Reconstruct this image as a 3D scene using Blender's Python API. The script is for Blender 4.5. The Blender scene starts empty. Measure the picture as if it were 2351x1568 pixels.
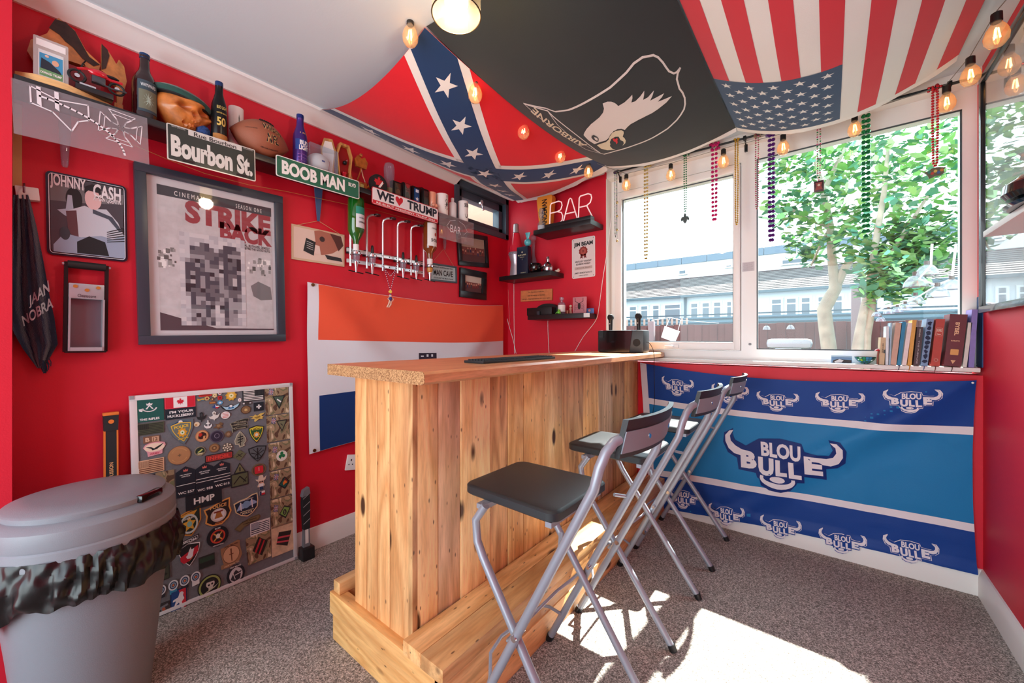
import bpy, bmesh, math, random
from math import sin, cos, pi, radians
from mathutils import Vector, Matrix, noise
random.seed(7)
SC = bpy.context.scene
COL = SC.collection
V = Vector

# ------------------------------------------------------------------ camera, sky, sun, exposure
FPX, CX, CY, YAW, HC = 900.35, 1177.5, 777.7, radians(38.54), 1.15
cd = bpy.data.cameras.new('camera'); cam = bpy.data.objects.new('camera', cd); COL.objects.link(cam)
cd.sensor_width = 36; cd.lens = FPX / 2351 * 36; cd.clip_start = .02; cd.clip_end = 200
cd.shift_x = -(CX - 1175.5) / 2351; cd.shift_y = (CY - 784) / 2351
cam.location = (0, 0, HC); cam.rotation_euler = (pi / 2, 0, YAW)
SC.camera = cam
W = bpy.data.worlds.new('world'); SC.world = W; W.use_nodes = True
wn = W.node_tree.nodes; wl = W.node_tree.links
bg = wn['Background']
tc = wn.new('ShaderNodeTexCoord'); sx = wn.new('ShaderNodeSeparateXYZ'); cr = wn.new('ShaderNodeValToRGB')
wl.new(tc.outputs['Generated'], sx.inputs[0]); wl.new(sx.outputs['Z'], cr.inputs[0]); wl.new(cr.outputs[0], bg.inputs[0])
cr.color_ramp.elements[0].position = 0; cr.color_ramp.elements[0].color = (.86, .97, 1, 1)
cr.color_ramp.elements[1].position = 1; cr.color_ramp.elements[1].color = (.62, .82, 1, 1)
bg.inputs[1].default_value = 5.6
sl = bpy.data.lights.new('sun', 'SUN'); so = bpy.data.objects.new('sun', sl); COL.objects.link(so)
sl.energy = 30; sl.angle = radians(.6); sl.color = (1, .96, .9)
so.location = (2, 9, 9)
so.rotation_euler = V((-.08, -.83, -1)).to_track_quat('-Z', 'Y').to_euler()
def portal(loc, rot, sx_, sy_):
    l = bpy.data.lights.new('daylight_portal', 'AREA'); l.shape = 'RECTANGLE'; l.size = sx_; l.size_y = sy_
    l.cycles.is_portal = True
    o = bpy.data.objects.new('daylight_portal', l); o.location = loc; o.rotation_euler = rot; COL.objects.link(o)
portal((-.35, 2.86, 1.66), (radians(-90), 0, 0), 1.85, 1.3)
portal((-.7, -1.62, 1.2), (radians(90), 0, 0), 2.5, 2.15)
SC.view_settings.view_transform = 'Standard'; SC.view_settings.look = 'None'
SC.view_settings.gamma = 1; SC.view_settings.use_curve_mapping = False
SC.view_settings.exposure = 0.12
SC.cycles.max_bounces = 8; SC.cycles.diffuse_bounces = 5; SC.cycles.glossy_bounces = 4
SC.cycles.transparent_max_bounces = 12; SC.cycles.sample_clamp_indirect = 6
SC.cycles.caustics_reflective = False; SC.cycles.caustics_refractive = False

XL, YW, YG, XR, ZC = -2.195, 2.683, 2.80, .552, 2.375
FWD = V((-sin(YAW), cos(YAW), 0)); RGT = V((cos(YAW), sin(YAW), 0))

# ------------------------------------------------------------------ helpers
def ray(px, py): return FWD + RGT * ((px - CX) / FPX) + V((0, 0, -(py - CY) / FPX))
def on(px, py, ax, val):          # where the sight line through a photo point meets the plane axis=val
    r = ray(px, py); o = V((0, 0, HC)); return o + r * ((val - o[ax]) / r[ax])
def pr(p):
    d = FWD.dot(p); return (CX + FPX * RGT.dot(p) / d, CY - FPX * (p[2] - HC) / d)
def lin(c): return tuple(((x / 255) / 12.92 if x / 255 <= .04045 else ((x / 255 + .055) / 1.055) ** 2.4) for x in c)
def nd(m, t, **k):
    n = m.node_tree.nodes.new(t)
    for a, b in k.items(): setattr(n, a, b)
    return n
MATS = {}
def mat(c, rough=.6, metal=0, name=None, bump=0, bscale=80, coat=0, emit=0, spec=.5, sheen=0, var=0, vscale=6):
    key = (tuple(c), rough, metal, bump, bscale, coat, emit, spec, sheen, var, vscale)
    if key in MATS: return MATS[key]
    m = bpy.data.materials.new(name or 'paint_%02x%02x%02x' % tuple(int(x) for x in c)); m.use_nodes = True
    b = m.node_tree.nodes['Principled BSDF']; L = m.node_tree.links
    b.inputs['Base Color'].default_value = (*lin(c), 1); b.inputs['Roughness'].default_value = rough
    b.inputs['Metallic'].default_value = metal; b.inputs['Coat Weight'].default_value = coat
    b.inputs['Specular IOR Level'].default_value = spec; b.inputs['Sheen Weight'].default_value = sheen
    if emit:
        b.inputs['Emission Color'].default_value = (*lin(c), 1); b.inputs['Emission Strength'].default_value = emit
    if bump or var:
        t = nd(m, 'ShaderNodeTexCoord')
    if bump:
        n = nd(m, 'ShaderNodeTexNoise'); n.inputs['Scale'].default_value = bscale; n.inputs['Detail'].default_value = 4
        bu = nd(m, 'ShaderNodeBump'); bu.inputs['Strength'].default_value = bump; bu.inputs['Distance'].default_value = .002
        L.new(t.outputs['Object'], n.inputs[0]); L.new(n.outputs[0], bu.inputs['Height']); L.new(bu.outputs[0], b.inputs['Normal'])
    if var:
        n = nd(m, 'ShaderNodeTexNoise'); n.inputs['Scale'].default_value = vscale; n.inputs['Detail'].default_value = 5
        h = nd(m, 'ShaderNodeMapRange'); h.inputs['To Min'].default_value = 1 - var; h.inputs['To Max'].default_value = 1 + var
        h.inputs['From Min'].default_value = .3; h.inputs['From Max'].default_value = .7
        x = nd(m, 'ShaderNodeVectorMath', operation='SCALE'); x.inputs[0].default_value = lin(c)
        L.new(t.outputs['Object'], n.inputs[0]); L.new(n.outputs[0], h.inputs[0]); L.new(h.outputs[0], x.inputs['Scale'])
        L.new(x.outputs[0], b.inputs['Base Color'])
    MATS[key] = m
    return m
def glass_mat(name, tint=(255, 255, 255), refl=.5, rough=.02, alpha=0.0, ac=(255, 255, 255)):
    """thin glass: transparent with a fresnel mirror; alpha adds a faint milky body"""
    m = bpy.data.materials.new(name); m.use_nodes = True; nt = m.node_tree; nt.nodes.remove(nt.nodes['Principled BSDF'])
    out = nt.nodes['Material Output']; L = nt.links
    tr = nd(m, 'ShaderNodeBsdfTransparent'); tr.inputs[0].default_value = (*lin(tint), 1)
    gl = nd(m, 'ShaderNodeBsdfGlossy'); gl.inputs['Roughness'].default_value = rough
    lw = nd(m, 'ShaderNodeLayerWeight'); lw.inputs[0].default_value = .5
    pw = nd(m, 'ShaderNodeMath', operation='POWER'); pw.inputs[1].default_value = 4.5; L.new(lw.outputs['Facing'], pw.inputs[0])
    fr = nd(m, 'ShaderNodeMath', operation='MULTIPLY_ADD'); fr.inputs[1].default_value = .9; fr.inputs[2].default_value = .09 * refl; L.new(pw.outputs[0], fr.inputs[0])
    mx = nd(m, 'ShaderNodeMixShader'); L.new(fr.outputs[0], mx.inputs[0]); L.new(tr.outputs[0], mx.inputs[1]); L.new(gl.outputs[0], mx.inputs[2])
    last = mx
    if alpha:
        df = nd(m, 'ShaderNodeBsdfDiffuse'); df.inputs[0].default_value = (*lin(ac), 1)
        m2 = nd(m, 'ShaderNodeMixShader'); m2.inputs[0].default_value = alpha
        L.new(mx.outputs[0], m2.inputs[1]); L.new(df.outputs[0], m2.inputs[2]); last = m2
    L.new(last.outputs[0], out.inputs[0]); return m
def wood_mat(name, c1, c2, c3, axis='Z', scale=1.0, rough=.45, knots=True, coat=.15, grain=1.0):
    """grain runs along axis; every object gets its own stretch of timber and tone"""
    m = bpy.data.materials.new(name); m.use_nodes = True; L = m.node_tree.links; b = m.node_tree.nodes['Principled BSDF']
    t = nd(m, 'ShaderNodeTexCoord'); oi = nd(m, 'ShaderNodeObjectInfo')
    mp = nd(m, 'ShaderNodeMapping'); s = {'X': (.13, 1, 1), 'Y': (1, .13, 1), 'Z': (1, 1, .13)}[axis]
    mp.inputs['Scale'].default_value = s
    rv = nd(m, 'ShaderNodeVectorMath', operation='SCALE'); rv.inputs[0].default_value = (37, 53, 71); L.new(oi.outputs['Random'], rv.inputs['Scale'])
    ad = nd(m, 'ShaderNodeVectorMath', operation='ADD'); L.new(t.outputs['Object'], mp.inputs[0]); L.new(mp.outputs[0], ad.inputs[0]); L.new(rv.outputs[0], ad.inputs[1])
    n0 = nd(m, 'ShaderNodeTexNoise'); n0.inputs['Scale'].default_value = 6 * scale; n0.inputs['Detail'].default_value = 2
    L.new(ad.outputs[0], n0.inputs[0])
    # rings: bands bent by noise
    ml = nd(m, 'ShaderNodeMath', operation='MULTIPLY'); ml.inputs[1].default_value = 9 * grain; L.new(n0.outputs[0], ml.inputs[0])
    fr = nd(m, 'ShaderNodeMath', operation='PINGPONG'); fr.inputs[1].default_value = .5; L.new(ml.outputs[0], fr.inputs[0])
    n1 = nd(m, 'ShaderNodeTexNoise'); n1.inputs['Scale'].default_value = 120 * scale; n1.inputs['Detail'].default_value = 4; L.new(ad.outputs[0], n1.inputs[0])
    r1 = nd(m, 'ShaderNodeValToRGB'); e = r1.color_ramp.elements
    e[0].position = .0; e[0].color = (*lin(c2), 1); e[1].position = .42; e[1].color = (*lin(c1), 1)
    L.new(fr.outputs[0], r1.inputs[0])
    mx = nd(m, 'ShaderNodeMix', data_type='RGBA', blend_type='MULTIPLY'); mx.inputs[0].default_value = .3
    r2 = nd(m, 'ShaderNodeValToRGB'); r2.color_ramp.elements[0].position = .3; r2.color_ramp.elements[0].color = (.35, .3, .25, 1); r2.color_ramp.elements[1].position = .6
    L.new(n1.outputs[0], r2.inputs[0]); L.new(r1.outputs[0], mx.inputs[6]); L.new(r2.outputs[0], mx.inputs[7])
    last = mx.outputs[2]
    # weathered dark areas, per plank
    n2 = nd(m, 'ShaderNodeTexNoise'); n2.inputs['Scale'].default_value = 9; n2.inputs['Detail'].default_value = 6; L.new(ad.outputs[0], n2.inputs[0])
    th = nd(m, 'ShaderNodeMapRange'); th.inputs['From Min'].default_value = .5; th.inputs['From Max'].default_value = .72; th.inputs['To Max'].default_value = .6
    L.new(n2.outputs[0], th.inputs[0])
    m3 = nd(m, 'ShaderNodeMix', data_type='RGBA'); L.new(th.outputs[0], m3.inputs[0]); L.new(last, m3.inputs[6]); m3.inputs[7].default_value = (*lin(c3), 1)
    last = m3.outputs[2]
    if knots:
        vo = nd(m, 'ShaderNodeTexVoronoi'); vo.inputs['Scale'].default_value = 7
        mp2 = nd(m, 'ShaderNodeMapping'); mp2.inputs['Scale'].default_value = {'X': (.5, 1.3, 1.3), 'Y': (1.3, .5, 1.3), 'Z': (1.3, 1.3, .5)}[axis]
        a2 = nd(m, 'ShaderNodeVectorMath', operation='ADD'); L.new(t.outputs['Object'], mp2.inputs[0]); L.new(mp2.outputs[0], a2.inputs[0]); L.new(rv.outputs[0], a2.inputs[1])
        L.new(a2.outputs[0], vo.inputs[0])
        rk = nd(m, 'ShaderNodeValToRGB'); rk.color_ramp.elements[0].position = .1; rk.color_ramp.elements[0].color = (1, 1, 1, 1)
        rk.color_ramp.elements[1].position = .17; rk.color_ramp.elements[1].color = (0, 0, 0, 1)
        L.new(vo.outputs['Distance'], rk.inputs[0])
        m4 = nd(m, 'ShaderNodeMix', data_type='RGBA'); L.new(rk.outputs[0], m4.inputs[0]); L.new(last, m4.inputs[6]); m4.inputs[7].default_value = (*lin((70, 38, 20)), 1)
        last = m4.outputs[2]
        v2 = nd(m, 'ShaderNodeTexVoronoi'); v2.inputs['Scale'].default_value = 27; L.new(a2.outputs[0], v2.inputs[0])
        r5 = nd(m, 'ShaderNodeValToRGB'); r5.color_ramp.elements[0].position = .06; r5.color_ramp.elements[0].color = (.8, .8, .8, 1); r5.color_ramp.elements[1].position = .13; r5.color_ramp.elements[1].color = (0, 0, 0, 1)
        L.new(v2.outputs['Distance'], r5.inputs[0]); m5 = nd(m, 'ShaderNodeMix', data_type='RGBA'); L.new(r5.outputs[0], m5.inputs[0]); L.new(last, m5.inputs[6]); m5.inputs[7].default_value = (*lin((60, 34, 22)), 1)
        last = m5.outputs[2]
    hs = nd(m, 'ShaderNodeHueSaturation'); vr = nd(m, 'ShaderNodeMapRange'); vr.inputs['To Min'].default_value = .95; vr.inputs['To Max'].default_value = 1.3
    L.new(oi.outputs['Random'], vr.inputs[0]); L.new(vr.outputs[0], hs.inputs['Value']); L.new(last, hs.inputs['Color']); last = hs.outputs[0]; hs.inputs['Hue'].default_value = .509; hs.inputs['Saturation'].default_value = .98
    L.new(last, b.inputs['Base Color']); b.inputs['Roughness'].default_value = rough; b.inputs['Coat Weight'].default_value = coat; b.inputs['Coat Roughness'].default_value = .3
    bu = nd(m, 'ShaderNodeBump'); bu.inputs['Strength'].default_value = .25; bu.inputs['Distance'].default_value = .001; L.new(n1.outputs[0], bu.inputs['Height']); L.new(bu.outputs[0], b.inputs['Normal'])
    return m

class Fr:                       # a working plane: x,y on it, z out of it
    def __init__(s, o, u, v, n=None):
        s.o = V(o); s.u = V(u).normalized(); s.v = V(v).normalized(); s.n = V(n).normalized() if n else s.u.cross(s.v).normalized()
    def at(s, x, y, z=0): return s.o + s.u * x + s.v * y + s.n * z
    def rot(s, deg):
        a = radians(deg); return Fr(s.o, s.u * cos(a) + s.v * sin(a), s.v * cos(a) - s.u * sin(a), s.n)
    def move(s, x, y, z=0): return Fr(s.at(x, y, z), s.u, s.v, s.n)
TXT = {}
def text_mesh(t, bold=0.0, spacing=1.0):
    k = (t, bold, spacing)
    if k not in TXT:
        c = bpy.data.curves.new('txt', 'FONT'); c.body = t; c.size = 1; c.offset = bold; c.space_character = spacing; c.resolution_u = 3
        o = bpy.data.objects.new('txt', c); COL.objects.link(o)
        me = o.to_mesh(); vs = [(v.co.x, v.co.y) for v in me.vertices]; fs = [tuple(p.vertices) for p in me.polygons]
        o.to_mesh_clear(); bpy.data.objects.remove(o); bpy.data.curves.remove(c)
        x0 = min(v[0] for v in vs); x1 = max(v[0] for v in vs); y0 = min(v[1] for v in vs); y1 = max(v[1] for v in vs)
        TXT[k] = ([((v[0] - x0) / (x1 - x0) - .5, (v[1] - y0) / (y1 - y0) - .5) for v in vs], fs)
    return TXT[k]

class MB:
    def __init__(s, m=None, fr=None): s.v = []; s.f = []; s.mi = []; s.mats = []; s.cur = m; s.fr = fr
    def _m(s, m):
        m = m or s.cur or mat((128, 128, 128))
        if m not in s.mats: s.mats.append(m)
        return s.mats.index(m)
    def add(s, vs, fs, m=None):
        b = len(s.v); s.v += [tuple(p) for p in vs]; i = s._m(m)
        for f in fs: s.f.append(tuple(b + k for k in f)); s.mi.append(i)
    def box(s, lo, hi, m=None, M=None, bev=0):
        lo = V(lo); hi = V(hi)
        if bev:
            bm = bmesh.new(); bmesh.ops.create_cube(bm, size=1)
            for v in bm.verts: v.co = V((lo[i] + (hi[i] - lo[i]) * (v.co[i] + .5) for i in range(3)))
            bmesh.ops.bevel(bm, geom=bm.edges[:], offset=bev, segments=2, affect='EDGES', profile=.6)
            vs = [v.co.copy() for v in bm.verts]; fs = [[v.index for v in f.verts] for f in bm.faces]; bm.free()
        else:
            vs = [V((x, y, z)) for z in (lo[2], hi[2]) for y in (lo[1], hi[1]) for x in (lo[0], hi[0])]
            fs = [(0, 2, 3, 1), (4, 5, 7, 6), (0, 1, 5, 4), (2, 6, 7, 3), (0, 4, 6, 2), (1, 3, 7, 5)]
        if M is not None: vs = [(M.at(*v) if isinstance(M, Fr) else M @ v) for v in vs]
        s.add(vs, fs, m)
    def fbox(s, x0, y0, x1, y1, z0, z1, m=None, bev=0): s.box((x0, y0, z0), (x1, y1, z1), m, s.fr, bev)
    def poly(s, pts, z, m=None, fr=None):
        fr = fr or s.fr; s.add([fr.at(x, y, z) for x, y in pts], [tuple(range(len(pts)))], m)
    def slab(s, pts, z0, z1, m=None, fr=None, side=None):
        fr = fr or s.fr; n = len(pts)
        s.add([fr.at(x, y, z0) for x, y in pts] + [fr.at(x, y, z1) for x, y in pts],
              [tuple(range(n))[::-1], tuple(range(n, 2 * n))], m)
        b = len(s.v) - 2 * n; i = s._m(side or m)
        for k in range(n): s.f.append((b + k, b + (k + 1) % n, b + n + (k + 1) % n, b + n + k)); s.mi.append(i)
    def txt(s, t, cx, cy, w, h, z, m=None, bold=.0, rot=0, fr=None, spacing=1.0, shear=0):
        fr = fr or s.fr; vs, fs = text_mesh(t, bold, spacing); a = radians(rot); P = []
        for x, y in vs:
            x = x * w + shear * y * h; y = y * h; P.append(fr.at(cx + x * cos(a) - y * sin(a), cy + x * sin(a) + y * cos(a), z))
        s.add(P, fs, m)
    def ring(s, P, n, r, ux, uy): return [P + ux * (r * cos(2 * pi * k / n)) + uy * (r * sin(2 * pi * k / n)) for k in range(n)]
    def cyl(s, a, b, r0, r1=None, n=16, m=None, cap=True):
        a = V(a); b = V(b); r1 = r0 if r1 is None else r1; d = (b - a).normalized()
        ux = d.orthogonal().normalized(); uy = d.cross(ux)
        vs = s.ring(a, n, r0, ux, uy) + s.ring(b, n, r1, ux, uy)
        fs = [(k, (k + 1) % n, n + (k + 1) % n, n + k) for k in range(n)]
        if cap: fs += [tuple(range(n))[::-1], tuple(range(n, 2 * n))]
        s.add(vs, fs, m)
    def tube(s, pts, r, n=8, m=None, closed=False, cap=True):
        pts = [V(p) for p in pts]; N = len(pts); vs = []; up = None
        for i, p in enumerate(pts):
            a = pts[(i - 1) % N] if (i or closed) else p; b = pts[(i + 1) % N] if (i < N - 1 or closed) else p
            d = (b - a).normalized()
            if up is None: up = d.orthogonal().normalized()
            up = (up - d * up.dot(d)).normalized(); w = d.cross(up)
            rr = r[i] if isinstance(r, (list, tuple)) else r
            vs += s.ring(p, n, rr, up, w)
        fs = []
        for i in range(N if closed else N - 1):
            for k in range(n): fs.append((i * n + k, i * n + (k + 1) % n, ((i + 1) % N) * n + (k + 1) % n, ((i + 1) % N) * n + k))
        if cap and not closed: fs += [tuple(range(n))[::-1], tuple(range((N - 1) * n, N * n))]
        s.add(vs, fs, m)
    def lathe(s, prof, o, n=24, m=None, axis=(0, 0, 1), sx=1, sy=1, ref=None):
        o = V(o); d = V(axis).normalized(); ux = V(ref).normalized() if ref else d.orthogonal().normalized(); uy = d.cross(ux); vs = []; fs = []
        for r, z in prof:
            for k in range(n): vs.append(o + d * z + ux * (r * sx * cos(2 * pi * k / n)) + uy * (r * sy * sin(2 * pi * k / n)))
        for i in range(len(prof) - 1):
            for k in range(n): fs.append((i * n + k, i * n + (k + 1) % n, (i + 1) * n + (k + 1) % n, (i + 1) * n + k))
        if prof[0][0] > 1e-5: fs.append(tuple(range(n))[::-1])
        if prof[-1][0] > 1e-5: fs.append(tuple(range((len(prof) - 1) * n, len(prof) * n)))
        s.add(vs, fs, m)
    def ball(s, c, r, n=10, m=None, sc=(1, 1, 1)):
        c = V(c); k = max(3, n // 2); prof = [(max(1e-6, r * sin(pi * i / k)), -r * cos(pi * i / k)) for i in range(k + 1)]
        b = len(s.v); s.lathe(prof, (0, 0, 0), n, m)
        for i in range(b, len(s.v)): p = s.v[i]; s.v[i] = (c[0] + p[0] * sc[0], c[1] + p[1] * sc[1], c[2] + p[2] * sc[2])
    def build(s, name, parent=None, smooth=True, **k):
        me = bpy.data.meshes.new(name)
        off = V((0, 0, 0))
        if parent is None and s.v:
            xs = [p[0] for p in s.v]; ys = [p[1] for p in s.v]; zs = [p[2] for p in s.v]
            off = V(((min(xs) + max(xs)) / 2, (min(ys) + max(ys)) / 2, min(zs)))
        me.from_pydata([(p[0] - off[0], p[1] - off[1], p[2] - off[2]) for p in s.v], [], s.f)
        for m in s.mats: me.materials.append(m)
        me.polygons.foreach_set('material_index', s.mi)
        if smooth:
            me.polygons.foreach_set('use_smooth', [True] * len(s.f)); me.set_sharp_from_angle(angle=radians(38))
        me.update(); o = bpy.data.objects.new(name, me); COL.objects.link(o); o.location = off
        if parent is not None:
            o.parent = parent
            L = parent.get('_b')
            if parent.parent is None: o.matrix_parent_inverse = Matrix.Translation(-parent.location)
        tag(o, **k); return o
def tag(o, label=None, cat=None, group=None, kind=None):
    if label: o['label'] = label
    if cat: o['category'] = cat
    if group: o['group'] = group
    if kind: o['kind'] = kind
    return o
def thing(name, label, cat, loc=(0, 0, 0), group=None):
    o = bpy.data.objects.new(name, None); o.empty_display_size = .05; o.location = loc; COL.objects.link(o)
    return tag(o, label, cat, group)
def dup(root, dloc, label=None):
    r = root.copy(); COL.objects.link(r); r.location = root.location + V(dloc)
    if label: r['label'] = label
    for ch in list(root.children):
        c = ch.copy(); COL.objects.link(c); c.parent = r; c.matrix_parent_inverse = ch.matrix_parent_inverse.copy()
        for g in list(ch.children):
            d = g.copy(); COL.objects.link(d); d.parent = c; d.matrix_parent_inverse = g.matrix_parent_inverse.copy()
    return r
def S_(name, mb, parent=None, smooth=True, label=None): return mb.build(name, parent, smooth, kind='structure' if parent is None else None, label=label)

# 2-d shapes
def rect(x0, y0, x1, y1): return [(x0, y0), (x1, y0), (x1, y1), (x0, y1)]
def rrect(x0, y0, x1, y1, r, n=4):
    P = []
    for cx, cy, a in ((x1 - r, y1 - r, 0), (x0 + r, y1 - r, 90), (x0 + r, y0 + r, 180), (x1 - r, y0 + r, 270)):
        for k in range(n + 1): t = radians(a + 90 * k / n); P.append((cx + r * cos(t), cy + r * sin(t)))
    return P
def circ(cx, cy, rx, ry=None, n=24): ry = rx if ry is None else ry; return [(cx + rx * cos(2 * pi * k / n), cy + ry * sin(2 * pi * k / n)) for k in range(n)]
def star(cx, cy, r, n=5, ri=.4, a0=90, sx=1, sy=1): return [(cx + sx * r * (1 if k % 2 == 0 else ri) * cos(radians(a0 + 180 * k / n)), cy + sy * r * (1 if k % 2 == 0 else ri) * sin(radians(a0 + 180 * k / n))) for k in range(2 * n)]
def stroke(pts, w, closed=False):
    """a line with width as quads"""
    out = []; N = len(pts)
    for i in range(N if closed else N - 1):
        a = V(pts[i]); b = V(pts[(i + 1) % N]); d = (b - a)
        if d.length < 1e-9: continue
        d.normalize(); n = V((-d.y, d.x)) * w / 2; e = d * w * .25
        out.append([tuple(a - n - e), tuple(b - n + e), tuple(b + n + e), tuple(a + n - e)])
    return out
def shield(w=1, h=1, n=8):
    P = [(-w, h * .8), (0, h), (w, h * .8)]
    for k in range(1, n + 1): t = k / n; P.append((w * (1 - t ** 2.2) if t < 1 else 0, h * .8 - (1.8 * h) * (t ** 1.1)))
    L = [(-x, y) for x, y in P[3:-1]][::-1]
    return P[:1] + P[1:] + L
def arc(cx, cy, r, a0, a1, n=12, ry=None): ry = ry or r; return [(cx + r * cos(radians(a0 + (a1 - a0) * k / n)), cy + ry * sin(radians(a0 + (a1 - a0) * k / n))) for k in range(n + 1)]

def drape(mb, S, shapes, m, off, nu, nv):
    """lay flat shapes (in the cloth's own u,v) on the surface S, cut along its grid so they follow every fold"""
    bm = bmesh.new()
    for sh in shapes:
        if isinstance(sh, tuple):                       # (verts, faces)
            vs = [bm.verts.new((x, y, 0)) for x, y in sh[0]]
            for f in sh[1]:
                try: bm.faces.new([vs[k] for k in f])
                except ValueError: pass
        else:
            vs = [bm.verts.new((x, y, 0)) for x, y in sh]; bm.faces.new(vs)
    bm.normal_update(); bmesh.ops.triangulate(bm, faces=bm.faces[:], ngon_method='EAR_CLIP')
    for ax, N in ((0, nu), (1, nv)):
        c = [v.co[ax] for v in bm.verts]; lo, hi = min(c), max(c)
        for k in range(int(math.floor(lo * N)) + 1, int(math.ceil(hi * N))):
            no = V((1, 0, 0)) if ax == 0 else V((0, 1, 0))
            bmesh.ops.bisect_plane(bm, geom=bm.verts[:] + bm.edges[:] + bm.faces[:], dist=1e-7, plane_co=no * (k / N), plane_no=no)
    bm.verts.index_update()
    out = []
    for v in bm.verts:
        u, w = v.co.x, v.co.y; i = min(max(int(u * nu), 0), nu - 1); j = min(max(int(w * nv), 0), nv - 1)
        # exact same facets as the grid (bilinear in the cell)
        a = u * nu - i; b = w * nv - j
        p = S(i / nu, j / nv) * (1 - a) * (1 - b) + S((i + 1) / nu, j / nv) * a * (1 - b) + S((i + 1) / nu, (j + 1) / nv) * a * b + S(i / nu, (j + 1) / nv) * (1 - a) * b
        out.append(p + off)
    mb.add(out, [[v.index for v in f.verts] for f in bm.faces], m); bm.free()
def memo(S):
    D = {}
    def f(u, v):
        k = (round(u, 5), round(v, 5))
        if k not in D: D[k] = S(u, v)
        return D[k]
    return f
def grid(mb, S, nu, nv, m, u0=0, u1=1, v0=0, v1=1):
    vs = [S(u0 + (u1 - u0) * i / nu, v0 + (v1 - v0) * j / nv) for j in range(nv + 1) for i in range(nu + 1)]
    mb.add(vs, [(j * (nu + 1) + i, j * (nu + 1) + i + 1, (j + 1) * (nu + 1) + i + 1, (j + 1) * (nu + 1) + i) for j in range(nv) for i in range(nu)], m)
def inv(S, px, py, u=.5, v=.5):
    """the cloth coordinates of the point seen at a photo pixel"""
    for _ in range(30):
        p = S(u, v); a = pr(p); e = 1e-3
        b = pr(S(u + e, v)); c = pr(S(u, v + e))
        J = [[(b[0] - a[0]) / e, (c[0] - a[0]) / e], [(b[1] - a[1]) / e, (c[1] - a[1]) / e]]
        dx, dy = px - a[0], py - a[1]; D = J[0][0] * J[1][1] - J[0][1] * J[1][0]
        if abs(D) < 1e-9: break
        du = (dx * J[1][1] - dy * J[0][1]) / D; dv = (dy * J[0][0] - dx * J[1][0]) / D
        u += max(-.2, min(.2, du)); v += max(-.2, min(.2, dv))
        if abs(du) + abs(dv) < 1e-5: break
    return u, v

WHITE = mat((245, 245, 243), .5); BLACK = mat((14, 15, 18), .4); GLOSSBLACK = mat((8, 8, 10), .12, coat=.5)
CHROME = mat((225, 225, 230), .15, 1); STEEL = mat((150, 152, 160), .38, 1)

# ------------------------------------------------------------------ the room
RED = mat((206, 14, 44), .55, name='red_emulsion', bump=.15, bscale=220, var=.04, vscale=2)
CEIL = mat((204, 213, 220), .8, name='ceiling_paint', bump=.1, bscale=150)
PVC = mat((236, 236, 234), .3, name='white_pvc'); SKIRT = mat((232, 230, 226), .4, name='white_gloss')
# carpet
carpet = mat((128, 112, 106), .95, name='speckled_carpet'); nt = carpet.node_tree; b = nt.nodes['Principled BSDF']
t = nd(carpet, 'ShaderNodeTexCoord'); n = nd(carpet, 'ShaderNodeTexNoise'); n.inputs['Scale'].default_value = 190; n.inputs['Detail'].default_value = 3; n.inputs['Roughness'].default_value = .8
r = nd(carpet, 'ShaderNodeValToRGB'); e = r.color_ramp.elements
e[0].position = .36; e[0].color = (*lin((84, 79, 74)), 1); e[1].position = .64; e[1].color = (*lin((232, 222, 214)), 1)
el = r.color_ramp.elements.new(.5); el.color = (*lin((152, 145, 136)), 1)
nt.links.new(t.outputs['Object'], n.inputs[0]); nt.links.new(n.outputs[0], r.inputs[0]); nt.links.new(r.outputs[0], b.inputs['Base Color'])
bu = nd(carpet, 'ShaderNodeBump'); bu.inputs['Strength'].default_value = .9; bu.inputs['Distance'].default_value = .006
nt.links.new(n.outputs[0], bu.inputs['Height']); nt.links.new(bu.outputs[0], b.inputs['Normal'])
YB = -1.7
m = MB(carpet); m.box((XL - .3, YB, -.06), (XR + .1, YW + .3, 0)); S_('floor', m)
m = MB(CEIL); m.box((XL - .2, YB, ZC), (XR + .2, YW + .17, ZC + .12)); S_('ceiling', m)
# left wall with the small high window cut out
a0 = on(1045, 392, 0, XL); a1 = on(1173, 552, 0, XL); WY0, WY1 = a0.y + .02, 2.675; WZ0, WZ1 = a1.z + .02, 2.36
m = MB(RED)
m.box((XL - .14, YB, 0), (XL, WY0, ZC)); m.box((XL - .14, WY0, 0), (XL, WY1, WZ0)); m.box((XL - .14, WY1, 0), (XL, YW + .14, ZC)); m.box((XL - .14, WY0, WZ1), (XL, WY1, ZC))
S_('wall_left', m)
m = MB(RED); m.box((XL, YB, 0), (XL + .15, -.017, ZC)); S_('wall_left_nib', m)
m = MB(RED); m.box((XR, YB, 0), (XR + .14, YW + .17, ZC)); S_('wall_right', m)
XO = -1.262    # left edge of the window opening
m = MB(RED)
m.box((XL, YW, 0), (XO, YW + .17, ZC)); m.box((XO, YW, 0), (XR, YW + .17, .985)); S_('wall_window', m)
m = MB(mat((232, 230, 225), .6)); m.box((XO, YW + .01, 2.325), (XR, YW + .17, ZC)); S_('trim_1', m)
# unseen wall behind the camera, its wide opening added to let in daylight
m = MB(RED); m.box((XL, YB - .12, 0), (XL + .15, YB, ZC)); m.box((XR - .1, YB - .12, 0), (XR, YB, ZC)); m.box((XL + .15, YB - .12, 2.22), (XR - .1, YB, ZC)); S_('wall_back', m)
# coving
P = [(0, 2.314), (.012, 2.314), (.02, 2.325), (.075, 2.352), (.092, 2.36), (.1, 2.36), (.1, 2.375), (0, 2.375)]
m = MB(mat((240, 240, 240), .6)); m.fr = Fr((XL, -.02, 0), (1, 0, 0), (0, 0, 1), (0, 1, 0)); m.slab(P, 0, WY0 - .02 + .02); S_('trim_2', m)
m = MB(CEIL)
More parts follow.
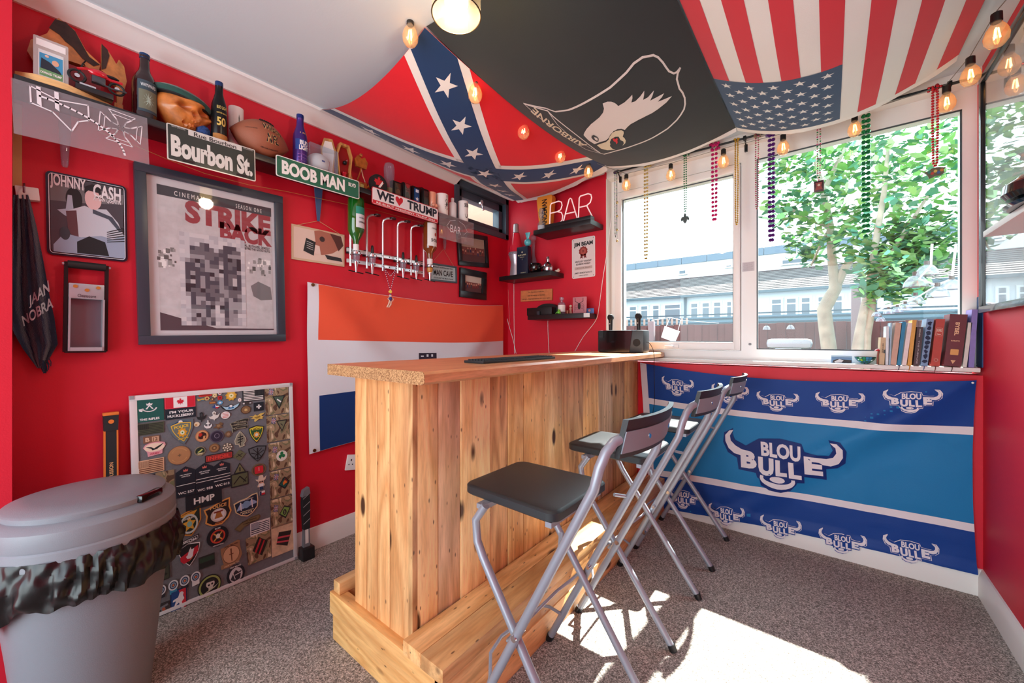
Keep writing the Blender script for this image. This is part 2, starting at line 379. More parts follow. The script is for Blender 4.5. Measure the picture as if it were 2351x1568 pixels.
# skirting boards
P = [(0, 0), (.018, 0), (.018, .085), (.012, .1), (.006, .115), (0, .118)]
m = MB(SKIRT); m.fr = Fr((XL, YB, 0), (1, 0, 0), (0, 0, 1), (0, 1, 0)); m.slab(P, 0, YW - YB); S_('baseboard_left', m)
m = MB(SKIRT); m.fr = Fr((XL, YW, 0), (0, -1, 0), (0, 0, 1), (1, 0, 0)); m.slab(P, 0, XR - XL); S_('baseboard_window', m)
m = MB(SKIRT); m.fr = Fr((XR, YB, 0), (-1, 0, 0), (0, 0, 1), (0, 1, 0)); m.slab(P, 0, YW - YB); S_('baseboard_right', m)

# ------------------------------------------------------------------ big window
GLASS = glass_mat('window_glass', (250, 255, 254), .35)
win = thing('window_1', None, None, (-.35, YG, 1.0)); win['kind'] = 'structure'
m = MB(PVC)
FY0, FY1 = YG - .035, YG + .045
GX = [(-1.171, -.446, 1.129, 2.1755), (-.324, .505, 1.086, 2.234)]
m.box((XO, FY0, 1.0), (GX[0][0] - .055, FY1, 2.325)); m.box((-.405, FY0, 1.0), (GX[1][0], FY1, 2.325), None); m.box((GX[1][1], FY0, 1.0), (XR, FY1, 2.325))
m.box((GX[0][0] - .055, FY0, 1.0), (-.405, FY1, 1.075)); m.box((GX[0][0] - .055, FY0, 2.235), (-.405, FY1, 2.325))
m.box((GX[1][0], FY0, 1.0), (GX[1][1], FY1, 1.086)); m.box((GX[1][0], FY0, 2.234), (GX[1][1], FY1, 2.325))
for z in (1.03,): m.box((XO, FY0 - .006, z), (XR, FY0, z + .004))
S_('window_frame', m, win)
m = MB(PVC); x0, x1, z0, z1 = GX[0]
o0 = .05; ya, yb = FY0 - .022, FY1
m.box((x0 - o0, ya, z0 - o0), (x0, yb, z1 + o0), bev=.006); m.box((x1, ya, z0 - o0), (x1 + .038, yb, z1 + o0), bev=.006)
m.box((x0 - .01, ya, z0 - o0), (x1 + .01, yb, z0), bev=.006); m.box((x0 - .01, ya, z1), (x1 + .01, yb, z1 + o0), bev=.006)
sash = S_('sash', m, win)
m = MB(mat((60, 70, 76), .5))
for x0, x1, z0, z1 in GX:
    for bx in ((x0, z0, x1, z0 + .006), (x0, z1 - .006, x1, z1), (x0, z0, x0 + .006, z1), (x1 - .006, z0, x1, z1)):
        m.box((bx[0], YG - .03, bx[1]), (bx[2], YG - .024, bx[3]))
S_('glazing_seal', m, win)
for x0, x1, z0, z1 in GX:
    m = MB(GLASS); m.add([(x0, YG, z0), (x1, YG, z0), (x1, YG, z1), (x0, YG, z1)], [(0, 1, 2, 3)]); S_('pane', m, win, smooth=False)
m = MB(PVC); hx = on(1550, 793, 1, FY0).x
m.box((hx - .02, ya - .012, 1.088), (hx + .03, ya, 1.112), bev=.004); m.box((hx - .055, ya - .03, 1.09), (hx + .0, ya - .012, 1.105), bev=.004); S_('window_handle', m, win)
m = MB(PVC); p = on(1722, 790, 1, FY0); m.cyl((p.x, FY0 - .004, p.z), (p.x, FY0, p.z), .008, n=12, m=mat((120, 120, 125), .4)); S_('screw_cap', m, win)
m = MB(SKIRT); m.box((XO + .002, YW - .028, 1.0), (XR - .012, YG - .03, 1.02), bev=.004); S_('window_1_sill', m)
# grubby reveal beads
m = MB(mat((222, 222, 218), .5)); m.box((XO, YW + .002, 1.02), (XO + .006, FY0, 2.325)); S_('trim_3', m)

# ------------------------------------------------------------------ small high window, left wall
GREY = mat((70, 84, 98), .45, name='slate_grey_gloss')
w2 = thing('window_2', None, None, (XL, 2.35, WZ0)); w2['kind'] = 'structure'
m = MB(GREY)
y0, y1, z0, z1 = WY0 - .03, WY1 + .004, WZ0 - .03, WZ1 + .01
for q in ((y0, z0, y1, z0 + .045), (y0, z1 - .05, y1, z1), (y0, z0, y0 + .045, z1), (y1 - .04, z0, y1, z1)): m.box((XL - .1, q[0], q[1]), (XL + .014, q[2], q[3]), bev=.004)
S_('window_frame', m, w2)
m = MB(GREY); y0 += .05; y1 -= .045; z0 += .05; z1 -= .055
for q in ((y0, z0, y1, z0 + .04), (y0, z1 - .06, y1, z1), (y0, z0, y0 + .05, z1), (y1 - .05, z0, y1, z1)): m.box((XL - .09, q[0], q[1]), (XL - .02, q[2], q[3]), bev=.004)
S_('sash', m, w2)
m = MB(GLASS); m.add([(XL - .05, y0, z0), (XL - .05, y1, z0), (XL - .05, y1, z1), (XL - .05, y0, z1)], [(0, 1, 2, 3)]); S_('pane', m, w2, smooth=False)
m = MB(CHROME); c = V((XL - .015, (y0 + y1) / 2 - .02, z1 - .05)); m.cyl(c, c + V((.02, 0, 0)), .018, n=12); m.cyl(c + V((.02, 0, 0)), c + V((.028, .005, -.055)), .008, .005, 10); m.ball(c + V((.03, .005, -.06)), .011); S_('catch', m, w2)
# what the small window looks out on
m = MB(mat((150, 84, 70), .8, bump=.3)); m.box((-4.2, 1.5, 0), (-4.0, 5.5, 2.75)); S_('neighbouring_wall', m)
m = MB(mat((235, 232, 215), .7)); m.box((-4.4, 1.2, 2.75), (-3.3, 5.8, 2.82)); S_('neighbouring_soffit', m)

# ------------------------------------------------------------------ the bar
PINE = wood_mat('reclaimed_pine', (238, 178, 122), (214, 144, 90), (160, 104, 66), 'Z')
PINEY = wood_mat('reclaimed_pine_long', (238, 184, 126), (212, 148, 92), (158, 110, 72), 'Y')
PINEX = wood_mat('reclaimed_pine_end', (240, 184, 118), (216, 150, 86), (180, 120, 72), 'X')
OAK = wood_mat('oak_block_top', (232, 168, 122), (212, 140, 94), (196, 128, 88), 'Y', 1.6, .3, False, .5, .6)
PCOL = [wood_mat('pine_%s' % k, a, b_, c, 'Z') for k, a, b_, c in (
    ('pale', (246, 212, 156), (228, 182, 122), (170, 122, 78)), ('grey', (232, 196, 158), (204, 164, 124), (140, 112, 88)),
    ('gold', (242, 192, 128), (222, 160, 96), (156, 108, 66)), ('brown', (222, 172, 120), (176, 122, 78), (92, 60, 40)))]
bar = thing('bar_counter', 'home-made pine plank bar with an oak-look top and a stepped footrest', 'bar', (-1.1, 1.6, 0))
ZT = 1.0588; FX, FYf, LEN, DEP = -.862, .691, 2.05, .545
m = MB(OAK); ey = FYf + LEN
prof = [(FX - DEP, ZT - .038), (FX - .012, ZT - .038), (FX, ZT - .03), (FX, ZT - .008), (FX - .008, ZT), (FX - DEP, ZT)]
m.fr = Fr((0, FYf + .002, 0), (1, 0, 0), (0, 0, 1), (0, 1, 0)); m.slab(prof, 0, YW - .003 - FYf); m.slab([(max(x, XO + .008), z) for x, z in prof], YW - .003 - FYf, LEN); wt = m.build('worktop', bar)
chip = mat((190, 140, 92), .9, name='chipboard'); nt = chip.node_tree; vo = nd(chip, 'ShaderNodeTexVoronoi'); vo.inputs['Scale'].default_value = 330
rr = nd(chip, 'ShaderNodeValToRGB'); rr.color_ramp.elements[0].color = (*lin((110, 66, 34)), 1); rr.color_ramp.elements[1].color = (*lin((214, 170, 118)), 1)
t = nd(chip, 'ShaderNodeTexCoord'); nt.links.new(t.outputs['Object'], vo.inputs[0]); nt.links.new(vo.outputs['Color'], rr.inputs[0]); nt.links.new(rr.outputs[0], nt.nodes['Principled BSDF'].inputs['Base Color'])
m = MB(chip); m.fr = Fr((0, FYf, 0), (1, 0, 0), (0, 0, 1), (0, 1, 0)); m.slab(prof, 0, .0018); m.build('chipboard_edge', wt, label='raw chipboard end of the worktop')
SX, SY, SLn, SD_, ZS = -.833, .74, 1.9, .656, .225
PX = SX - .185          # front face of the panel
PYl = on(948, 1200, 0, PX).y; PYe = YW - .004
# front planks, widths measured along the bar
edges = [948, 1007, 1058, 1126, 1167, 1202, 1252, 1292, 1340, 1375, 1407, 1435]
ys = [on(e, 1000, 0, PX).y for e in edges] + [PYe]
zc = ZT - .038
for i in range(len(ys) - 1):
    w = ys[i + 1] - ys[i]; d = random.uniform(-.003, .002)
    m = MB(PCOL[[0, 1, 0, 3, 2, 2, 0, 3, 2, 1, 3, 2][i % 12]]); m.box((PX - .02, ys[i] + .0012, ZS - .06), (PX + d, ys[i + 1] - .0014, zc - .001), bev=.0025); m.build('plank', bar)
# side planks
xs_ = [948, 895, 866, 842, 815]; yp = PYl
xx = [on(e, 1000, 1, yp).x for e in xs_]; xx[0] = PX - .001
for i in range(4):
    m = MB(PINE); m.box((xx[i + 1] + .0012, yp, .1), (xx[i] - (.022 if i == 0 else .0012), yp + .02, zc - .001), bev=.0012); m.build('plank', bar)
m = MB(PCOL[3]); m.box((PX - .022, yp - .001, .1), (PX - .001, yp + .019, zc - .001), bev=.001); m.build('corner_board', bar)
m = MB(PINE); m.box((xx[4], yp + .02, .0), (xx[4] + .02, PYe, zc - .001)); m.build('back_board', bar)
# plinth and footrest
BX = SX - SD_; EY = YW - .022
m = MB(PINEX); m.box((BX, SY, .1), (SX - .02, SY + .045, .18), bev=.002); m.build('plinth_board', bar)
m = MB(PINEX); m.box((BX + .012, SY + .006, 0), (SX - .02, SY + .045, .0985), bev=.002); m.build('plinth_board', bar)
m = MB(PINEY); m.box((BX + .01, SY + .01, .1805), (BX + .055, EY, .225), bev=.003); m.build('plinth_board', bar)
m = MB(PINEY); m.box((BX + .01, SY + .046, 0), (BX + .05, EY, .18), bev=.003); m.build('plinth_board', bar)
m = MB(PINEY); m.box((SX - .095, SY - .008, .1805), (SX, EY, ZS), bev=.002); m.build('footrest_board', bar)
m = MB(PINEY); m.box((PX + .003, SY - .008, .1805), (SX - .097, EY, ZS), bev=.002); m.build('footrest_board', bar)
m = MB(PINEY); m.box((SX - .045, SY + .0, .1), (SX - .003, EY, .1785), bev=.002); m.build('riser_board', bar)
m = MB(PINEY); m.box((SX - .045, SY + .0, 0), (SX, EY, .0985), bev=.002); m.build('riser_board', bar)
m = MB(mat((70, 60, 55), .9)); m.box((PX + .0, SY + .05, .02), (SX - .05, EY, .17)); 
# ------------------------------------------------------------------ bar stools
SILV = mat((152, 160, 172), .35, .3, name='silver_powder_coat'); SEAT = mat((34, 40, 44), .42, name='black_stool_plastic', bump=.25, bscale=900)
def make_stool(yc, label):
    st = thing('bar_stool', label, 'stool', (-.64, yc, 0), 'folding bar stools')
    R = .0125; h = .215
    for sgn in (-1, 1):
        y = yc + sgn * h
        pts = [(-.822, y, .012), (-.42, y, .80)]
        # bend inwards to the backrest
        for t in (.25, .5, .75, 1): pts.append((-.42 + .045 * t, y - sgn * .06 * t * t, .80 + .115 * (1 - (1 - t) ** 2)))
        mm = MB(SILV); mm.tube(pts, R, 12); leg = mm.build('leg', st)
        mm = MB(BLACK); mm.cyl((-.828, y, 0), (-.817, y, .022), R + .002, n=12); mm.build('rubber_foot', leg)
        yi = yc + sgn * (h - .03)
        pts = [(-.80, yi - sgn * .012, .648), (-.832, yi - sgn * .004, .60), (-.822, yi, .54), (-.80, yi, .50), (-.452, yi, .012)]
        mm = MB(SILV); mm.tube(pts, R, 12); leg = mm.build('leg', st)
        mm = MB(BLACK); mm.cyl((-.447, yi, 0), (-.456, yi, .022), R + .002, n=12); mm.build('rubber_foot', leg)
        bx = -.822 + (.402) * .29 / .79
        mm = MB(CHROME); mm.cyl((-.648, y + sgn * .012, .352), (-.648, yi, .352), .007, n=10); mm.cyl((-.648, y + sgn * .012, .352), (-.648, y + sgn * .016, .352), .009, n=10); mm.build('bolt', st)
        mm = MB(SILV); mm.cyl((-.513, y, .624), (-.54, yi - sgn * .02, .64), .006, n=8); mm.build('seat_pin', st)
    sm = MB(SEAT); X0, X1 = -.925, -.565; hws = []
    for k, (ins, z) in enumerate(((.006, .648), (0, .653), (0, .674), (.004, .679), (.010, .681))):
        P = [(X0 + (X1 - X0) * (x + 1) / 2, yc + .01 + y * (.155 + .01 * (x + 1) / 2)) for x, y in rrect(-1, -1, 1, 1, .2, 7)]
        cx_, cy_ = (X0 + X1) / 2, yc + .01; hws.append([V((cx_ + (p[0] - cx_) * (1 - ins / .18), cy_ + (p[1] - cy_) * (1 - ins / .16), z)) for p in P])
    n_ = len(hws[0]); vs = [q for r_ in hws for q in r_]
    sm.add(vs, [(a * n_ + k, a * n_ + (k + 1) % n_, (a + 1) * n_ + (k + 1) % n_, (a + 1) * n_ + k) for a in range(4) for k in range(n_)] + [tuple(range(n_))[::-1], tuple(range(4 * n_, 5 * n_))]); sm.build('seat', st)
    for xa, xb, hw in ((-.83, -.80, .18), (-.6, -.58, .15)):
        mm = MB(SILV); mm.box((xa, yc - hw, .635), (xb, yc + hw, .65)); mm.build('seat_bracket', st)
    # curved metal back plate and padded top
    def plate(off, z0, z1, th, mt, name, hw=.17, par=st):
        q = MB(mt); N = 14; vs = []
        for i in range(N + 1):
            t = -1 + 2 * i / N; x = -.372 + .03 * (1 - t * t) + off; y = yc + hw * t
            vs += [V((x, y, z0)), V((x + .012 * (z1 - z0) / .05, y, z1)), V((x + .012 * (z1 - z0) / .05 - th, y, z1)), V((x - th, y, z0))]
        fs = []
        for i in range(N):
            for k in range(4): fs.append((4 * i + k, 4 * i + (k + 1) % 4, 4 * i + 4 + (k + 1) % 4, 4 * i + 4 + k))
        fs += [(0, 1, 2, 3), (4 * N + 3, 4 * N + 2, 4 * N + 1, 4 * N)]
        q.add(vs, fs); return q.build(name, par)
    bp = plate(0, .880, .934, .005, mat((128, 138, 150), .5, 0), 'back_plate', .17)
    plate(-.0055, .868, .962, .014, SEAT, 'backrest', .17)
    for t in (-.45, .45):
        mm = MB(CHROME); x = -.372 + .03 * (1 - t * t) + .004; mm.cyl((x, yc + .16 * t, .912), (x + .005, yc + .16 * t, .912), .0085, n=12); mm.build('rivet', bp)
    # folding stay between the frames and the foot bar hooks
    mm = MB(SILV); mm.tube([(-.66, yc - .2, .33), (-.70, yc - .19, .3), (-.715, yc - .12, .285), (-.72, yc + .1, .285), (-.70, yc + .17, .30), (-.675, yc + .2, .33)], .005, 8); mm.build('stay', st)
    mm = MB(SILV); mm.tube([(-.76, yc - .235, .12), (-.755, yc - .225, .135), (-.775, yc - .18, .15), (-.80, yc - .15, .19), (-.8, yc - .1, .21), (-.78, yc + .1, .21), (-.79, yc + .16, .17), (-.765, yc + .215, .12)], .0055, 8)
    mm.build('foot_bar', st)
    mm = MB(CHROME); mm.cyl((-.768, yc - .247, .112), (-.768, yc - .2, .112), .009, n=12); mm.build('bolt', st)
    return st
s1 = make_stool(1.045, 'nearest folding bar stool, black seat and grey metal tube frame')
dup(s1, (.01, .637, 0), 'middle folding bar stool, between the nearest one and the one by the blue flag')
dup(s1, (.01, 1.276, 0), 'farthest folding bar stool, standing right in front of the blue flag')

# ------------------------------------------------------------------ cloth flags under the ceiling
def cloth_mat(c, name=None, trans=.25):
    m = mat(c, .85, sheen=.15, bump=.3, bscale=500, spec=.2, name=name or 'cloth_%02x%02x%02x' % tuple(c)); return m
CR, CW, CB = cloth_mat((214, 30, 44)), cloth_mat((226, 224, 222)), cloth_mat((30, 58, 100))
def wr(x, y, s=0.004): return noise.noise(V((x * 3.1, y * 2.3, s * 1000))) * s + noise.noise(V((x * 9, y * 7, 3 + s * 500))) * s * .35
def hang(P, a, b, c=0, zz=0, seed=.006):
    """corners P00 P10 P11 P01; a sags edges along u, b sags edges along v"""
    A, B, C, D = [V(p) for p in P]
    def S(u, v):
        p = A * (1 - u) * (1 - v) + B * u * (1 - v) + C * u * v + D * (1 - u) * v
        su = 4 * u * (1 - u); sv = 4 * v * (1 - v)
        e = (a[0] * (1 - v) + a[1] * v) * su + (b[0] * (1 - u) + b[1] * u) * sv + c * su * sv
        p.z -= e + wr(p.x, p.y, seed) * (.3 + su * sv); return p
    return memo(S)
def cloth(name, label, S, nu, nv, m, cat='flag', th=.0006, n=(0, 0, 1)):
    mb = MB(m); n = V(n) * th
    grid(mb, S, nu, nv, m); grid(mb, lambda u, v: S(u, v) + n, nu, nv, m)
    o = mb.build(name, None, True, label=label, cat=cat); return o
def prints(o, S, nu, nv, layers, d, name='print', label=None):
    """layers: (shapes, material); each sits a hair prouder than the last"""
    mb = MB(); d = V(d)
    for k, (sh, m) in enumerate(layers): drape(mb, S, sh, m, d * (.0012 + .0006 * k), nu, nv)
    p = mb.build(name, o, True, label=label); p.matrix_parent_inverse = Matrix.Translation(-o.location); return p
DN = (0, 0, -1)
# battle flag: u from the wall side to the middle flag, v from the room to the window
S1 = hang([(-2.075, .99, 2.36), (-1.225, .985, 2.368), (-1.19, 2.52, 2.352), (-2.06, 2.62, 2.325)], (.085, .045), (.01, .06), .085)
N1 = (34, 52)
W1c, L1c = .85, 1.58
o = cloth('ceiling_flag', 'red flag with a starred blue diagonal cross, sagging below the ceiling by the left wall', S1, *N1, CR)
def uvm(x, y): return (x / W1c, y / L1c)
def diag(w0, ext=0):          # diagonal bands, corner to corner, clipped to the cloth, as wide as w0 metres
    out = []
    for a, b in (((0, 0), (W1c, L1c)), ((W1c, 0), (0, L1c))):
        a = V(a); b = V(b); d = (b - a).normalized(); n = V((-d.y, d.x)) * w0 / 2
        q = [a - n - d * .4, b - n + d * .4, b + n + d * .4, a + n - d * .4]
        # clip to the rectangle
        def clip(P, ax, lim, sg):
            R = []
            for i in range(len(P)):
                p, r_ = P[i], P[(i + 1) % len(P)]; ip = sg * (p[ax] - lim) <= 0; ir = sg * (r_[ax] - lim) <= 0
                if ip: R.append(p)
                if ip != ir: t = (lim - p[ax]) / (r_[ax] - p[ax]); R.append(p.lerp(r_, t))
            return R
        h = .0 if w0 < .2 else .0
        for ax, lim, sg in ((0, .0, -1), (0, W1c, 1), (1, 0, -1), (1, L1c, 1)): q = clip(q, ax, lim, sg)
        out.append([uvm(p[0], p[1]) for p in q])
    return out
st = []
for sx_, sy_ in ((1, 1), (-1, 1), (-1, -1), (1, -1)):
    for t in (.13, .25, .37): st.append([uvm(x, y) for x, y in star((.5 + sx_ * t) * W1c, (.5 + sy_ * t) * L1c, .056, 5, .39, -90)])
st.append([uvm(x, y) for x, y in star(.5 * W1c, .5 * L1c, .056, 5, .39, -90)])
hem = [rect(0, 0, 1, .0), ]
prints(o, S1, *N1, [(diag(.235), CW), (diag(.165), CB), (st, CW)], DN)
mb = MB(CW)
S1h = memo(lambda u, v: S1(u, v))
# white heading with loose flap along window and wall edges
def flap(Sf, u0, v0, u1, v1, out, N=30, w=.03, dz=-.02):
    vs = []
    for i in range(N + 1):
        t = i / N; p = Sf(u0 + (u1 - u0) * t, v0 + (v1 - v0) * t); q = p + V(out) * w * (1 + .5 * noise.noise(V((i * .2, w, 1)))) + V((0, 0, dz * (1 + 2 * noise.noise(V((i * .15, 5, 2))))))
        vs += [p, q]
    return vs, [(2 * i, 2 * i + 1, 2 * i + 3, 2 * i + 2) for i in range(N)]
vs, fs = flap(S1, 0, 1, 1, 1, (0, 1, 0), w=.035, dz=-.012); mb.add(vs, fs)
vs, fs = flap(S1, 0, 0, 0, 1, (-1, 0, 0), w=.03, dz=.0); mb.add(vs, fs)
h_ = mb.build('hem', o); h_.matrix_parent_inverse = Matrix.Translation(-o.location)
# loose white corner of cloth hanging below the flag corner
def loose(name, label, pts, seed):
    m = MB(CW); P = [V(p) for p in pts]
    def Sx(u, v):
        p = P[0] * (1 - u) * (1 - v) + P[1] * u * (1 - v) + P[2] * u * v + P[3] * (1 - u) * v
        return p + V((.01 * sin(u * 7 + seed), .006 * sin(v * 5 + u * 4 + seed), .006 * sin(u * 9)))
    grid(m, Sx, 10, 6, CW); x = m.build(name, o); x.matrix_parent_inverse = Matrix.Translation(-o.location); return x
loose('hem', '', [on(1165, 455, 1, 2.62), on(1385, 385, 1, 2.64), on(1385, 402, 1, 2.655), on(1196, 466, 1, 2.655)], 1)

# black flag with the eagle's head
CK, CI = cloth_mat((44, 50, 52)), cloth_mat((222, 216, 190))
S2 = hang([(-1.215, .985, 2.366), (-.41, .99, 2.368), (-.402, 2.56, 2.362), (-1.185, 2.54, 2.35)], (.03, .06), (.07, .03), .04, seed=.0061)
N2 = (32, 52)
o = cloth('ceiling_flag', 'black flag with a white eagle head in a shield outline, under the ceiling', S2, *N2, CK)
def pxs(S, pts, f=lambda x, y: (x, y)): return [inv(S, *f(x, y)) for x, y in pts]
cq = lambda x, y: (1180 + x / 5.5976, 200 + y / 5.5976)
head = pxs(S2, [(1140, 205), (1200, 180), (1250, 180), (1290, 195), (1320, 215), (1340, 237), (1420, 190), (1480, 135), (1520, 90), (1523, 135), (1508, 192), (1560, 175), (1620, 115), (1675, 40), (1672, 95), (1660, 158), (1720, 125), (1800, 35), (1780, 105), (1750, 168), (1840, 120), (1930, 72), (1900, 125), (1848, 182), (1930, 150), (2030, 108), (1960, 190), (1860, 270), (1780, 325), (1700, 365), (1600, 415), (1500, 470), (1460, 505), (1425, 545), (1380, 530), (1330, 535), (1280, 560), (1235, 610), (1215, 650), (1180, 680), (1110, 700), (1035, 727), (960, 680), (915, 635), (895, 610), (905, 580), (935, 530), (990, 470), (1040, 430), (1100, 380), (1145, 320), (1157, 270)], cq)
beak = pxs(S2, [(1065, 740), (1110, 722), (1180, 700), (1215, 670), (1230, 630), (1265, 580), (1310, 555), (1380, 545), (1408, 562), (1412, 585), (1397, 630), (1420, 648), (1437, 680), (1432, 712), (1395, 747), (1412, 715), (1405, 690), (1370, 675), (1345, 630), (1300, 632), (1250, 660), (1232, 700), (1240, 730), (1232, 750), (1265, 785), (1305, 797), (1200, 805), (1120, 785)], cq)
tong = pxs(S2, [(1268, 655), (1290, 650), (1300, 665), (1315, 648), (1335, 655), (1328, 680), (1335, 700), (1320, 728), (1308, 700), (1280, 685)], cq)
eye = pxs(S2, [(1000, 615), (1025, 605), (1070, 630), (1090, 655), (1085, 690), (1060, 693), (1015, 665), (995, 640)], cq)
eyw = pxs(S2, [(1030, 632), (1065, 640), (1078, 660), (1072, 680), (1050, 668), (1038, 655)], cq)
outl = pxs(S2, [(1203, 237.5), (1253, 248), (1275, 256), (1305, 252), (1341, 236), (1376, 216), (1401, 200), (1438, 166), (1455, 145), (1475, 131), (1500, 126), (1511, 131), (1522, 143), (1530, 155), (1536, 163), (1547, 168), (1554, 165), (1561.5, 155.6), (1556, 168), (1554, 181), (1560, 203), (1567, 212), (1572, 224), (1573, 238), (1570.6, 250), (1563, 263), (1554, 275), (1532.6, 295), (1500, 315), (1448, 336), (1412, 346.5), (1392.6, 352), (1387, 353.6), (1380, 352), (1341, 323), (1305, 295), (1269, 266), (1257, 254)])
tabl = pxs(S2, [(1203, 237.5), (1234, 266), (1287, 307), (1346, 343), (1380, 352), (1341, 331), (1305, 309), (1280, 286), (1257, 254)])
lay = [(stroke(outl, .0085, True) + stroke(tabl, .004), CW)]
t0 = V(inv(S2, 1352, 341)); t1 = V(inv(S2, 1222, 252)); tn = V((inv(S2, 1228, 262)[0] - inv(S2, 1240, 250)[0], inv(S2, 1228, 262)[1] - inv(S2, 1240, 250)[1])) * .8
vs, fs = text_mesh('AIRBORNE', .02)
mid = (V(inv(S2, 1240, 262)) + V(inv(S2, 1330, 328))) / 2
tt = ([tuple(mid + (t1 - t0) * x * .92 + tn * y + V((-.02, .0)) * (1 - 4 * x * x)) for x, y in vs], fs)
lay += [([tt], CI), ([head], CW), ([beak], CI), ([tong], CR), ([eye], CK), ([eyw], CW)]
prints(o, S2, *N2, lay, DN)
mb = MB(CW); vs, fs = flap(S2, 0, 1, 1, 1, (0, 1, 0), w=.022, dz=-.006); mb.add(vs, fs); h_ = mb.build('hem', o); h_.matrix_parent_inverse = Matrix.Translation(-o.location)

# stars and stripes
S3 = hang([(-.405, .99, 2.368), (.43, .99, 2.368), (.445, 2.50, 2.362), (-.398, 2.562, 2.36)], (.05, .125), (.02, .02), .05, seed=.0062)
N3 = (39, 52)
C3R, C3B, C3W = cloth_mat((205, 52, 66)), cloth_mat((52, 78, 108)), cloth_mat((232, 232, 230))
o = cloth('ceiling_flag', 'red and white striped flag with white stars on blue, under the ceiling', S3, *N3, C3W)
vc = (inv(S3, 1645, 170)[1] + inv(S3, 1922, 165)[1]) / 2
str_ = [rect(k / 13, 0, (k + 1) / 13, (vc if k < 7 else .992)) for k in range(0, 13, 2)]
st = []
for r in range(9):
    for k in range(6 if r % 2 == 0 else 5):
        u = (r + 1) / 10 * 7 / 13; v = vc + (k * 2 + (1 if r % 2 == 0 else 2)) / 12 * (.99 - vc)
        st.append([(x / .85, y / 1.55) for x, y in star(u * .85, v * 1.55, .023, 5, .39, -90)])
prints(o, S3, *N3, [(str_, C3R), ([rect(0, vc, 7 / 13, .992)], C3B), (st, C3W)], DN)
mb = MB(C3W); vs, fs = flap(S3, 0, 1, 1, 1, (0, 1, 0), w=.03, dz=-.004); mb.add(vs, fs); h_ = mb.build('hem', o); h_.matrix_parent_inverse = Matrix.Translation(-o.location)
for p_ in ((2190, 132), ): pass

# ------------------------------------------------------------------ orange, white and blue flag on the left wall
CO, CWb, CNb = cloth_mat((236, 92, 62)), cloth_mat((222, 224, 232)), cloth_mat((16, 50, 110))
YA, YBf = .962, 2.60
def Sd(u, v):
    y = YA + (YBf - YA) * u + (.012 * (v - .5) if u < .05 else 0)
    zt = 1.454 - .035 * 4 * u * (1 - u) * (1 - v) - .012 * u
    z = zt - v * (.926 - .04 * (1 - u) * 0) + .025 * 4 * u * (1 - u) * v
    f = .022 * math.exp(-((u * 1.6 - v * .9 - .02) / .12) ** 2) * min(1, u * 6) + .022 * math.exp(-(((1 - u) * 1.3 - v * .8) / .1) ** 2) * min(1, (1 - u) * 6)
    f += .014 * math.exp(-((u * 2.6 - v * 1.1 - .0) / .2) ** 2) + .004 * sin(u * 14 + v * 2) * v + .0015 * sin((v * 2) * pi * 2)
    return V((XL + .014 + max(0, f) + .006 * v, y, z + .004 * sin(u * 6)))
Sd = memo(Sd); ND = (48, 40)
o = cloth('wall_flag', 'orange, white and blue striped flag pinned to the wall behind the bar', Sd, *ND, CWb, n=(-1, 0, 0))
EX = (1, 0, 0)
DB = mat((40, 30, 50), .8)
vs, fs = text_mesh('OVS', .03)
prints(o, Sd, *ND, [([rect(.035, .002, 1, .333)], CO), ([rect(.035, .667, 1, .998)], CNb), ([rect(.45, .42, .545, .53)], DB), ([rect(.455, .47, .54, .485), rect(.46, .44, .475, .45), rect(.49, .43, .5, .45), rect(.515, .43, .525, .45)], CWb)], EX)
for px_, py_ in ((699, 655), (705, 1034)):
    m = MB(mat((120, 80, 50), .3, .9)); u, v = inv(Sd, px_, py_, .02, .1); p = Sd(.016, .012 if py_ < 700 else .985) + V((.003, 0, 0)); m.lathe([(.004, 0), (.009, 0), (.009, .003), (.004, .003)], p, 14, axis=(1, 0, 0)); q = m.build('eyelet', o); q.matrix_parent_inverse = Matrix.Translation(-o.location)

# ------------------------------------------------------------------ blue supporters' flag under the window
B0, B1, B2, BW = cloth_mat((14, 62, 140)), cloth_mat((24, 120, 178)), cloth_mat((8, 40, 110)), cloth_mat((224, 220, 226))
for q in (B0, B1, B2): q.node_tree.nodes['Principled BSDF'].inputs['Roughness'].default_value = .45
TLb, TRb, BRb, BLb = V((-1.0, 0, .985)), V((.528, 0, .965)), V((.532, 0, .098)), V((-.93, 0, .02))
def Sb(u, v):
    p = TLb * (1 - u) * (1 - v) + TRb * u * (1 - v) + BRb * u * v + BLb * (1 - u) * v
    p.z -= .055 * 4 * u * (1 - u) * (1 - v) ** 2; p.z += .02 * 4 * u * (1 - u) * v * v
    p.x -= .012 * sin(v * pi) * (1 if u > .5 else 0) * (u - .5) * 2
    w = 1 - u
    f = .016 * math.exp(-((w * 1.25 - v * .85) / .07) ** 2) * min(1, w * 8) + .012 * math.exp(-((w * 1.6 - v * 1.25 - .02) / .05) ** 2) + .014 * math.exp(-((w * .8 - v * .75 + .05) / .06) ** 2) * min(1, w * 8)
    f += .004 * noise.noise(V((u * 9, v * 7, 1))) + .0022 * noise.noise(V((u * 30, v * 22, 4)))
    for c in (.25, .5, .75): f += .0022 * math.exp(-((u - c) / .006) ** 2)
    return V((p.x, YW - .016 - max(-.002, f) - (.012 if p.z < .13 else 0), max(.012, p.z)))
Sb = memo(Sb); NB = (64, 44)
o = cloth('wall_flag', 'wide blue flag with white bull horn logos, hung on the wall under the window', Sb, *NB, B1, n=(0, 1, 0))
LA = 1.53 / .88
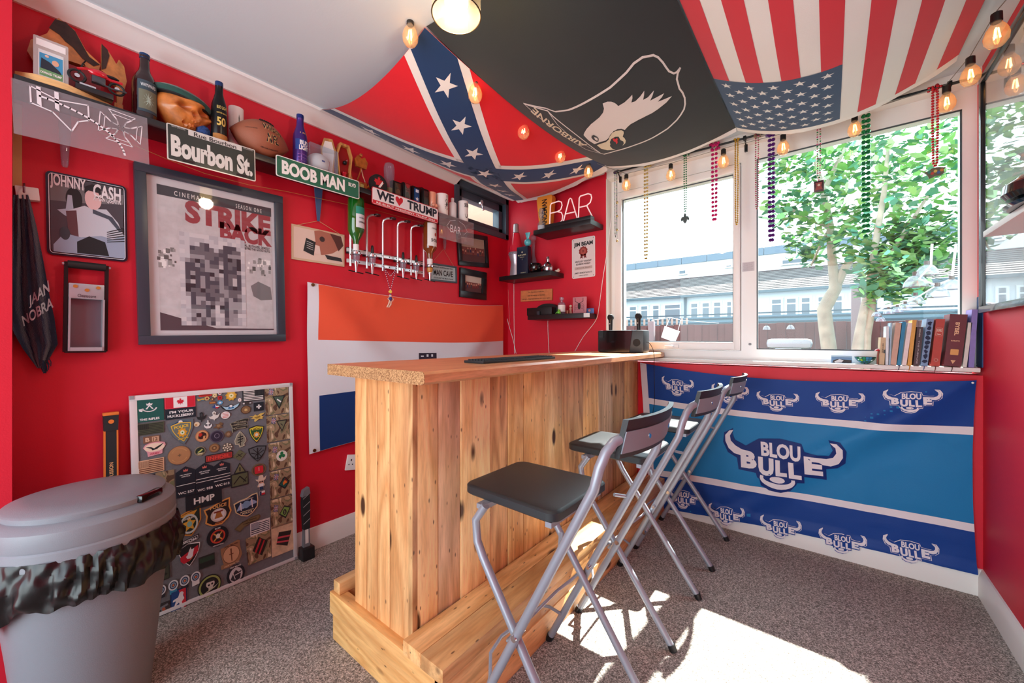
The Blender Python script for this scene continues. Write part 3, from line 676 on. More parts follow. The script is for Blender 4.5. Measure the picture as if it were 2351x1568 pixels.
def logo(cx, cy, w, ins=True):
    """white horns and lettering; local x to the right, y up, half width 1"""
    def T(pts): return [(cx + x * w / 1.53, cy - y * w * 1.3 / .88) for x, y in pts]
    def L(t, a, b, c, d, k=.035): vs, fs = text_mesh(t, k); return (T([((a + c) / 2 + x * (c - a), (b + d) / 2 + y * (d - b)) for x, y in vs]), fs)
    let = [L('B', -.71, -.17, -.42, .11, .06), L('BLOU', -.33, .06, .34, .29, .04), L('U', -.39, -.23, -.12, .04, .06), L('L', -.09, -.21, .10, .03, .06), L('L', .13, -.22, .34, .03, .06), L('E', .39, -.12, .68, .16, .06)]
    horn = [T([(-.82, .42), (-.9, .40), (-.98, .32), (-.985, .22), (-.93, .11), (-.83, .04), (-.71, .02), (-.71, .11), (-.58, .11), (-.68, .12), (-.80, .17), (-.88, .24), (-.89, .32)]),
            T([(.80, .40), (.9, .40), (.985, .32), (.985, .2), (.92, .1), (.8, .05), (.68, .06), (.62, .09), (.62, .16), (.74, .16), (.84, .19), (.89, .26), (.88, .34)])]
    muz = [T(arc(-.07, -.27, .3, 195, -10, 14, -.15) + arc(-.07, -.26, .24, -10, 195, 12, -.08)), T(circ(-.07, -.275, .13, .05, 14))]
    out = [(-.82, .45), (-1.0, .36), (-1.03, .2), (-.95, .04), (-.78, -.03), (-.76, -.21), (-.44, -.22), (-.42, -.28), (-.38, -.30), (-.36, -.40), (-.22, -.46), (-.02, -.47), (.14, -.42), (.24, -.32), (.26, -.28), (.38, -.27), (.38, -.17), (.73, -.17), (.73, 0), (.9, .03), (1.02, .12), (1.04, .3), (.95, .43), (.78, .44), (.84, .3), (.78, .21), (.6, .2), (.4, .22), (.36, .33), (.0, .37), (-.36, .33), (-.6, .19), (-.8, .26), (-.84, .36)]
    return T(out), T([(x * .965 + .0, y * .94 - .0) for x, y in out]), let, horn + muz
def at_px(x, y): u, v = inv(Sb, x, y); return u, v
OW, OB, LT = [], [], []
rows = [[(1556, 888), (1676, 905), (1785, 922), (1927, 924), (2092, 920)], [(1570, 1145), (1668, 1183), (1792, 1213), (1934, 1246), (2090, 1263)]]
for row in rows:
    for x, y in row:
        u, v = at_px(x, y); a, b_, c, d = logo(u, v, .098); OW.append(a); OB.append(b_); LT += c + d
u, v = at_px(1792, 1062); a, b_, c, d = logo(u, v, .285)
v1 = at_px(1800, 955)[1]; v2 = at_px(1800, 1135)[1]
sv = [at_px(2090, 968)[1], at_px(2090, 1205)[1]]
sv = [.265, .765]
prints(o, Sb, *NB, [([rect(.0, 0, 1, sv[0] - .02), rect(0, sv[1] + .02, 1, 1)], B0), ([rect(.0, sv[0] - .022, 1, sv[0] + .02), rect(.0, sv[1] - .02, 1, sv[1] + .022)], BW), ([rect(0, 0, .028, 1)], BW),
                    (OW, BW), (OB, B0), ([a], B2), (LT, BW), (c + d, BW)], (0, -1, 0))
# its neighbour: red edge and cord
m = MB(cloth_mat((210, 30, 40))); x0 = on(1467, 840, 1, YW - .005).x
m.box((x0, YW - .008, .3), (x0 + .04, YW - .003, .99)); m.build('cloth_strip', None, label='narrow red cloth strip on the wall between the bar and the blue flag', cat='cloth')
for uv in ((.992, .012), (.006, .01)):
    m = MB(mat((230, 230, 230), .3)); p = Sb(*uv); m.ball(p + V((0, -.006, 0)), .005, 8); q = m.build('push_pin', o); q.matrix_parent_inverse = Matrix.Translation(-o.location)

# ------------------------------------------------------------------ left wall: frames and tin signs
def quad(tl, tr, br, bl, ax=0, val=XL, nrm=(1, 0, 0)):
    P = [on(p[0], p[1], ax, val) for p in (tl, tr, br, bl)]
    c = (P[0] + P[1] + P[2] + P[3]) / 4; u = ((P[1] - P[0]) + (P[2] - P[3])).normalized(); n = V(nrm); v = n.cross(u).normalized()
    w = ((P[1] - P[0]).dot(u) + (P[2] - P[3]).dot(u)) / 2; h = ((P[0] - P[3]).dot(v) + (P[1] - P[2]).dot(v)) / 2
    return Fr(c, u, v, n), w, h
G = lambda *c: mat(c, .7)
def paper(c): return mat(c, .6)
def frame4(m, w, h, b, z0, z1, mt, slope=0):
    for x0, y0, x1, y1 in ((-w / 2, -h / 2, w / 2, -h / 2 + b), (-w / 2, h / 2 - b, w / 2, h / 2), (-w / 2, -h / 2 + b, -w / 2 + b, h / 2 - b), (w / 2 - b, -h / 2 + b, w / 2, h / 2 - b)):
        m.fbox(x0, y0, x1, y1, z0, z1, mt, bev=.002)
PGL = glass_mat('picture_glass', refl=.45, rough=.03)
# big framed poster
f, w, h = quad((311, 379), (649, 452), (646, 787), (310, 787))
DKF = mat((52, 60, 72), .35)
t = thing('framed_poster', 'large dark-framed film poster behind glass on the left wall, under the black street sign', 'poster', f.at(0, -h / 2))
m = MB(DKF, f); frame4(m, w, h, .036, .001, .03, DKF); m.build('frame', t)
m = MB(paper((206, 208, 214)), f); m.fbox(-w / 2 + .03, -h / 2 + .03, w / 2 - .03, h / 2 - .03, .004, .01); m.build('mount', t)
m = MB(None, f); iw, ih = w * .785, h * .83
def B(x, y): return (x * iw / 2 + .01, y * ih / 2 - .005)
def Bp(P): return [B(*p) for p in P]
pp = mat((196, 194, 198), .6, var=.1, vscale=30)
m.poly(Bp(rect(-1, -1, 1, 1)), .0106, pp)
m.poly(Bp(rect(-1, .86, 1, 1)), .011, G(60, 62, 70)); m.txt('SEASON ONE', *B(.55, .92), .25 * iw, .02, .0116, G(225, 225, 225), .01, spacing=1.6); m.txt('CINEMAX', *B(-.5, .92), .24 * iw, .02, .0116, G(225, 225, 225), .01, spacing=1.6)
RD = G(150, 62, 70)
m.txt('STRIKE', *B(.2, .7), .78 * iw, .1, .0114, RD, .05); m.txt('BACK', *B(.5, .5), .5 * iw, .085, .0114, RD, .05)
m.txt('ORIGINAL. RUTHLESS. DEADLY.', *B(.62, .33), .34 * iw, .012, .0114, G(40, 40, 44), .02); m.txt("AND THEY'RE THE GOOD GUYS.", *B(.62, .285), .34 * iw, .012, .0114, G(40, 40, 44), .02)
random.seed(3)
for side in (-1, 1):                                          # grey skyline
    for k in range(26):
        x = (side * random.uniform(.5, .97)) if side > 0 else random.uniform(-.99, -.74); y = random.uniform(-.12, .12); s = random.uniform(.02, .06)
        m.poly(Bp(rect(x - s, y - s * .5, x + s * .3, y + s * .8)), .0108 + k * 2e-5, G(*[random.choice((90, 120, 150, 235))] * 3))
m.poly(Bp([(-1, -1), (-1, -.75), (-.6, -.85), (-.1, -.97), (1, -.98), (1, -1)]), .0113, G(78, 66, 74))
m.poly(Bp([(.55, -.3), (.7, -.22), (.95, -.3), (.98, -.5), (.75, -.52), (.6, -.46)]), .0112, G(120, 118, 122))
# a plain mosaic of dark tones where the figures are blurred
cols = [(70, 72, 84), (104, 102, 110), (150, 148, 154), (44, 42, 52), (190, 186, 190), (98, 70, 78)]
nx, ny = 14, 22
for i in range(nx):
    for j in range(ny):
        x = -.68 + 1.13 * i / nx; y = -.93 + 1.33 * j / ny
        fx = (i + .5) / nx; fy = (j + .5) / ny
        d1 = abs(fx - .33) / (.17 + .12 * sin(fy * 3)); d2 = abs(fx - .75) / (.14 + .1 * sin(fy * 3)); top = fy > .93
        body = (min(d1, d2) < .82) and not (fy > .86 and min(abs(fx - .33), abs(fx - .75)) > .08) and not top
        c = random.choice([cols[min(4, max(0, int(1.5 + 4.5 * noise.noise(V((i * .7, j * .28, 3))) + random.uniform(-.6, .6))))]]) if body else random.choice([(196, 196, 202), (180, 180, 188), (206, 204, 208)])
        if fy < .3 and body and random.random() < .35: c = (160, 158, 164)
        m.poly(Bp(rect(x, y, x + 1.13 / nx, y + 1.33 / ny)), .0118, G(*c))
m.build('print', t, False)
m = MB(PGL, f); m.poly(rect(-w / 2 + .034, -h / 2 + .034, w / 2 - .034, h / 2 - .034), .022); m.build('glazing', t, False)

# tin sign of a guitarist
def rr_sign(name, label, q, r, th, face, edge, extra, d=.002, val=XL, ax=0, nrm=(1, 0, 0), cat='sign', inset=.006):
    f, w, h = quad(*q, ax=ax, val=val, nrm=nrm)
    f = f.move(0, 0, d); m = MB(edge, f); m.slab(rrect(-w / 2, -h / 2, w / 2, h / 2, r), 0, th, edge)
    m.poly(rrect(-w / 2 + inset, -h / 2 + inset, w / 2 - inset, h / 2 - inset, max(.001, r - inset * .6)), th + .0006, face)
    extra(m, w, h, th + .0012); return m.build(name, None, label=label, cat=cat)
def ex(m, w, h, z):
    P = lambda pts: [(x * w / 2, y * h / 2) for x, y in pts]
    m.poly(P(rrect(-.9, -.92, .9, .92, .08)), z, mat((70, 74, 82), .25)); z += .0005
    m.poly(P([(-.9, .3), (-.2, .35), (.9, .5), (.9, .75), (-.9, .75)]), z, G(112, 112, 116))
    m.poly(P(circ(-.35, .42, .2, .28)), z + .0003, G(34, 32, 36)); m.poly(P([(-.75, .1), (-.55, .15), (-.5, .5), (-.4, .5), (-.36, .1), (-.1, .05), (-.2, -.2), (-.6, .0)]), z + .0005, G(170, 182, 200))
    m.poly(P([(-.5, .12), (-.1, .3), (.1, .25), (.45, .3), (.75, 0), (.92, -.35), (.5, -.5), (-.3, -.55), (-.5, -.2)]), z + .0006, G(196, 204, 216))
    m.poly(P([(-.55, .1), (-.3, .15), (-.25, -.6), (-.5, -.4)]), z + .0008, G(96, 60, 66))
    m.poly(P(circ(.12, .5, .21, .27)), z + .0009, G(224, 190, 190)); m.poly(P([(-.1, .6), (-.08, .78), (.1, .88), (.3, .8), (.33, .55), (.25, .68), (.0, .7)]), z + .0011, G(30, 30, 36))
    m.poly(P([(-.85, -.75), (-.6, -.45), (-.2, -.5), (.3, -.4), (.6, -.45), (.92, -.3), (.92, -.92), (-.85, -.92)]), z + .0012, G(150, 166, 190))
    m.poly(P([(-.3, -.62), (0, -.45), (.4, -.55), (.5, -.9), (-.3, -.9)]), z + .0014, G(26, 26, 32)); m.poly(P(circ(-.58, -.45, .12, .16)), z + .0015, G(60, 62, 72))
    for k in range(6): m.poly(P([(.45, -.28 - .05 * k), (.92, -.1 - .07 * k), (.92, -.13 - .07 * k), (.45, -.3 - .05 * k)]), z + .0016, G(30, 32, 36))
    m.poly(P([(.1, .25), (.6, .12), (.85, -.2), (.78, -.24), (.5, .05), (.1, .14)]), z + .0013, G(70, 78, 92))
    m.txt('JOHNNY', -.38 * w, .79 * h / 2, .0, 0, 0) if 0 else None
    m.txt('JOHNNY', -.24 * w, .77 * h / 2, .42 * w, .055, z + .0018, G(232, 232, 236), .03); m.txt('CASH', .24 * w, .72 * h / 2, .36 * w, .055, z + .0018, G(232, 232, 236), .03)
    m.txt('AT SAN QUENTIN', .24 * w, .52 * h / 2, .36 * w, .018, z + .0018, G(232, 232, 236), .03)
    for q in stroke([(x * w / 2, y * h / 2) for x, y in rrect(-.93, -.95, .93, .95, .08)], .002, True): m.poly(q, z + .0017, G(220, 226, 236))
rr_sign('tin_sign', 'square tin sign of a guitar player in white lettering, left of the big poster', ((104, 394), (290, 427), (292, 605), (107, 581)), .015, .006, mat((24, 26, 32), .25), mat((36, 44, 60), .2, .3), ex)

# can crusher
f, w, h = quad((149, 604), (242, 611), (241, 810), (149, 808))
t = thing('can_crusher', 'wall-mounted metal can crusher with a black roller handle', 'crusher', f.at(0, -h / 2))
BK = mat((30, 31, 34), .35, .4); GM = mat((176, 182, 190), .35, .4)
m = MB(BK, f)
for s in (-1, 1): m.fbox(s * w / 2 - .005, -h * .49, s * w / 2 + .005, h / 2, .01, .035)
m.build('arm', t)
m = MB(mat((22, 22, 24), .5)); m.cyl(f.at(-w * .47, h * .475, .03), f.at(w * .47, h * .475, .03), .014, n=16); m.build('handle', t)
for s in (-1, 1): m = MB(CHROME); m.cyl(f.at(s * w * .47, h * .475, .03), f.at(s * w * .6, h * .475, .03), .005, n=10); m.build('bolt', t)
m = MB(GM, f); m.fbox(-w * .44, h * .1, w * .44, h * .27, .002, .04, bev=.003); hd = m.build('pressing_head', t)
m = MB(mat((60, 62, 68), .5), f); m.txt('Cleanscore', 0, h * .135, w * .45, .012, .0412, None, .01); m.build('lettering', hd)
for dx in (-.28, 0, .28): m = MB(mat((214, 190, 90), .3, .8), f); m.cyl(f.at(dx * w, h * (.235 if dx else .2), .04), f.at(dx * w, h * (.235 if dx else .2), .043), .006, n=12); m.build('screw', hd)
m = MB(GM, f); m.fbox(-w * .44, -h * .48, -w * .39, h * .1, .002, .055); m.fbox(w * .39, -h * .48, w * .44, h * .1, .002, .055); m.fbox(-w * .39, -h * .48, w * .39, -h * .44, .002, .06); m.fbox(-w * .39, -h * .44, w * .39, h * .1, .0, .006, mat((120, 126, 136), .35, .6)); m.build('tray', t)
m = MB(BK, f); m.fbox(-w * .5, -h * .5, w * .5, -h * .475, .0, .05); m.build('base_bar', t)

# socket box, hook and bar towel
f, w, h = quad((35, 430), (90, 436), (90, 466), (35, 458))
m = MB(mat((232, 232, 230), .4), f); m.fbox(-w / 2, -h / 2, w / 2, h / 2, 0, .03, bev=.003); m.build('socket_box', None, label='white plastic socket box above the hanging towel', cat='socket')
m = MB(mat((196, 150, 96), .6)); p = on(38, 240, 0, XL); q = on(38, 430, 0, XL); m.box((XL, p.y - .012, q.z), (XL + .012, p.y + .012, p.z)); m.build('wood_strip', None, label='thin bare wood strip up the wall under the shelf end', cat='wood strip')
hk = on(55, 440, 0, XL + .04)
m = MB(STEEL); m.tube([V((XL + .03, hk.y, hk.z + .03)), hk + V((.0, 0, .02)), hk + V((.015, 0, -.005)), hk + V((.02, 0, .015))], .003, 8); m.build('towel_hook', None, label='small steel hook carrying the dark towel', cat='hook')
TW = mat((20, 34, 58), .95, bump=1.0, bscale=260, sheen=.4, var=.2, vscale=40)
L_ = [(28, 447), (22, 560), (18, 650), (16, 720), (32, 765), (52, 800), (85, 845)]; R_ = [(66, 447), (84, 520), (100, 600), (114, 680), (125, 730), (133, 790), (100, 846)]
def Stw(u, v):
    k = min(int(v * 6), 5); a = v * 6 - k
    l = V(L_[k]) * (1 - a) + V(L_[k + 1]) * a; r = V(R_[k]) * (1 - a) + V(R_[k + 1]) * a; q = l * (1 - u) + r * u
    d = .03 + .014 * sin(u * 9 + v * 3) * min(1, v * 4 + .3) + .006 * sin(u * 23 + v * 6) + .012 * noise.noise(V((u * 3, v * 5, 2)))
    return on(q[0], q[1], 0, XL + d)
Stw = memo(Stw)
m = MB(TW); grid(m, Stw, 26, 48, TW); grid(m, lambda u, v: Stw(u, v) + V((-.012, 0, 0)), 26, 48, TW)
for k in range(22):
    p = Stw(.55 + .45 * (k / 22), .93 + .05 * random.random()); m.tube([p, p + V((.002, .006 * random.random(), -.012)), p + V((0, .004, -.028))], .0016, 4)
o = m.build('bar_towel', None, label='dark navy bar towel with white lettering hanging from a wall hook', cat='towel')
TWm = cloth_mat((205, 210, 218))
m = MB()
for tx, a, b_, hh in (('GUAANTANA', (62, 706), (112, 655), .045), ('INOBRAVO', (55, 745), (122, 688), .055)):
    pass
def towtext(tx, ua, va, ub, vb, hh):
    vs, fs = text_mesh(tx, .02); A = V((ua, va)); Bv = V((ub, vb)); md = (A + Bv) / 2; return ([tuple(md + (Bv - A) * x + V((.25, -1)) * y * hh) for x, y in vs], fs)
drape(m, Stw, [towtext('JAAN', *inv(Stw, 66, 697), *inv(Stw, 113, 660), .07), towtext('NOBRA', *inv(Stw, 52, 738), *inv(Stw, 121, 693), .08)], TWm, V((.002, 0, 0)), 26, 48)
p = m.build('lettering', o); p.matrix_parent_inverse = Matrix.Translation(-o.location)

# hanging printed board with string, and its ribbon
def string_tri(name, f, w, h, top, par, mt):
    m = MB(mt)
    for s in (-.4, .4): m.tube([f.at(s * w, h / 2, .008), top], .0012, 5)
    m.build(name, par)
f, w, h = quad((668, 513), (789, 541), (789, 612), (668, 596))
t = thing('hanging_picture', 'small printed board of a horse and a chalk sign, hung on string', 'picture', f.at(0, -h / 2))
m = MB(mat((206, 180, 150), .7), f); m.fbox(-w / 2, -h / 2, w / 2, h / 2, .001, .009)
P = lambda pts: [(x * w / 2, y * h / 2) for x, y in pts]
m.poly(P(rect(-.93, -.88, .93, .88)), .0094, G(222, 200, 186)); m.poly(P([(-.2, .85), (.0, .95), (.4, .9), (.8, .8), (.85, .1), (.5, -.3), (.1, -.5), (-.2, -.4), (-.15, .2)]), .0098, G(168, 106, 88))
m.poly(P([(.4, .9), (.85, .85), (.95, .3), (.75, -.1), (.6, .4)]), .0102, G(88, 50, 46)); m.poly(P(circ(.1, .45, .1, .16)), .0106, G(60, 44, 44)); m.poly(P([(-.3, .1), (0, .0), (.05, -.5), (-.3, -.45)]), .0106, G(226, 206, 196))
m.poly(P([(-.5, .35), (-.15, .2), (-.22, -.62), (-.6, -.42)]), .011, G(36, 40, 42)); m.poly(P([(.2, -.45), (.85, -.5), (.9, -.72), (.3, -.7)]), .011, G(44, 44, 48))
for k in range(4): m.poly(P([(-.48, .18 - .12 * k), (-.24, .08 - .12 * k), (-.24, .05 - .12 * k), (-.48, .15 - .12 * k)]), .0114, G(200, 200, 200))
m.build('printed_board', t, False); top = on(731, 507, 0, XL + .012); string_tri('string', f, w, h, top, t, mat((196, 170, 120), .8))
CLR = glass_mat('clear_acrylic', (235, 243, 250), .5, .03, .12, (200, 215, 235))
m = MB(mat((66, 92, 132), .35, alpha if 0 else 0)); q = on(731, 508, 0, XL + .015); r_ = on(727, 432, 0, XL + .015)
m.fr = Fr((XL + .012, 0, 0), (0, 1, 0), (0, 0, 1), (1, 0, 0)); m.slab([(q.y - .006, q.z), (q.y + .006, q.z), (q.y + .022, r_.z), (q.y - .022, r_.z)], 0, .006); m.build('blue_ribbon', None, label='folded blue ribbon hanging from the shelf above the horse picture', cat='ribbon')
f, w, h = quad((983, 602), (1047, 613), (1046, 650), (984, 645))
t = thing('hanging_sign', 'small slate-blue MAN CAVE sign hung on string beside the spirit dispensers', 'sign', f.at(0, -h / 2))
m = MB(mat((62, 82, 92), .5), f); frame4(m, w, h, .012, .001, .014, mat((62, 82, 92), .5)); m.build('frame', t)
m = MB(None, f); m.poly(rect(-w / 2 + .01, -h / 2 + .01, w / 2 - .01, h / 2 - .01), .008, G(168, 190, 196)); m.txt('MAN CAVE', 0, 0, w * .7, h * .34, .009, G(22, 24, 28), .02)
m.txt('WHAT HAPPENS IN THE', 0, h * .3, w * .7, h * .08, .009, G(50, 56, 60), .02); m.txt('STAYS IN THE MAN CAVE', 0, -h * .3, w * .7, h * .08, .009, G(50, 56, 60), .02); m.build('panel', t, False)
string_tri('string', f, w, h, on(1018, 572, 0, XL + .012), t, mat((196, 140, 110), .8))
# photo frames
for (q, lab, ph) in ((((1049, 535), (1118, 541), (1117, 618), (1048, 606)), 'black-framed group photo hanging just below the high small window', 0), (((1055, 615), (1114, 626), (1113, 690), (1052, 681)), 'small black-framed square photo, the lower of the two photo frames', 1)):
    f, w, h = quad(*q); t = thing('photo_frame', lab, 'photo frame', f.at(0, -h / 2))
    m = MB(GLOSSBLACK, f); frame4(m, w, h, .035 if not ph else .05, .001, .02, mat((20, 22, 26), .3)); m.build('frame', t)
    b_ = .034 if not ph else .048; m = MB(None, f); m.poly(rect(-w / 2 + b_, -h / 2 + b_, w / 2 - b_, h / 2 - b_), .006, G(220, 218, 214)); b_ += .004
    x0, y0, x1, y1 = -w / 2 + b_, -h / 2 + b_, w / 2 - b_, h / 2 - b_
    m.poly(rect(x0, y0, x1, y1), .007, G(120, 70, 66)); m.poly(rect(x0, y0 + (y1 - y0) * .62, x1, y1), .0075, G(168, 150, 136) if not ph else G(196, 190, 180)); m.poly(rect(x0, y0, x1, y0 + (y1 - y0) * .3), .0075, G(86, 52, 56))
    for k in range(9):
        cx = x0 + (x1 - x0) * (k + .7) / 9.5; cy = y0 + (y1 - y0) * random.uniform(.42, .6); m.poly(circ(cx, cy, .006, .008, 10), .0085, G(206, 156, 136)); m.poly(rect(cx - .007, cy - .03, cx + .007, cy - .007), .008, G(*random.choice([(50, 50, 90), (110, 40, 46), (60, 56, 60)])))
    m.build('photo', t, False)
# double socket by the flag
f, w, h = quad((794, 1044), (826, 1042), (826, 1077), (794, 1079))
m = MB(mat((236, 236, 234), .3), f); m.fbox(-w / 2, -h / 2, w / 2 + .05, h / 2, 0, .01, bev=.003)
for dx in (-.2, .9): m.fbox(dx * w - .003, .008, dx * w + .003, .02, .01, .0108, BLACK); m.fbox(dx * w - .014, -.014, dx * w - .008, -.008, .01, .0108, BLACK); m.fbox(dx * w + .008, -.014, dx * w + .014, -.008, .01, .0108, BLACK)
m.build('wall_socket', None, label='white double wall socket low beside the end of the bar', cat='socket')

# ------------------------------------------------------------------ long black shelf and all that stands on it
SF, SZ = -2.05, 2.008
m = MB(mat((22, 20, 22), .3, coat=.3)); ye = on(1086, 505, 0, SF).y
m.box((XL + .0005, -.015, SZ - .03), (SF, ye, SZ), bev=.003); m.build('wall_shelf', None, label='long black wall shelf under the coving, crowded with keepsakes', cat='shelf')
def SPt(px, x=-2.12): p = on(px, 300, 0, x); return V((x, p.y, SZ))
def zt(px, py, x=-2.12): return on(px, py, 0, x).z
FS = Fr((0, 0, 0), (0, 1, 0), (0, 0, 1), (1, 0, 0))
# near-end wood board with the card
a, b_ = on(30, 150, 0, -2.06), on(272, 236, 0, -2.06)
LW = wood_mat('light_board', (232, 186, 128), (212, 160, 100), (200, 150, 92), 'Y', 1, .5, False)
m = MB(LW); m.fr = Fr((0, 0, SZ + .001), (1, 0, 0), (0, 1, 0)); m.slab([(-2.185, -.012), (-2.085, -.012), (-2.055, .03), (-2.05, .1), (-2.1, b_.y - .02), (-2.12, b_.y), (-2.185, b_.y)], 0, .022); m.build('wood_board', None, label='pale wooden board lying on the near end of the long shelf', cat='board')
ZB = SZ + .0235
f, w, h = quad((70, 46), (152, 90), (160, 186), (82, 150), val=-2.085)
f = Fr(f.o, f.u, f.v, f.n); zb = ZB; cy_ = f.o.y
yl, yr = on(76, 100, 0, -2.085).y, on(157, 140, 0, -2.085).y; hh = zt(75, 46, -2.085) - zt(81, 148, -2.085)
f = Fr((-2.085, (yl + yr) / 2, zb + hh / 2), (0, 1, 0), (-.08, 0, 1), (1, 0, .08)); w, h = yr - yl, hh
t = thing('graded_card', 'trading card of a waving man in a clear slab, standing on the pale board', 'trading card', f.at(0, -h / 2))
m = MB(glass_mat('slab_plastic', (250, 250, 250), .45, .05, .45, (225, 225, 225)), f); m.slab(rrect(-w / 2, -h / 2, w / 2, h / 2, .004), -.003, .003); m.build('slab_case', t)
m = MB(None, f); m.poly(rect(-w * .42, h * .28, w * .42, h * .44), .0036, G(240, 240, 240)); m.poly(rect(-w * .36, -h * .44, w * .36, h * .2), .0036, G(220, 226, 228)); m.poly(rect(-w * .33, -h * .3, w * .33, h * .12), .004, G(66, 150, 196)); m.poly(rect(-w * .33, -h * .42, w * .33, -h * .25), .0042, G(110, 160, 110))
m.poly([(-w * .3, -h * .25), (-w * .28, h * .0), (-w * .05, -h * .05), (w * .25, -h * .2), (w * .3, -h * .27)], .0045, G(36, 44, 58)); m.poly(circ(w * .12, -h * .04, w * .1, h * .07), .0048, G(222, 170, 140)); m.poly(circ(-w * .12, h * .07, w * .06, h * .03), .0048, G(225, 190, 170))
m.txt('DONALD TRUMP', 0, -h * .34, w * .6, h * .055, .005, G(250, 250, 250), .03); m.build('card', t, False)
# burl wood pieces
BURL = mat((196, 128, 66), .35, var=.4, vscale=25, bump=1, bscale=40, coat=.3); CHAR = mat((52, 30, 24), .6, var=.5, vscale=30, bump=1, bscale=60)
def ragged(px, z0, z1, x, name, label, flip=1):
    P = [(on(a, b, 0, x)) for a, b in px]; m = MB(BURL); m.fr = Fr((x, 0, 0), (0, 1, 0), (0, 0, 1), (1, 0, 0)); m.slab([(p.y, p.z) for p in P], z0, z1, BURL); return m
xb = -2.165
pts = [(86, 160), (62, 120), (70, 95), (108, 80), (122, 55), (134, 45), (150, 58), (170, 72), (182, 92), (196, 118), (210, 132), (230, 150), (226, 168), (180, 150), (150, 140)]
m = ragged(pts, -.012, .012, xb, '', ''); z_ = [(112, 68), (126, 48), (150, 56), (172, 76), (190, 110), (204, 134), (228, 152), (214, 156), (188, 138), (166, 112), (150, 100), (136, 84)]
m.poly([(on(a, b, 0, xb).y, on(a, b, 0, xb).z) for a, b in z_], .014, CHAR)
m.box((xb - .01, on(86, 100, 0, xb).y, ZB), (xb + .01, on(230, 100, 0, xb).y, zt(160, 150, xb)), mat((150, 20, 30), .25))
m.build('burl_wood', None, label='charred live-edge burl wood piece standing behind the trading card', cat='wood piece')
xb = -2.15
pts = [(232, 104), (246, 118), (254, 130), (266, 150), (272, 140), (284, 156), (290, 190), (284, 212), (278, 252), (268, 250), (266, 200), (240, 170), (232, 165)]
m = ragged(pts, -.012, .012, xb, '', ''); zz = SZ
m.fr = Fr((xb, 0, 0), (0, 1, 0), (0, 0, 1), (1, 0, 0)); m.poly([(on(a, b, 0, xb).y, on(a, b, 0, xb).z) for a, b in [(232, 104), (246, 118), (250, 132), (242, 160), (232, 164)]], .014, CHAR)
yb_ = on(272, 200, 0, xb).y; m.box((xb - .01, yb_ - .012, SZ + .0005), (xb + .01, yb_ + .012, zt(272, 240, xb)), BURL)
m.build('burl_wood', None, label='upright golden burl wood slice left of the brown beer bottle', cat='wood piece')
# model motorbike on a plinth
a, b_ = on(172, 200, 0, -2.075), on(268, 238, 0, -2.075)
MX = -2.075
m = MB(mat((30, 30, 34), .3)); m.box((MX - .02, a.y, ZB), (MX + .018, b_.y - .01, ZB + .02), bev=.002); m.box((MX - .018, a.y + .01, ZB + .02), (MX + .016, a.y + .05, ZB + .026), CHROME); m.build('display_plinth', None, label='black and silver plinth under the red model motorbike', cat='plinth')
y0 = a.y - .01; zc_ = ZB + .027
t = thing('model_motorbike', 'red and black model motorbike on the long shelf', 'model', (MX, y0 + .06, zc_))
for yy in (.015, .115):
    m = MB(mat((24, 24, 26), .5)); N = 20; m.tube([(MX, y0 + yy + .02 * cos(2 * pi * k / N), zc_ + .024 + .02 * sin(2 * pi * k / N)) for k in range(N)], .004, 6, closed=True); wh = m.build('wheel', t)
    m = MB(CHROME); m.cyl((MX - .006, y0 + yy, zc_ + .024), (MX + .006, y0 + yy, zc_ + .024), .007, n=8)
    m.build('hub', wh)
m = MB(mat((196, 22, 40), .2, coat=.5)); m.ball((MX, y0 + .068, zc_ + .058), .02, 12, sc=(.6, 1.4, .7)); m.build('fuel_tank', t)
m = MB(mat((196, 22, 40), .2, coat=.5)); m.tube([(MX, y0 + .015, zc_ + .05), (MX, y0 + .04, zc_ + .062), (MX, y0 + .1, zc_ + .05), (MX, y0 + .13, zc_ + .052)], .005, 6); m.build('mudguard', t)
m = MB(BLACK); m.ball((MX, y0 + .1, zc_ + .06), .014, 10, sc=(.7, 1.6, .45)); m.build('saddle', t)
m = MB(mat((90, 92, 98), .3, .8)); m.box((MX - .01, y0 + .05, zc_ + .02), (MX + .01, y0 + .085, zc_ + .045), bev=.003); m.tube([(MX + .008, y0 + .06, zc_ + .025), (MX + .01, y0 + .1, zc_ + .016), (MX + .01, y0 + .14, zc_ + .02)], .003, 6); m.build('engine', t)
m = MB(BLACK); m.tube([(MX - .02, y0 + .035, zc_ + .08), (MX, y0 + .03, zc_ + .076), (MX + .02, y0 + .035, zc_ + .08)], .002, 6); m.tube([(MX, y0 + .015, zc_ + .024), (MX, y0 + .03, zc_ + .077)], .0025, 6); m.build('handlebar', t)

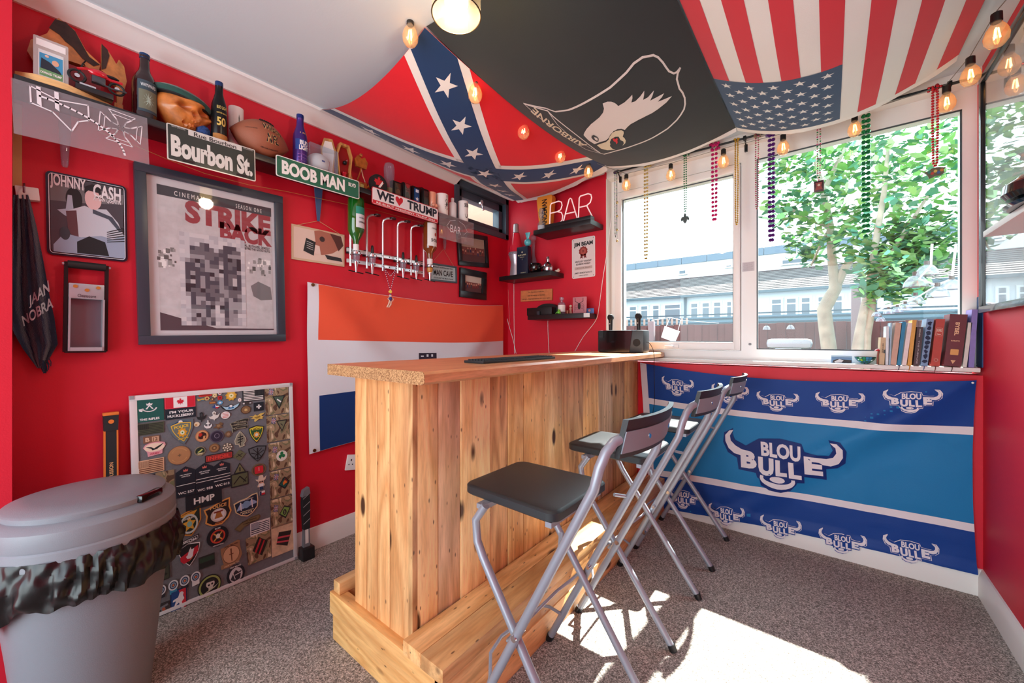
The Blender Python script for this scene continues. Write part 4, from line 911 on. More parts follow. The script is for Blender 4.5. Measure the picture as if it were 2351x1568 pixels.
def bottle(px0, px1, ptop, x, prof, body, label, cap, extra=None, name='beer_bottle', z0=SZ, smooth=True, zoff=.0006):
    """prof: (radius, height) with radius 1 = half the width seen and height 1 = full height"""
    pc = (px0 + px1) / 2; c = on(pc, 300, 0, x); y0, y1 = on(px0, 300, 0, x).y, on(px1, 300, 0, x).y
    d = V((c.x, c.y)).length; c1 = FWD.dot(V((c.x, c.y, 0))); R = (px1 - px0) / 2 / FPX * c1 * cos(math.atan((pc - CX) / FPX)); H = zt(pc, ptop, x) - z0
    t = thing(name, label, 'bottle' if 'bottle' in name else 'ornament', (x, c.y, z0))
    o_ = V((x, c.y, z0 + zoff)); kc = [i for i, (r, h_) in enumerate(prof) if h_ >= cap[0]] if cap else []
    m = MB(body); m.lathe([(r * R, h_ * H) for r, h_ in prof], o_, 28); m.build('glass_body' if 'bottle' in name else 'body', t)
    if cap:
        m = MB(cap[1]); rt_ = cap[2] * R; m.lathe([(rt_, cap[0] * H), (rt_ * 1.05, (cap[0] + 1) / 2 * H), (rt_, H), (rt_ * .6, H * 1.002)], o_, 20); m.build('cap', t)
    if extra: extra(t, o_, R, H)
    return t
def wrap(m, o_, R, z0, z1, a0, a1, mt, k=.0008, n=18):
    """a paper label bent round a bottle; angles measured from +X"""
    vs = []
    for i in range(n + 1):
        a = radians(a0 + (a1 - a0) * i / n); p = V((cos(a), sin(a), 0)) * (R + k); vs += [o_ + p + V((0, 0, z0)), o_ + p + V((0, 0, z1))]
    m.add(vs, [(2 * i, 2 * i + 2, 2 * i + 3, 2 * i + 1) for i in range(n)], mt)
def wtxt(m, tx, o_, R, z, h, a0, span, mt, bold=.02, k=.0018):
    vs, fs = text_mesh(tx, bold); P = []
    for x, y in vs: a = radians(a0 + x * span); P.append(o_ + V((cos(a), sin(a), 0)) * (R + k) + V((0, 0, z + y * h)))
    m.add(P, fs, mt)
BEER = [(.9, 0), (1, .015), (1, .52), (.97, .58), (.8, .66), (.52, .73), (.42, .8), (.38, .93), (.44, .94), (.44, .97), (.38, .975)]
def ex(t, o_, R, H):
    m = MB(); wrap(m, o_, R, .1 * H, .56 * H, -40, 60, G(52, 70, 82)); wrap(m, o_, R, .14 * H, .42 * H, -34, 54, G(108, 110, 92), .0012)
    for k in range(12):
        a = 10 + 26 * cos(2 * pi * k / 12); z = .28 + .11 * sin(2 * pi * k / 12); p = [(10, .28), (a, z), (10 + 8 * cos(2 * pi * (k + .5) / 12), .28 + .035 * sin(2 * pi * (k + .5) / 12))]
        m.add([o_ + V((cos(radians(q[0])), sin(radians(q[0])), 0)) * (R + .0017) + V((0, 0, q[1] * H)) for q in p], [(0, 1, 2)], G(196, 226, 214))
    wtxt(m, 'WAYWARD', o_, R, .49 * H, .05 * H, 10, 70, G(214, 222, 226)); m.build('paper_label', t, False)
bottle(302, 362, 126, -2.11, BEER, mat((40, 16, 18), .1, coat=.6), 'brown beer bottle with a blue cap and a teal starburst label', (.93, mat((34, 70, 120), .3, .4), .42), ex)
# carved skull in a green beret
c = SPt(416, -2.13); R_h = .052
c.y = on(414, 240, 0, -2.13).y; top_ = zt(414, 203, -2.13); H_ = top_ - SZ
SKW = mat((190, 112, 50), .4, var=.35, vscale=30, coat=.3, name='carved_wood')
t = thing('carved_skull', 'carved wooden skull wearing a green beret, on the long shelf', 'carving', c)
bm = bmesh.new(); bmesh.ops.create_icosphere(bm, subdivisions=5, radius=1)
s_ = H_ / 1.9
for v in bm.verts:
    p = v.co.copy(); x, y, z = p
    # x forward, y side, z up
    q = V((x * .95 + .1 * max(0, x), y * .9, z * .85))
    if z < -.25: k = min(1, (-z - .25) / .6); q.y *= 1 - .38 * k; q.x *= 1 - .18 * k; q.z -= .22 * k
    for sy in (-1, 1):
        d = ((y - sy * .36) ** 2 / .06 + (z - .02) ** 2 / .045)
        if x > 0: q.x -= .42 * math.exp(-d * 1.1)
        q += V((.13, sy * .10, 0)) * math.exp(-((y - sy * .6) ** 2 / .03 + (z + .18) ** 2 / .02)) * (x > 0)
    if x > 0:
        q.x += .16 * math.exp(-((z - .3) ** 2 / .02 + y * y / .3)); q.x -= .3 * math.exp(-(y * y / .012 + (z + .22) ** 2 / .02)); q.x += .1 * math.exp(-((z + .62) ** 2 / .02 + y * y / .12))
        q.x -= .16 * math.exp(-((z + .6) ** 2 / .0025)) * (abs(y) < .42)
        if -.85 < z < -.42: q.x -= .06 * (.5 + .5 * cos(y * 42)) * (abs(y) < .42)
    v.co = q
m = MB(SKW); m.add([c + V(((v.co.x * .92 - v.co.y * .38) * s_ * .8, (v.co.y * .92 + v.co.x * .38) * s_ * 1.0, (v.co.z + 1.06) * s_ * .87 + .001)) for v in bm.verts], [[v.index for v in f.verts] for f in bm.faces]); bm.free(); m.build('skull', t)
GB = mat((16, 66, 58), .8, sheen=.3, bump=.4, bscale=300)
m = MB(GB); zc_ = SZ + H_ * .68; m.lathe([(s_ * .93, -.008), (s_ * 1.02, .003), (s_ * 1.0, .014), (s_ * .85, .026), (s_ * .55, .036), (.0005, .04)], (c.x, c.y + .004, zc_), 28, axis=(.12, .18, 1), sx=.86, sy=1.0, ref=(1, 0, 0)); be = m.build('beret', t)
m = MB(BLACK); m.lathe([(s_ * .92, -.012), (s_ * .95, -.01), (s_ * .95, -.004), (s_ * .92, -.002)], (c.x, c.y + .004, zc_), 28, axis=(.12, .18, 1), sx=.87, sy=1.0, ref=(1, 0, 0)); m.build('band', be)
# blue patterned scarf bundle
c = SPt(466, -2.1); m = MB(mat((40, 76, 140), .8, var=.6, vscale=120)); m.ball((c.x, c.y, SZ + .031), .031, 16, sc=(.8, .9, 1)); m.build('blue_cloth_ball', None, label='crumpled blue and white patterned cloth between the skull and the black bottle', cat='cloth')
# aluminium beer bottles
ALU = [(.9, 0), (1, .02), (1, .56), (.93, .63), (.7, .72), (.52, .8), (.47, .93), (.5, .935), (.5, .985), (.42, 1.0)]
def ex(t, o_, R, H):
    m = MB(); wrap(m, o_, R, .03 * H, .12 * H, -60, 80, G(176, 120, 60), .0012)
    wtxt(m, '50', o_, R, .32 * H, .14 * H, 2, 62, G(214, 184, 96), .03); wtxt(m, 'LIMITED EDITION', o_, R, .46 * H, .022 * H, 10, 80, G(214, 184, 96)); wtxt(m, 'BUD LIGHT', o_, R, .55 * H, .05 * H, 8, 74, G(214, 190, 110), .02); m.build('printing', t, False)
bottle(484, 522, 190, -2.085, ALU, mat((24, 24, 26), .3, .4), 'black aluminium beer bottle with gold 50 and a blue cap', (.93, mat((40, 66, 120), .3, .5), .5), ex)
def ex(t, o_, R, H):
    m = MB(); wrap(m, o_, R, .33 * H, .52 * H, -60, 90, G(36, 70, 150), .001); wtxt(m, 'BUD', o_, R, .46 * H, .085 * H, 12, 74, G(240, 240, 245), .04); wtxt(m, 'LIGHT', o_, R, .37 * H, .085 * H, 12, 84, G(240, 240, 245), .04); wtxt(m, 'LSU', o_, R * .86, .62 * H, .07 * H, 12, 70, G(224, 184, 110), .02)
    for k in range(3): wtxt(m, '~', o_, R, (.25 - .06 * k) * H, .02 * H, 10, 100, G(180, 120, 200), .02)
    m.build('printing', t, False)
bottle(672, 706, 265, -2.09, ALU, mat((74, 44, 128), .3, .4), 'purple aluminium beer bottle right of the ball', (.93, mat((34, 50, 130), .3, .5), .5), ex)
# white mug behind the ball
def mug(px0, px1, ptop, x, label, art=None, handle=1, group=None, colr=(240, 240, 238), name='mug'):
    pc = (px0 + px1) / 2; c = on(pc, 300, 0, x); c1 = FWD.dot(V((c.x, c.y, 0))); R = (px1 - px0) / 2 / FPX * c1 * cos(math.atan((pc - CX) / FPX)); H = zt(pc, ptop, x) - SZ
    t = thing(name, label, name.split('_')[-1], (x, c.y, SZ)); o_ = V((x, c.y, SZ + .0006)); wm = mat(colr, .25, coat=.4)
    m = MB(wm); m.lathe([(R * .9, 0), (R, .004), (R, H), (R * .9, H), (R * .88, .006), (.0005, .006)], o_, 26); m.build('cup', t)
    m = MB(wm); a = radians(130 if handle > 0 else -120); d = V((cos(a), sin(a), 0)); m.tube([o_ + d * (R * .97) + V((0, 0, H * .8)), o_ + d * (R * 1.5) + V((0, 0, H * .7)), o_ + d * (R * 1.55) + V((0, 0, H * .35)), o_ + d * (R * .97) + V((0, 0, H * .2))], .004, 8); m.build('handle', t)
    if art: mm = MB(); art(mm, o_, R, H); mm.build('printing', t, False)
    return t
def art(m, o_, R, H):
    for k in range(8):
        a = radians(45 * k); vs = [(6, .5), (6 + 22 * cos(a - .2), .5 + .26 * sin(a - .2)), (6 + 30 * cos(a), .5 + .34 * sin(a)), (6 + 22 * cos(a + .2), .5 + .26 * sin(a + .2))]
        if k % 2 == 0: m.add([o_ + V((cos(radians(q[0])), sin(radians(q[0])), 0)) * (R + .001) + V((0, 0, q[1] * H)) for q in vs], [(0, 1, 2, 3)], G(90, 100, 96))
mug(524, 560, 250, -2.155, 'white mug with a grey star print, behind the black beer bottle', art)
# american football
c = SPt(598, -2.1); c.y = on(598, 320, 0, -2.1).y
yl, yr = on(530, 300, 0, -2.1).y, on(668, 300, 0, -2.1).y; Lh = (yr - yl) / 2; Rf = (zt(600, 281, -2.1) - SZ) / 2 * 1.0
LE = mat((150, 84, 58), .5, bump=.6, bscale=700, name='pebbled_leather')
t = thing('american_football', 'brown leather ball with white lacing printed Wilson NFL', 'ball', c)
ax = V((.06, 1, -.06)).normalized(); cc = V((c.x + .0, c.y, SZ + Rf + .001))
m = MB(LE); pf = [(max(.0005, Rf * (1 - abs(t_) ** 2.1) ** .95), t_ * Lh * .97) for t_ in [-1 + 2 * k / 28 for k in range(29)]]
m.lathe(pf, cc, 32, axis=ax); m.build('leather_shell', t)
def ball_pt(s_, ang, k=.001):
    s2 = s_ * .97; r = Rf * (1 - abs(s_) ** 2.1) ** .95 + k; u = V((0, 0, 1)); u = (u - ax * u.dot(ax)).normalized(); w_ = u.cross(ax) ; w_ = w_ if w_.x > 0 else -w_
    return cc + ax * (s2 * Lh) + w_ * (r * cos(ang)) + u * (r * sin(ang))
m = MB(mat((30, 24, 24), .6))
def btxt(tx, s0, a0, ws, ha, mt, bold=.02, k=.0012):
    vs, fs = text_mesh(tx, bold); m.add([ball_pt(s0 + x * ws, radians(a0) + y * ha, k) for x, y in vs], fs, mt)
TAN = G(214, 178, 120)
btxt('Wilson', .2, 26, .66, .40, TAN, .06, .0010); btxt('Wilson', .2, 26, .66, .38, G(26, 20, 20), .01, .0016); btxt('NFL', .26, -8, .44, .50, TAN, .07, .0010); btxt('NFL', .26, -8, .44, .47, G(26, 20, 20), .02, .0016)
btxt('DELUXE COMPOSITE', .2, -42, .6, .07, G(40, 26, 24)); btxt('COMPOSITE LEATHER', -.45, 8, .34, .05, G(60, 36, 30)); m.build('printing', t, False)
m = MB(mat((24, 20, 20), .6))
m.tube([ball_pt(-.18 + .05 * k, radians(58), .002) for k in range(11)], .0022, 6)
for k in range(7): m.tube([ball_pt(-.14 + .07 * k, radians(50), .002), ball_pt(-.14 + .07 * k, radians(58), .005), ball_pt(-.14 + .07 * k, radians(66), .002)], .002, 5)
m.build('lacing', t)

# signs along the shelf front
VS = SF + .003
def plate_sign(name, label, q, bg, edge, extra, r=.006, th=.002):
    return rr_sign(name, label, q, r, th, bg, edge, extra, d=0, val=VS, inset=.004)
def ex(m, w, h, z):
    m.poly([(-w * .28, h * .33), (w * .33, h * .33), (w * .33, h * .49), (-w * .28, h * .49)], z, G(206, 206, 202)); m.txt('Rue Bourbon', w * .02, h * .40, w * .48, h * .12, z + .0006, G(36, 36, 38), .01)
    m.txt('Bourbon St.', 0, -h * .08, w * .92, h * .6, z, G(214, 214, 208), .05)
    for dx in (-.28, .32): m.poly(rrect(dx * w - .02, -h * .45, dx * w + .02, -h * .39, .004), z + .0006, G(40, 24, 26))
    m.txt('NEW ORLEANS', -w * .38, h * .45, w * .14, h * .05, z, G(170, 170, 166), .01); m.txt('LOUISIANA', w * .41, h * .45, w * .12, h * .05, z, G(170, 170, 166), .01)
plate_sign('street_sign', 'black and white Bourbon St. plate fixed to the shelf front', ((382, 280), (587, 346), (585, 416), (383, 366)), mat((56, 60, 60), .2, .5), mat((210, 210, 206), .3, .3), ex)
def ex(m, w, h, z):
    GW = G(236, 240, 238); m.txt('BOOB MAN', -w * .07, 0, w * .74, h * .66, z, GW, .045); m.txt('BLVD', w * .4, h * .17, w * .1, h * .2, z, GW, .03)
    for dx in (-.47, .47):
        for dy in (-.36, .36): m.poly(circ(dx * w, dy * h, .0025, n=8), z + .0004, BLACK)
plate_sign('street_sign', 'green BOOB MAN street sign with a white border on the shelf front', ((633, 354), (825, 417), (824, 458), (633, 403)), mat((38, 106, 82), .35), mat((236, 238, 236), .4), ex, r=.01)
def ex(m, w, h, z):
    DK, RR = G(34, 40, 54), G(198, 30, 48)
    m.poly([(-w / 2 + .006, -h / 2 + .006), (w / 2 - .006, -h / 2 + .006), (w / 2 - .006, -h * .24), (-w / 2 + .006, -h * .24)], z, RR)
    m.txt('WE', -w * .32, h * .13, w * .24, h * .54, z, DK, .04); m.txt('TRUMP', w * .235, h * .13, w * .48, h * .54, z, DK, .04)
    hp = [(.0, -.32), (-.3, .04), (-.31, .22), (-.2, .33), (-.07, .3), (0, .18), (.07, .3), (.2, .33), (.31, .22), (.3, .04)]
    m.poly([(-w * .125 + x * h * .85, h * .12 + y * h * .85) for x, y in hp], z, RR)
    m.txt('RE-ELECT PRESIDENT TRUMP 2024', 0, -h * .355, w * .88, h * .11, z + .0006, G(240, 240, 240), .02)
plate_sign('license_plate', 'white and red WE heart TRUMP plate on the shelf front', ((853, 428), (1006, 479), (1005, 515), (853, 466)), mat((236, 236, 240), .35), mat((196, 36, 52), .35), ex, r=.012)

# baseball in a clear cube
c = SPt(731, -2.12); c.y = on(730, 370, 0, -2.12).y; s_ = (zt(731, 347, -2.12) - SZ) / 2
t = thing('baseball_cube', 'baseball in a clear display cube beside the purple bottle', 'baseball', c)
m = MB(CLR); m.box((c.x - s_, c.y - s_, SZ + .0006), (c.x + s_, c.y + s_, SZ + 2 * s_)); m.build('display_cube', t, False)
m = MB(mat((236, 234, 228), .5)); bc = V((c.x, c.y, SZ + s_ * .95)); m.ball(bc, s_ * .82, 24); bb = m.build('ball', t)
m = MB(mat((190, 30, 40), .6)); m.tube([bc + V((s_ * .83 * cos(radians(a_)) * .75, s_ * .83 * .62, 0)) if 0 else bc + V((cos(radians(a_)) * .62, .55 + .1 * sin(radians(a_ * 2)), sin(radians(a_)) * .55)).normalized() * s_ * .83 for a_ in range(-90, 91, 15)], .0009, 4); m.build('stitching', bb)
m = MB(mat((36, 70, 140), .5), Fr(bc, (0, 1, 0), (0, 0, 1), (1, 0, 0))); m.poly(rrect(-.008, .0, .008, .009, .002), s_ * .82 + .001); m.build('printing', bb)
m = MB(mat((20, 20, 22), .4)); m.lathe([(s_ * .5, 0), (s_ * .5, .006), (s_ * .35, .007)], (c.x, c.y, SZ + .0015), 16); m.build('stand', t)
# coffin shaped box: lid and tray
def coffin(w, h): return [(-w * .28, h / 2), (w * .28, h / 2), (w / 2, h * .24), (w * .3, -h / 2), (-w * .3, -h / 2), (-w / 2, h * .24)]
cb = wood_mat('coffin_wood', (210, 150, 84), (170, 110, 60), (140, 90, 50), 'Z', 1, .4, False)
yl, yr = on(770, 380, 0, -2.11).y, on(806, 380, 0, -2.11).y; hz = zt(786, 332, -2.11) - SZ; w_ = (yr - yl)
t = thing('coffin_box', 'open coffin-shaped wooden box lined in red, lid beside it', 'box', (-2.11, (yl + yr) / 2, SZ))
f = Fr((-2.115, (yl + yr) / 2, SZ + hz / 2 + .0006), (0, 1, 0), (0, 0, 1), (1, 0, 0))
m = MB(cb, f); o_p = coffin(w_, hz); i_p = [(x * .82, y * .88) for x, y in o_p]
for k in range(6): a_, b2 = k, (k + 1) % 6; m.slab([o_p[a_], o_p[b2], i_p[b2], i_p[a_]], -.01, .022)
m.build('tray', t)
m = MB(mat((150, 14, 24), .5), f); m.slab([(x * .84, y * .9) for x, y in o_p], -.008, .0); m.build('lining', t)
m = MB(mat((200, 24, 44), .25, coat=.5)); m.lathe([(.010, 0), (.014, .02), (.009, .035), (.016, .05), (.004, .058)], f.at(0, -hz * .42, .014), 14); m.build('red_figure', t); m = MB(BLACK); m.ball(f.at(.004, .012, .014), .012, 10, BLACK); m.build('black_knob', t); m = MB(CHROME); m.ball(f.at(.008, .022, .024), .006, 8, CHROME); m.build('steel_bead', t)
yl2, yr2 = on(743, 380, 0, -2.10).y, on(768, 380, 0, -2.10).y; hz2 = zt(755, 318, -2.10) - SZ
f = Fr((-2.11, (yl2 + yr2) / 2, SZ + hz2 / 2 + .0006), (.45, .9, 0), (0, 0, 1), None)
m = MB(cb, f); m.slab(coffin((yr2 - yl2) * 1.25, hz2), -.006, .006); m.poly([(x * .8, y * .86) for x, y in coffin((yr2 - yl2) * 1.25, hz2)], .0068, G(226, 220, 214)); m.poly([(x * .8, y * .86) for x, y in coffin((yr2 - yl2) * 1.25, hz2)], -.0068, G(226, 220, 214)); m.build('lid', t)
# carved crown and horn badge
c = SPt(828, -2.11); CW_ = mat((170, 96, 36), .35, coat=.3, var=.3, vscale=40); hz = zt(828, 354, -2.11) - SZ; wd = on(856, 400, 0, -2.11).y - on(800, 400, 0, -2.11).y
t = thing('carved_badge', 'carved wooden bugle and crown badge on the long shelf', 'carving', c); f = Fr((c.x, on(828, 400, 0, -2.11).y, SZ + .0006), (0, 1, 0), (0, 0, 1), (1, 0, 0))
m = MB(CW_, f); A1 = arc(0, hz * .42, wd * .46, 190, 350, 12, hz * .34); m.tube([f.at(x, y, .004) for x, y in A1], [.004 + .006 * abs(k - 6) / 6 for k in range(13)], 8); m.build('horn', t)
m = MB(CW_, f)
for s in (-1, 1): m.tube([f.at(0, hz * .6, .006), f.at(s * wd * .08, hz * .4, .006), f.at(s * wd * .16, hz * .26, .008)], .0035, 6); m.ball(f.at(s * wd * .17, hz * .22, .008), .006, 8)
m.build('cords', t)
m = MB(CW_, f); m.slab([(-wd * .2, hz * .62), (wd * .2, hz * .62), (wd * .26, hz * .8), (wd * .14, hz * .93), (0, hz * .86), (-wd * .14, hz * .93), (-wd * .26, hz * .8)], -.004, .010); m.ball(f.at(0, hz * .96, .003), hz * .05, 8); m.build('crown', t)
m = MB(CW_, f); m.fbox(-wd * .22, 0, wd * .22, hz * .22, -.012, .012, bev=.002); m.poly(rect(-.01, hz * .04, .012, hz * .17), .0128, G(190, 196, 120)); m.build('base_block', t)
# puck
c = SPt(868, -2.075); r_ = (zt(868, 402, -2.075) - SZ) / 2; f = Fr((c.x, on(868, 418, 0, -2.075).y, SZ + r_ + .0006), (0, 1, 0), (0, 0, 1), (1, 0, 0))
m = MB(mat((22, 22, 24), .6), f); m.slab(circ(0, 0, r_, n=28), -.010, .010)
leaf = [(0, -.5), (.06, -.2), (.4, -.26), (.33, -.1), (.6, .12), (.47, .2), (.5, .38), (.3, .32), (.26, .42), (.1, .26), (.16, .6), (.07, .52), (0, .75)]; leaf = leaf + [(-x, y) for x, y in leaf[::-1][1:-1]]
m.poly([(x * r_ * 1.0 - .0 * r_, y * r_ + .1 * r_) for x, y in leaf], .0106, G(196, 34, 44)); m.poly([(-.1 * r_, -.35 * r_), (.4 * r_, .4 * r_), (.5 * r_, .2 * r_), (.15 * r_, -.35 * r_)], .0112, G(236, 236, 236)); m.txt('CANADA', 0, -r_ * .6, r_ * 1.0, r_ * .18, .0112, G(236, 236, 236), .02)
m.build('hockey_puck', None, label='black ice hockey puck with a red maple leaf, stood on edge', cat='puck')
# tall bulb-shaped glass with liquid
def ex(t, o_, R, H): m = MB(mat((140, 136, 70), .2)); m.lathe([(R * .7, .004), (R * .8, .3 * H), (.0005, .3 * H + .001)], o_, 18); m.build('liquid', t)
bottle(881, 906, 374, -2.11, [(.75, 0), (.8, .02), (.85, .3), (1, .75), (1, .86), (.8, .96), (.3, 1), (.0005, 1)], CLR, 'tall clear glass tube with olive liquid, behind the plate on the shelf', None, ex, name='glass_tube')
# boomerang
xb = -2.165; f = Fr((xb, 0, 0), (0, 1, 0), (0, 0, 1), (1, 0, 0)); bo = [(912, 440), (920, 412), (942, 400), (968, 399), (990, 415), (1004, 440), (1012, 468), (990, 460), (978, 436), (962, 420), (944, 420), (930, 440)]
m = MB(mat((84, 16, 20), .25, coat=.5), f); pts = [(on(a, b, 0, xb).y, on(a, b, 0, xb).z) for a, b in bo]; zmin = min(p[1] for p in pts); m.slab([(y, z - zmin + SZ + .001) for y, z in pts], -.004, .004); cY = on(955, 410, 0, xb)
m.txt('RIP', on(925, 410, 0, xb).y, cY.z - .005 - zmin + SZ, .05, .02, .0046, G(206, 170, 120), .02, rot=25); m.build('boomerang', None, label='dark red boomerang leaning on the wall behind the boxed lighters', cat='boomerang')
# boxed lighters
LX = -2.085
for k, (a, b_, tp, art_) in enumerate(((901, 922, 417, 0), (925, 943, 421, 1), (947, 964, 429, 2), (968, 984, 434, 3))):
    y0, y1 = on(a, 440, 0, LX).y, on(b_, 440, 0, LX).y; hz = zt((a + b_) / 2, tp, LX) - SZ
    t = thing('boxed_lighter', ['steel lighter with a busy crest in a black box, first after the glass tube', 'steel lighter with an eagle top in a black box, second after the glass tube', 'blue and white star lighter in a black box', 'plain dark steel lighter in a black box, next to the peach mug'][k], 'lighter', (LX, (y0 + y1) / 2, SZ), 'boxed lighters')
    m = MB(mat((18, 18, 20), .4)); m.box((LX - .03, y0, SZ + .0006), (LX + .002, y1, SZ + hz), bev=.001); m.build('box', t)
    f = Fr((LX + .002, (y0 + y1) / 2, SZ + hz * .5), (0, 1, 0), (0, 0, 1), (1, 0, 0)); w_ = (y1 - y0)
    m = MB(mat([(120, 108, 90), (150, 150, 146), (40, 90, 150), (96, 100, 98)][k], .25, .8 if k != 2 else .3), f); m.fbox(-w_ * .3, -hz * .42, w_ * .3, hz * .4, 0, .008, bev=.002)
    m.poly(rect(-w_ * .3, hz * .14, w_ * .3, hz * .15), .0084, BLACK)
    if k == 2: m.poly(star(0, -hz * .12, w_ * .26), .0086, G(230, 234, 240)); m.poly(rect(-w_ * .2, hz * .2, w_ * .2, hz * .34), .0086, G(214, 226, 240))
    elif k == 1: m.poly([(-w_ * .4, hz * .45), (w_ * .4, hz * .45), (w_ * .1, hz * .25), (-w_ * .1, hz * .25)], .0088, CHROME); m.poly(circ(0, -hz * .12, w_ * .2, hz * .2, 12), .0086, G(84, 86, 80))
    elif k == 0: m.poly(circ(0, -hz * .1, w_ * .22, hz * .22, 12), .0086, G(96, 66, 48))
    m.build('lighter_case', t)
# peach torso mug, white mugs and little bottle
t = mug(983, 1001, 443, -2.10, 'peach-coloured torso-shaped mug right of the boxed lighters', None, -1, colr=(232, 160, 132))
m = MB(mat((232, 160, 132), .25, coat=.4)); p = t.location
for s, dz in ((-1, .035), (1, .035)): m2 = MB(mat((232, 160, 132), .25, coat=.4)); m2.ball(p + V((.026, s * .011, dz + .012)), .014, 12); m2.build('bust', t)
def art(m, o_, R, H):
    for k in range(16):
        a = 2 * pi * k / 16; vs = [(8 + 22 * cos(a), .5 + .27 * sin(a)), (8 + 22 * cos(a + .2), .5 + .27 * sin(a + .2)), (8 + 16 * cos(a + .2), .5 + .2 * sin(a + .2)), (8 + 16 * cos(a), .5 + .2 * sin(a))]
        if k % 4 != 3: m.add([o_ + V((cos(radians(q[0])), sin(radians(q[0])), 0)) * (R + .001) + V((0, 0, q[1] * H)) for q in vs], [(0, 1, 2, 3)], G(30, 30, 34))
    wtxt(m, 'M', o_, R, .5 * H, .22 * H, 8, 18, G(30, 30, 34)); wtxt(m, 'o', o_, R, .88 * H, .12 * H, 10, 10, G(30, 30, 34))
mug(1000, 1029, 448, -2.10, 'white mug with a round black emblem near the far end of the shelf', art)
bottle(1030, 1048, 455, -2.10, [(.9, 0), (1, .03), (1, .7), (.9, .76), (.42, .79), (.42, .98), (.3, 1)], mat((226, 226, 230), .3), 'small white bottle between the two white mugs on the shelf', None, None)
def art(m, o_, R, H):
    wtxt(m, 'SHOW ME', o_, R, .78 * H, .2 * H, 12, 84, G(28, 28, 30), .02)
    for c_ in (-8, 30): m.add([o_ + V((cos(radians(c_ + 16 * cos(a))), sin(radians(c_ + 16 * cos(a))), 0)) * (R + .001) + V((0, 0, (.36 + .2 * sin(a)) * H)) for a in [pi + pi * k / 8 for k in range(9)]] + [o_ + V((cos(radians(c_ + 13 * cos(a))), sin(radians(c_ + 13 * cos(a))), 0)) * (R + .001) + V((0, 0, (.36 + .15 * sin(a)) * H)) for a in [2 * pi - pi * k / 8 for k in range(9)]], [tuple(range(18))], G(28, 28, 30))
mug(1052, 1075, 464, -2.09, 'white mug with black lettering at the far end of the shelf', art)

# clear acrylic bar-sign panels hanging from the shelf
ETCH = mat((226, 220, 226), .4)
def acrylic(q, label, et):
    f, w, h = quad(*q, val=SF + .002); m = MB(glass_mat('etched_acrylic', (242, 236, 240), .5, .03, .12, (235, 228, 235)), f); m.slab(rect(-w / 2, -h / 2, w / 2, h / 2), 0, .003)
    o = m.build('acrylic_panel', None, False, label=label, cat='panel'); m = MB(ETCH, f); et(m, w, h, .0036); p = m.build('etching', o, False); p.matrix_parent_inverse = Matrix.Translation(-o.location)
def et(m, w, h, z):
    for cx, sc, yy in ((w * .27, h * .3, .12 * h),):
        for k in range(4):
            for s0, w0 in ((1.1, .0025), (.85, .002)):
                a = radians(90 * k - 6); q = [(.1, .12), (.5, .22), (.95, .62), (.95, -.62), (.5, -.22), (.1, -.12)]
                m2 = [(cx + sc * s0 * (x * cos(a) - y * sin(a)), yy + sc * s0 * (x * sin(a) + y * cos(a))) for x, y in q]
                for r_ in stroke(m2, w0, False): m.poly(r_, z)
    P = [(-.3, .45), (-.12, .33), (.1, .40), (.1, .1), (.02, .02), (-.03, -.2), (-.16, .08), (-.3, .14)]
    for r_ in stroke([(w * (x - .08), h * y) for x, y in P], .004, True): m.poly(r_, z)
    for rr_, w_ in ((.62, .006),):
        for r_ in stroke([(x * w * 1.2 - .45 * w, y * h * 1.3 - .48 * h) for x, y in arc(0, 0, rr_, 4, 80, 18, rr_)], w_): m.poly(r_, z)
    for x in (-.34, -.22): m.poly([(w * x, h * .48), (w * (x + .03), h * .48), (w * (x + .03), h * .12), (w * x, h * .16)], z)
acrylic(((28, 180), (340, 272), (340, 378), (28, 305)), 'large clear acrylic panel with etched crosses hanging under the near shelf end', et)
def et(m, w, h, z):
    for s in (-1, 1):
        for r_ in stroke([(s * w * .05, h * .38), (s * w * .2, h * .3), (s * w * .3, h * .05), (s * w * .2, -.1 * h)], .002): m.poly(r_, z)
    m.txt('BAR', -.05 * w, .0, w * .3, h * .3, z, None, .0)
acrylic(((1008, 488), (1087, 512), (1087, 567), (1008, 545)), 'small clear acrylic panel hanging under the far end of the shelf', et)
for px_, pt_, pb_, lab in ((149, 225, 384, 'long clear plastic clip hanging down behind the near acrylic panel'), (1021, 545, 573, 'small clear clip holding up the MAN CAVE string')):
    p, q = on(px_, pt_, 0, XL + .02), on(px_, pb_, 0, XL + .02); m = MB(CLR); m.lathe([(.006, 0), (.009, .01), (.016, (p.z - q.z) * .6), (.012, p.z - q.z)], (XL + .02, p.y, q.z), 12, sx=.6, ref=(1, 0, 0)); m.build('hanging_clip', None, label=lab, cat='clip')
m = MB(mat((190, 150, 80), .4)); pts = [(228, 303), (300, 330), (385, 366), (470, 398), (570, 424), (660, 440), (800, 470), (860, 482), (1000, 520)]; m.tube([on(a, b, 0, XL + .03 + (.0 if k else 0)) for k, (a, b) in enumerate(pts)], .0009, 5); m.build('gold_string', None, label='thin gold cord strung along the wall under the long shelf', cat='cord')

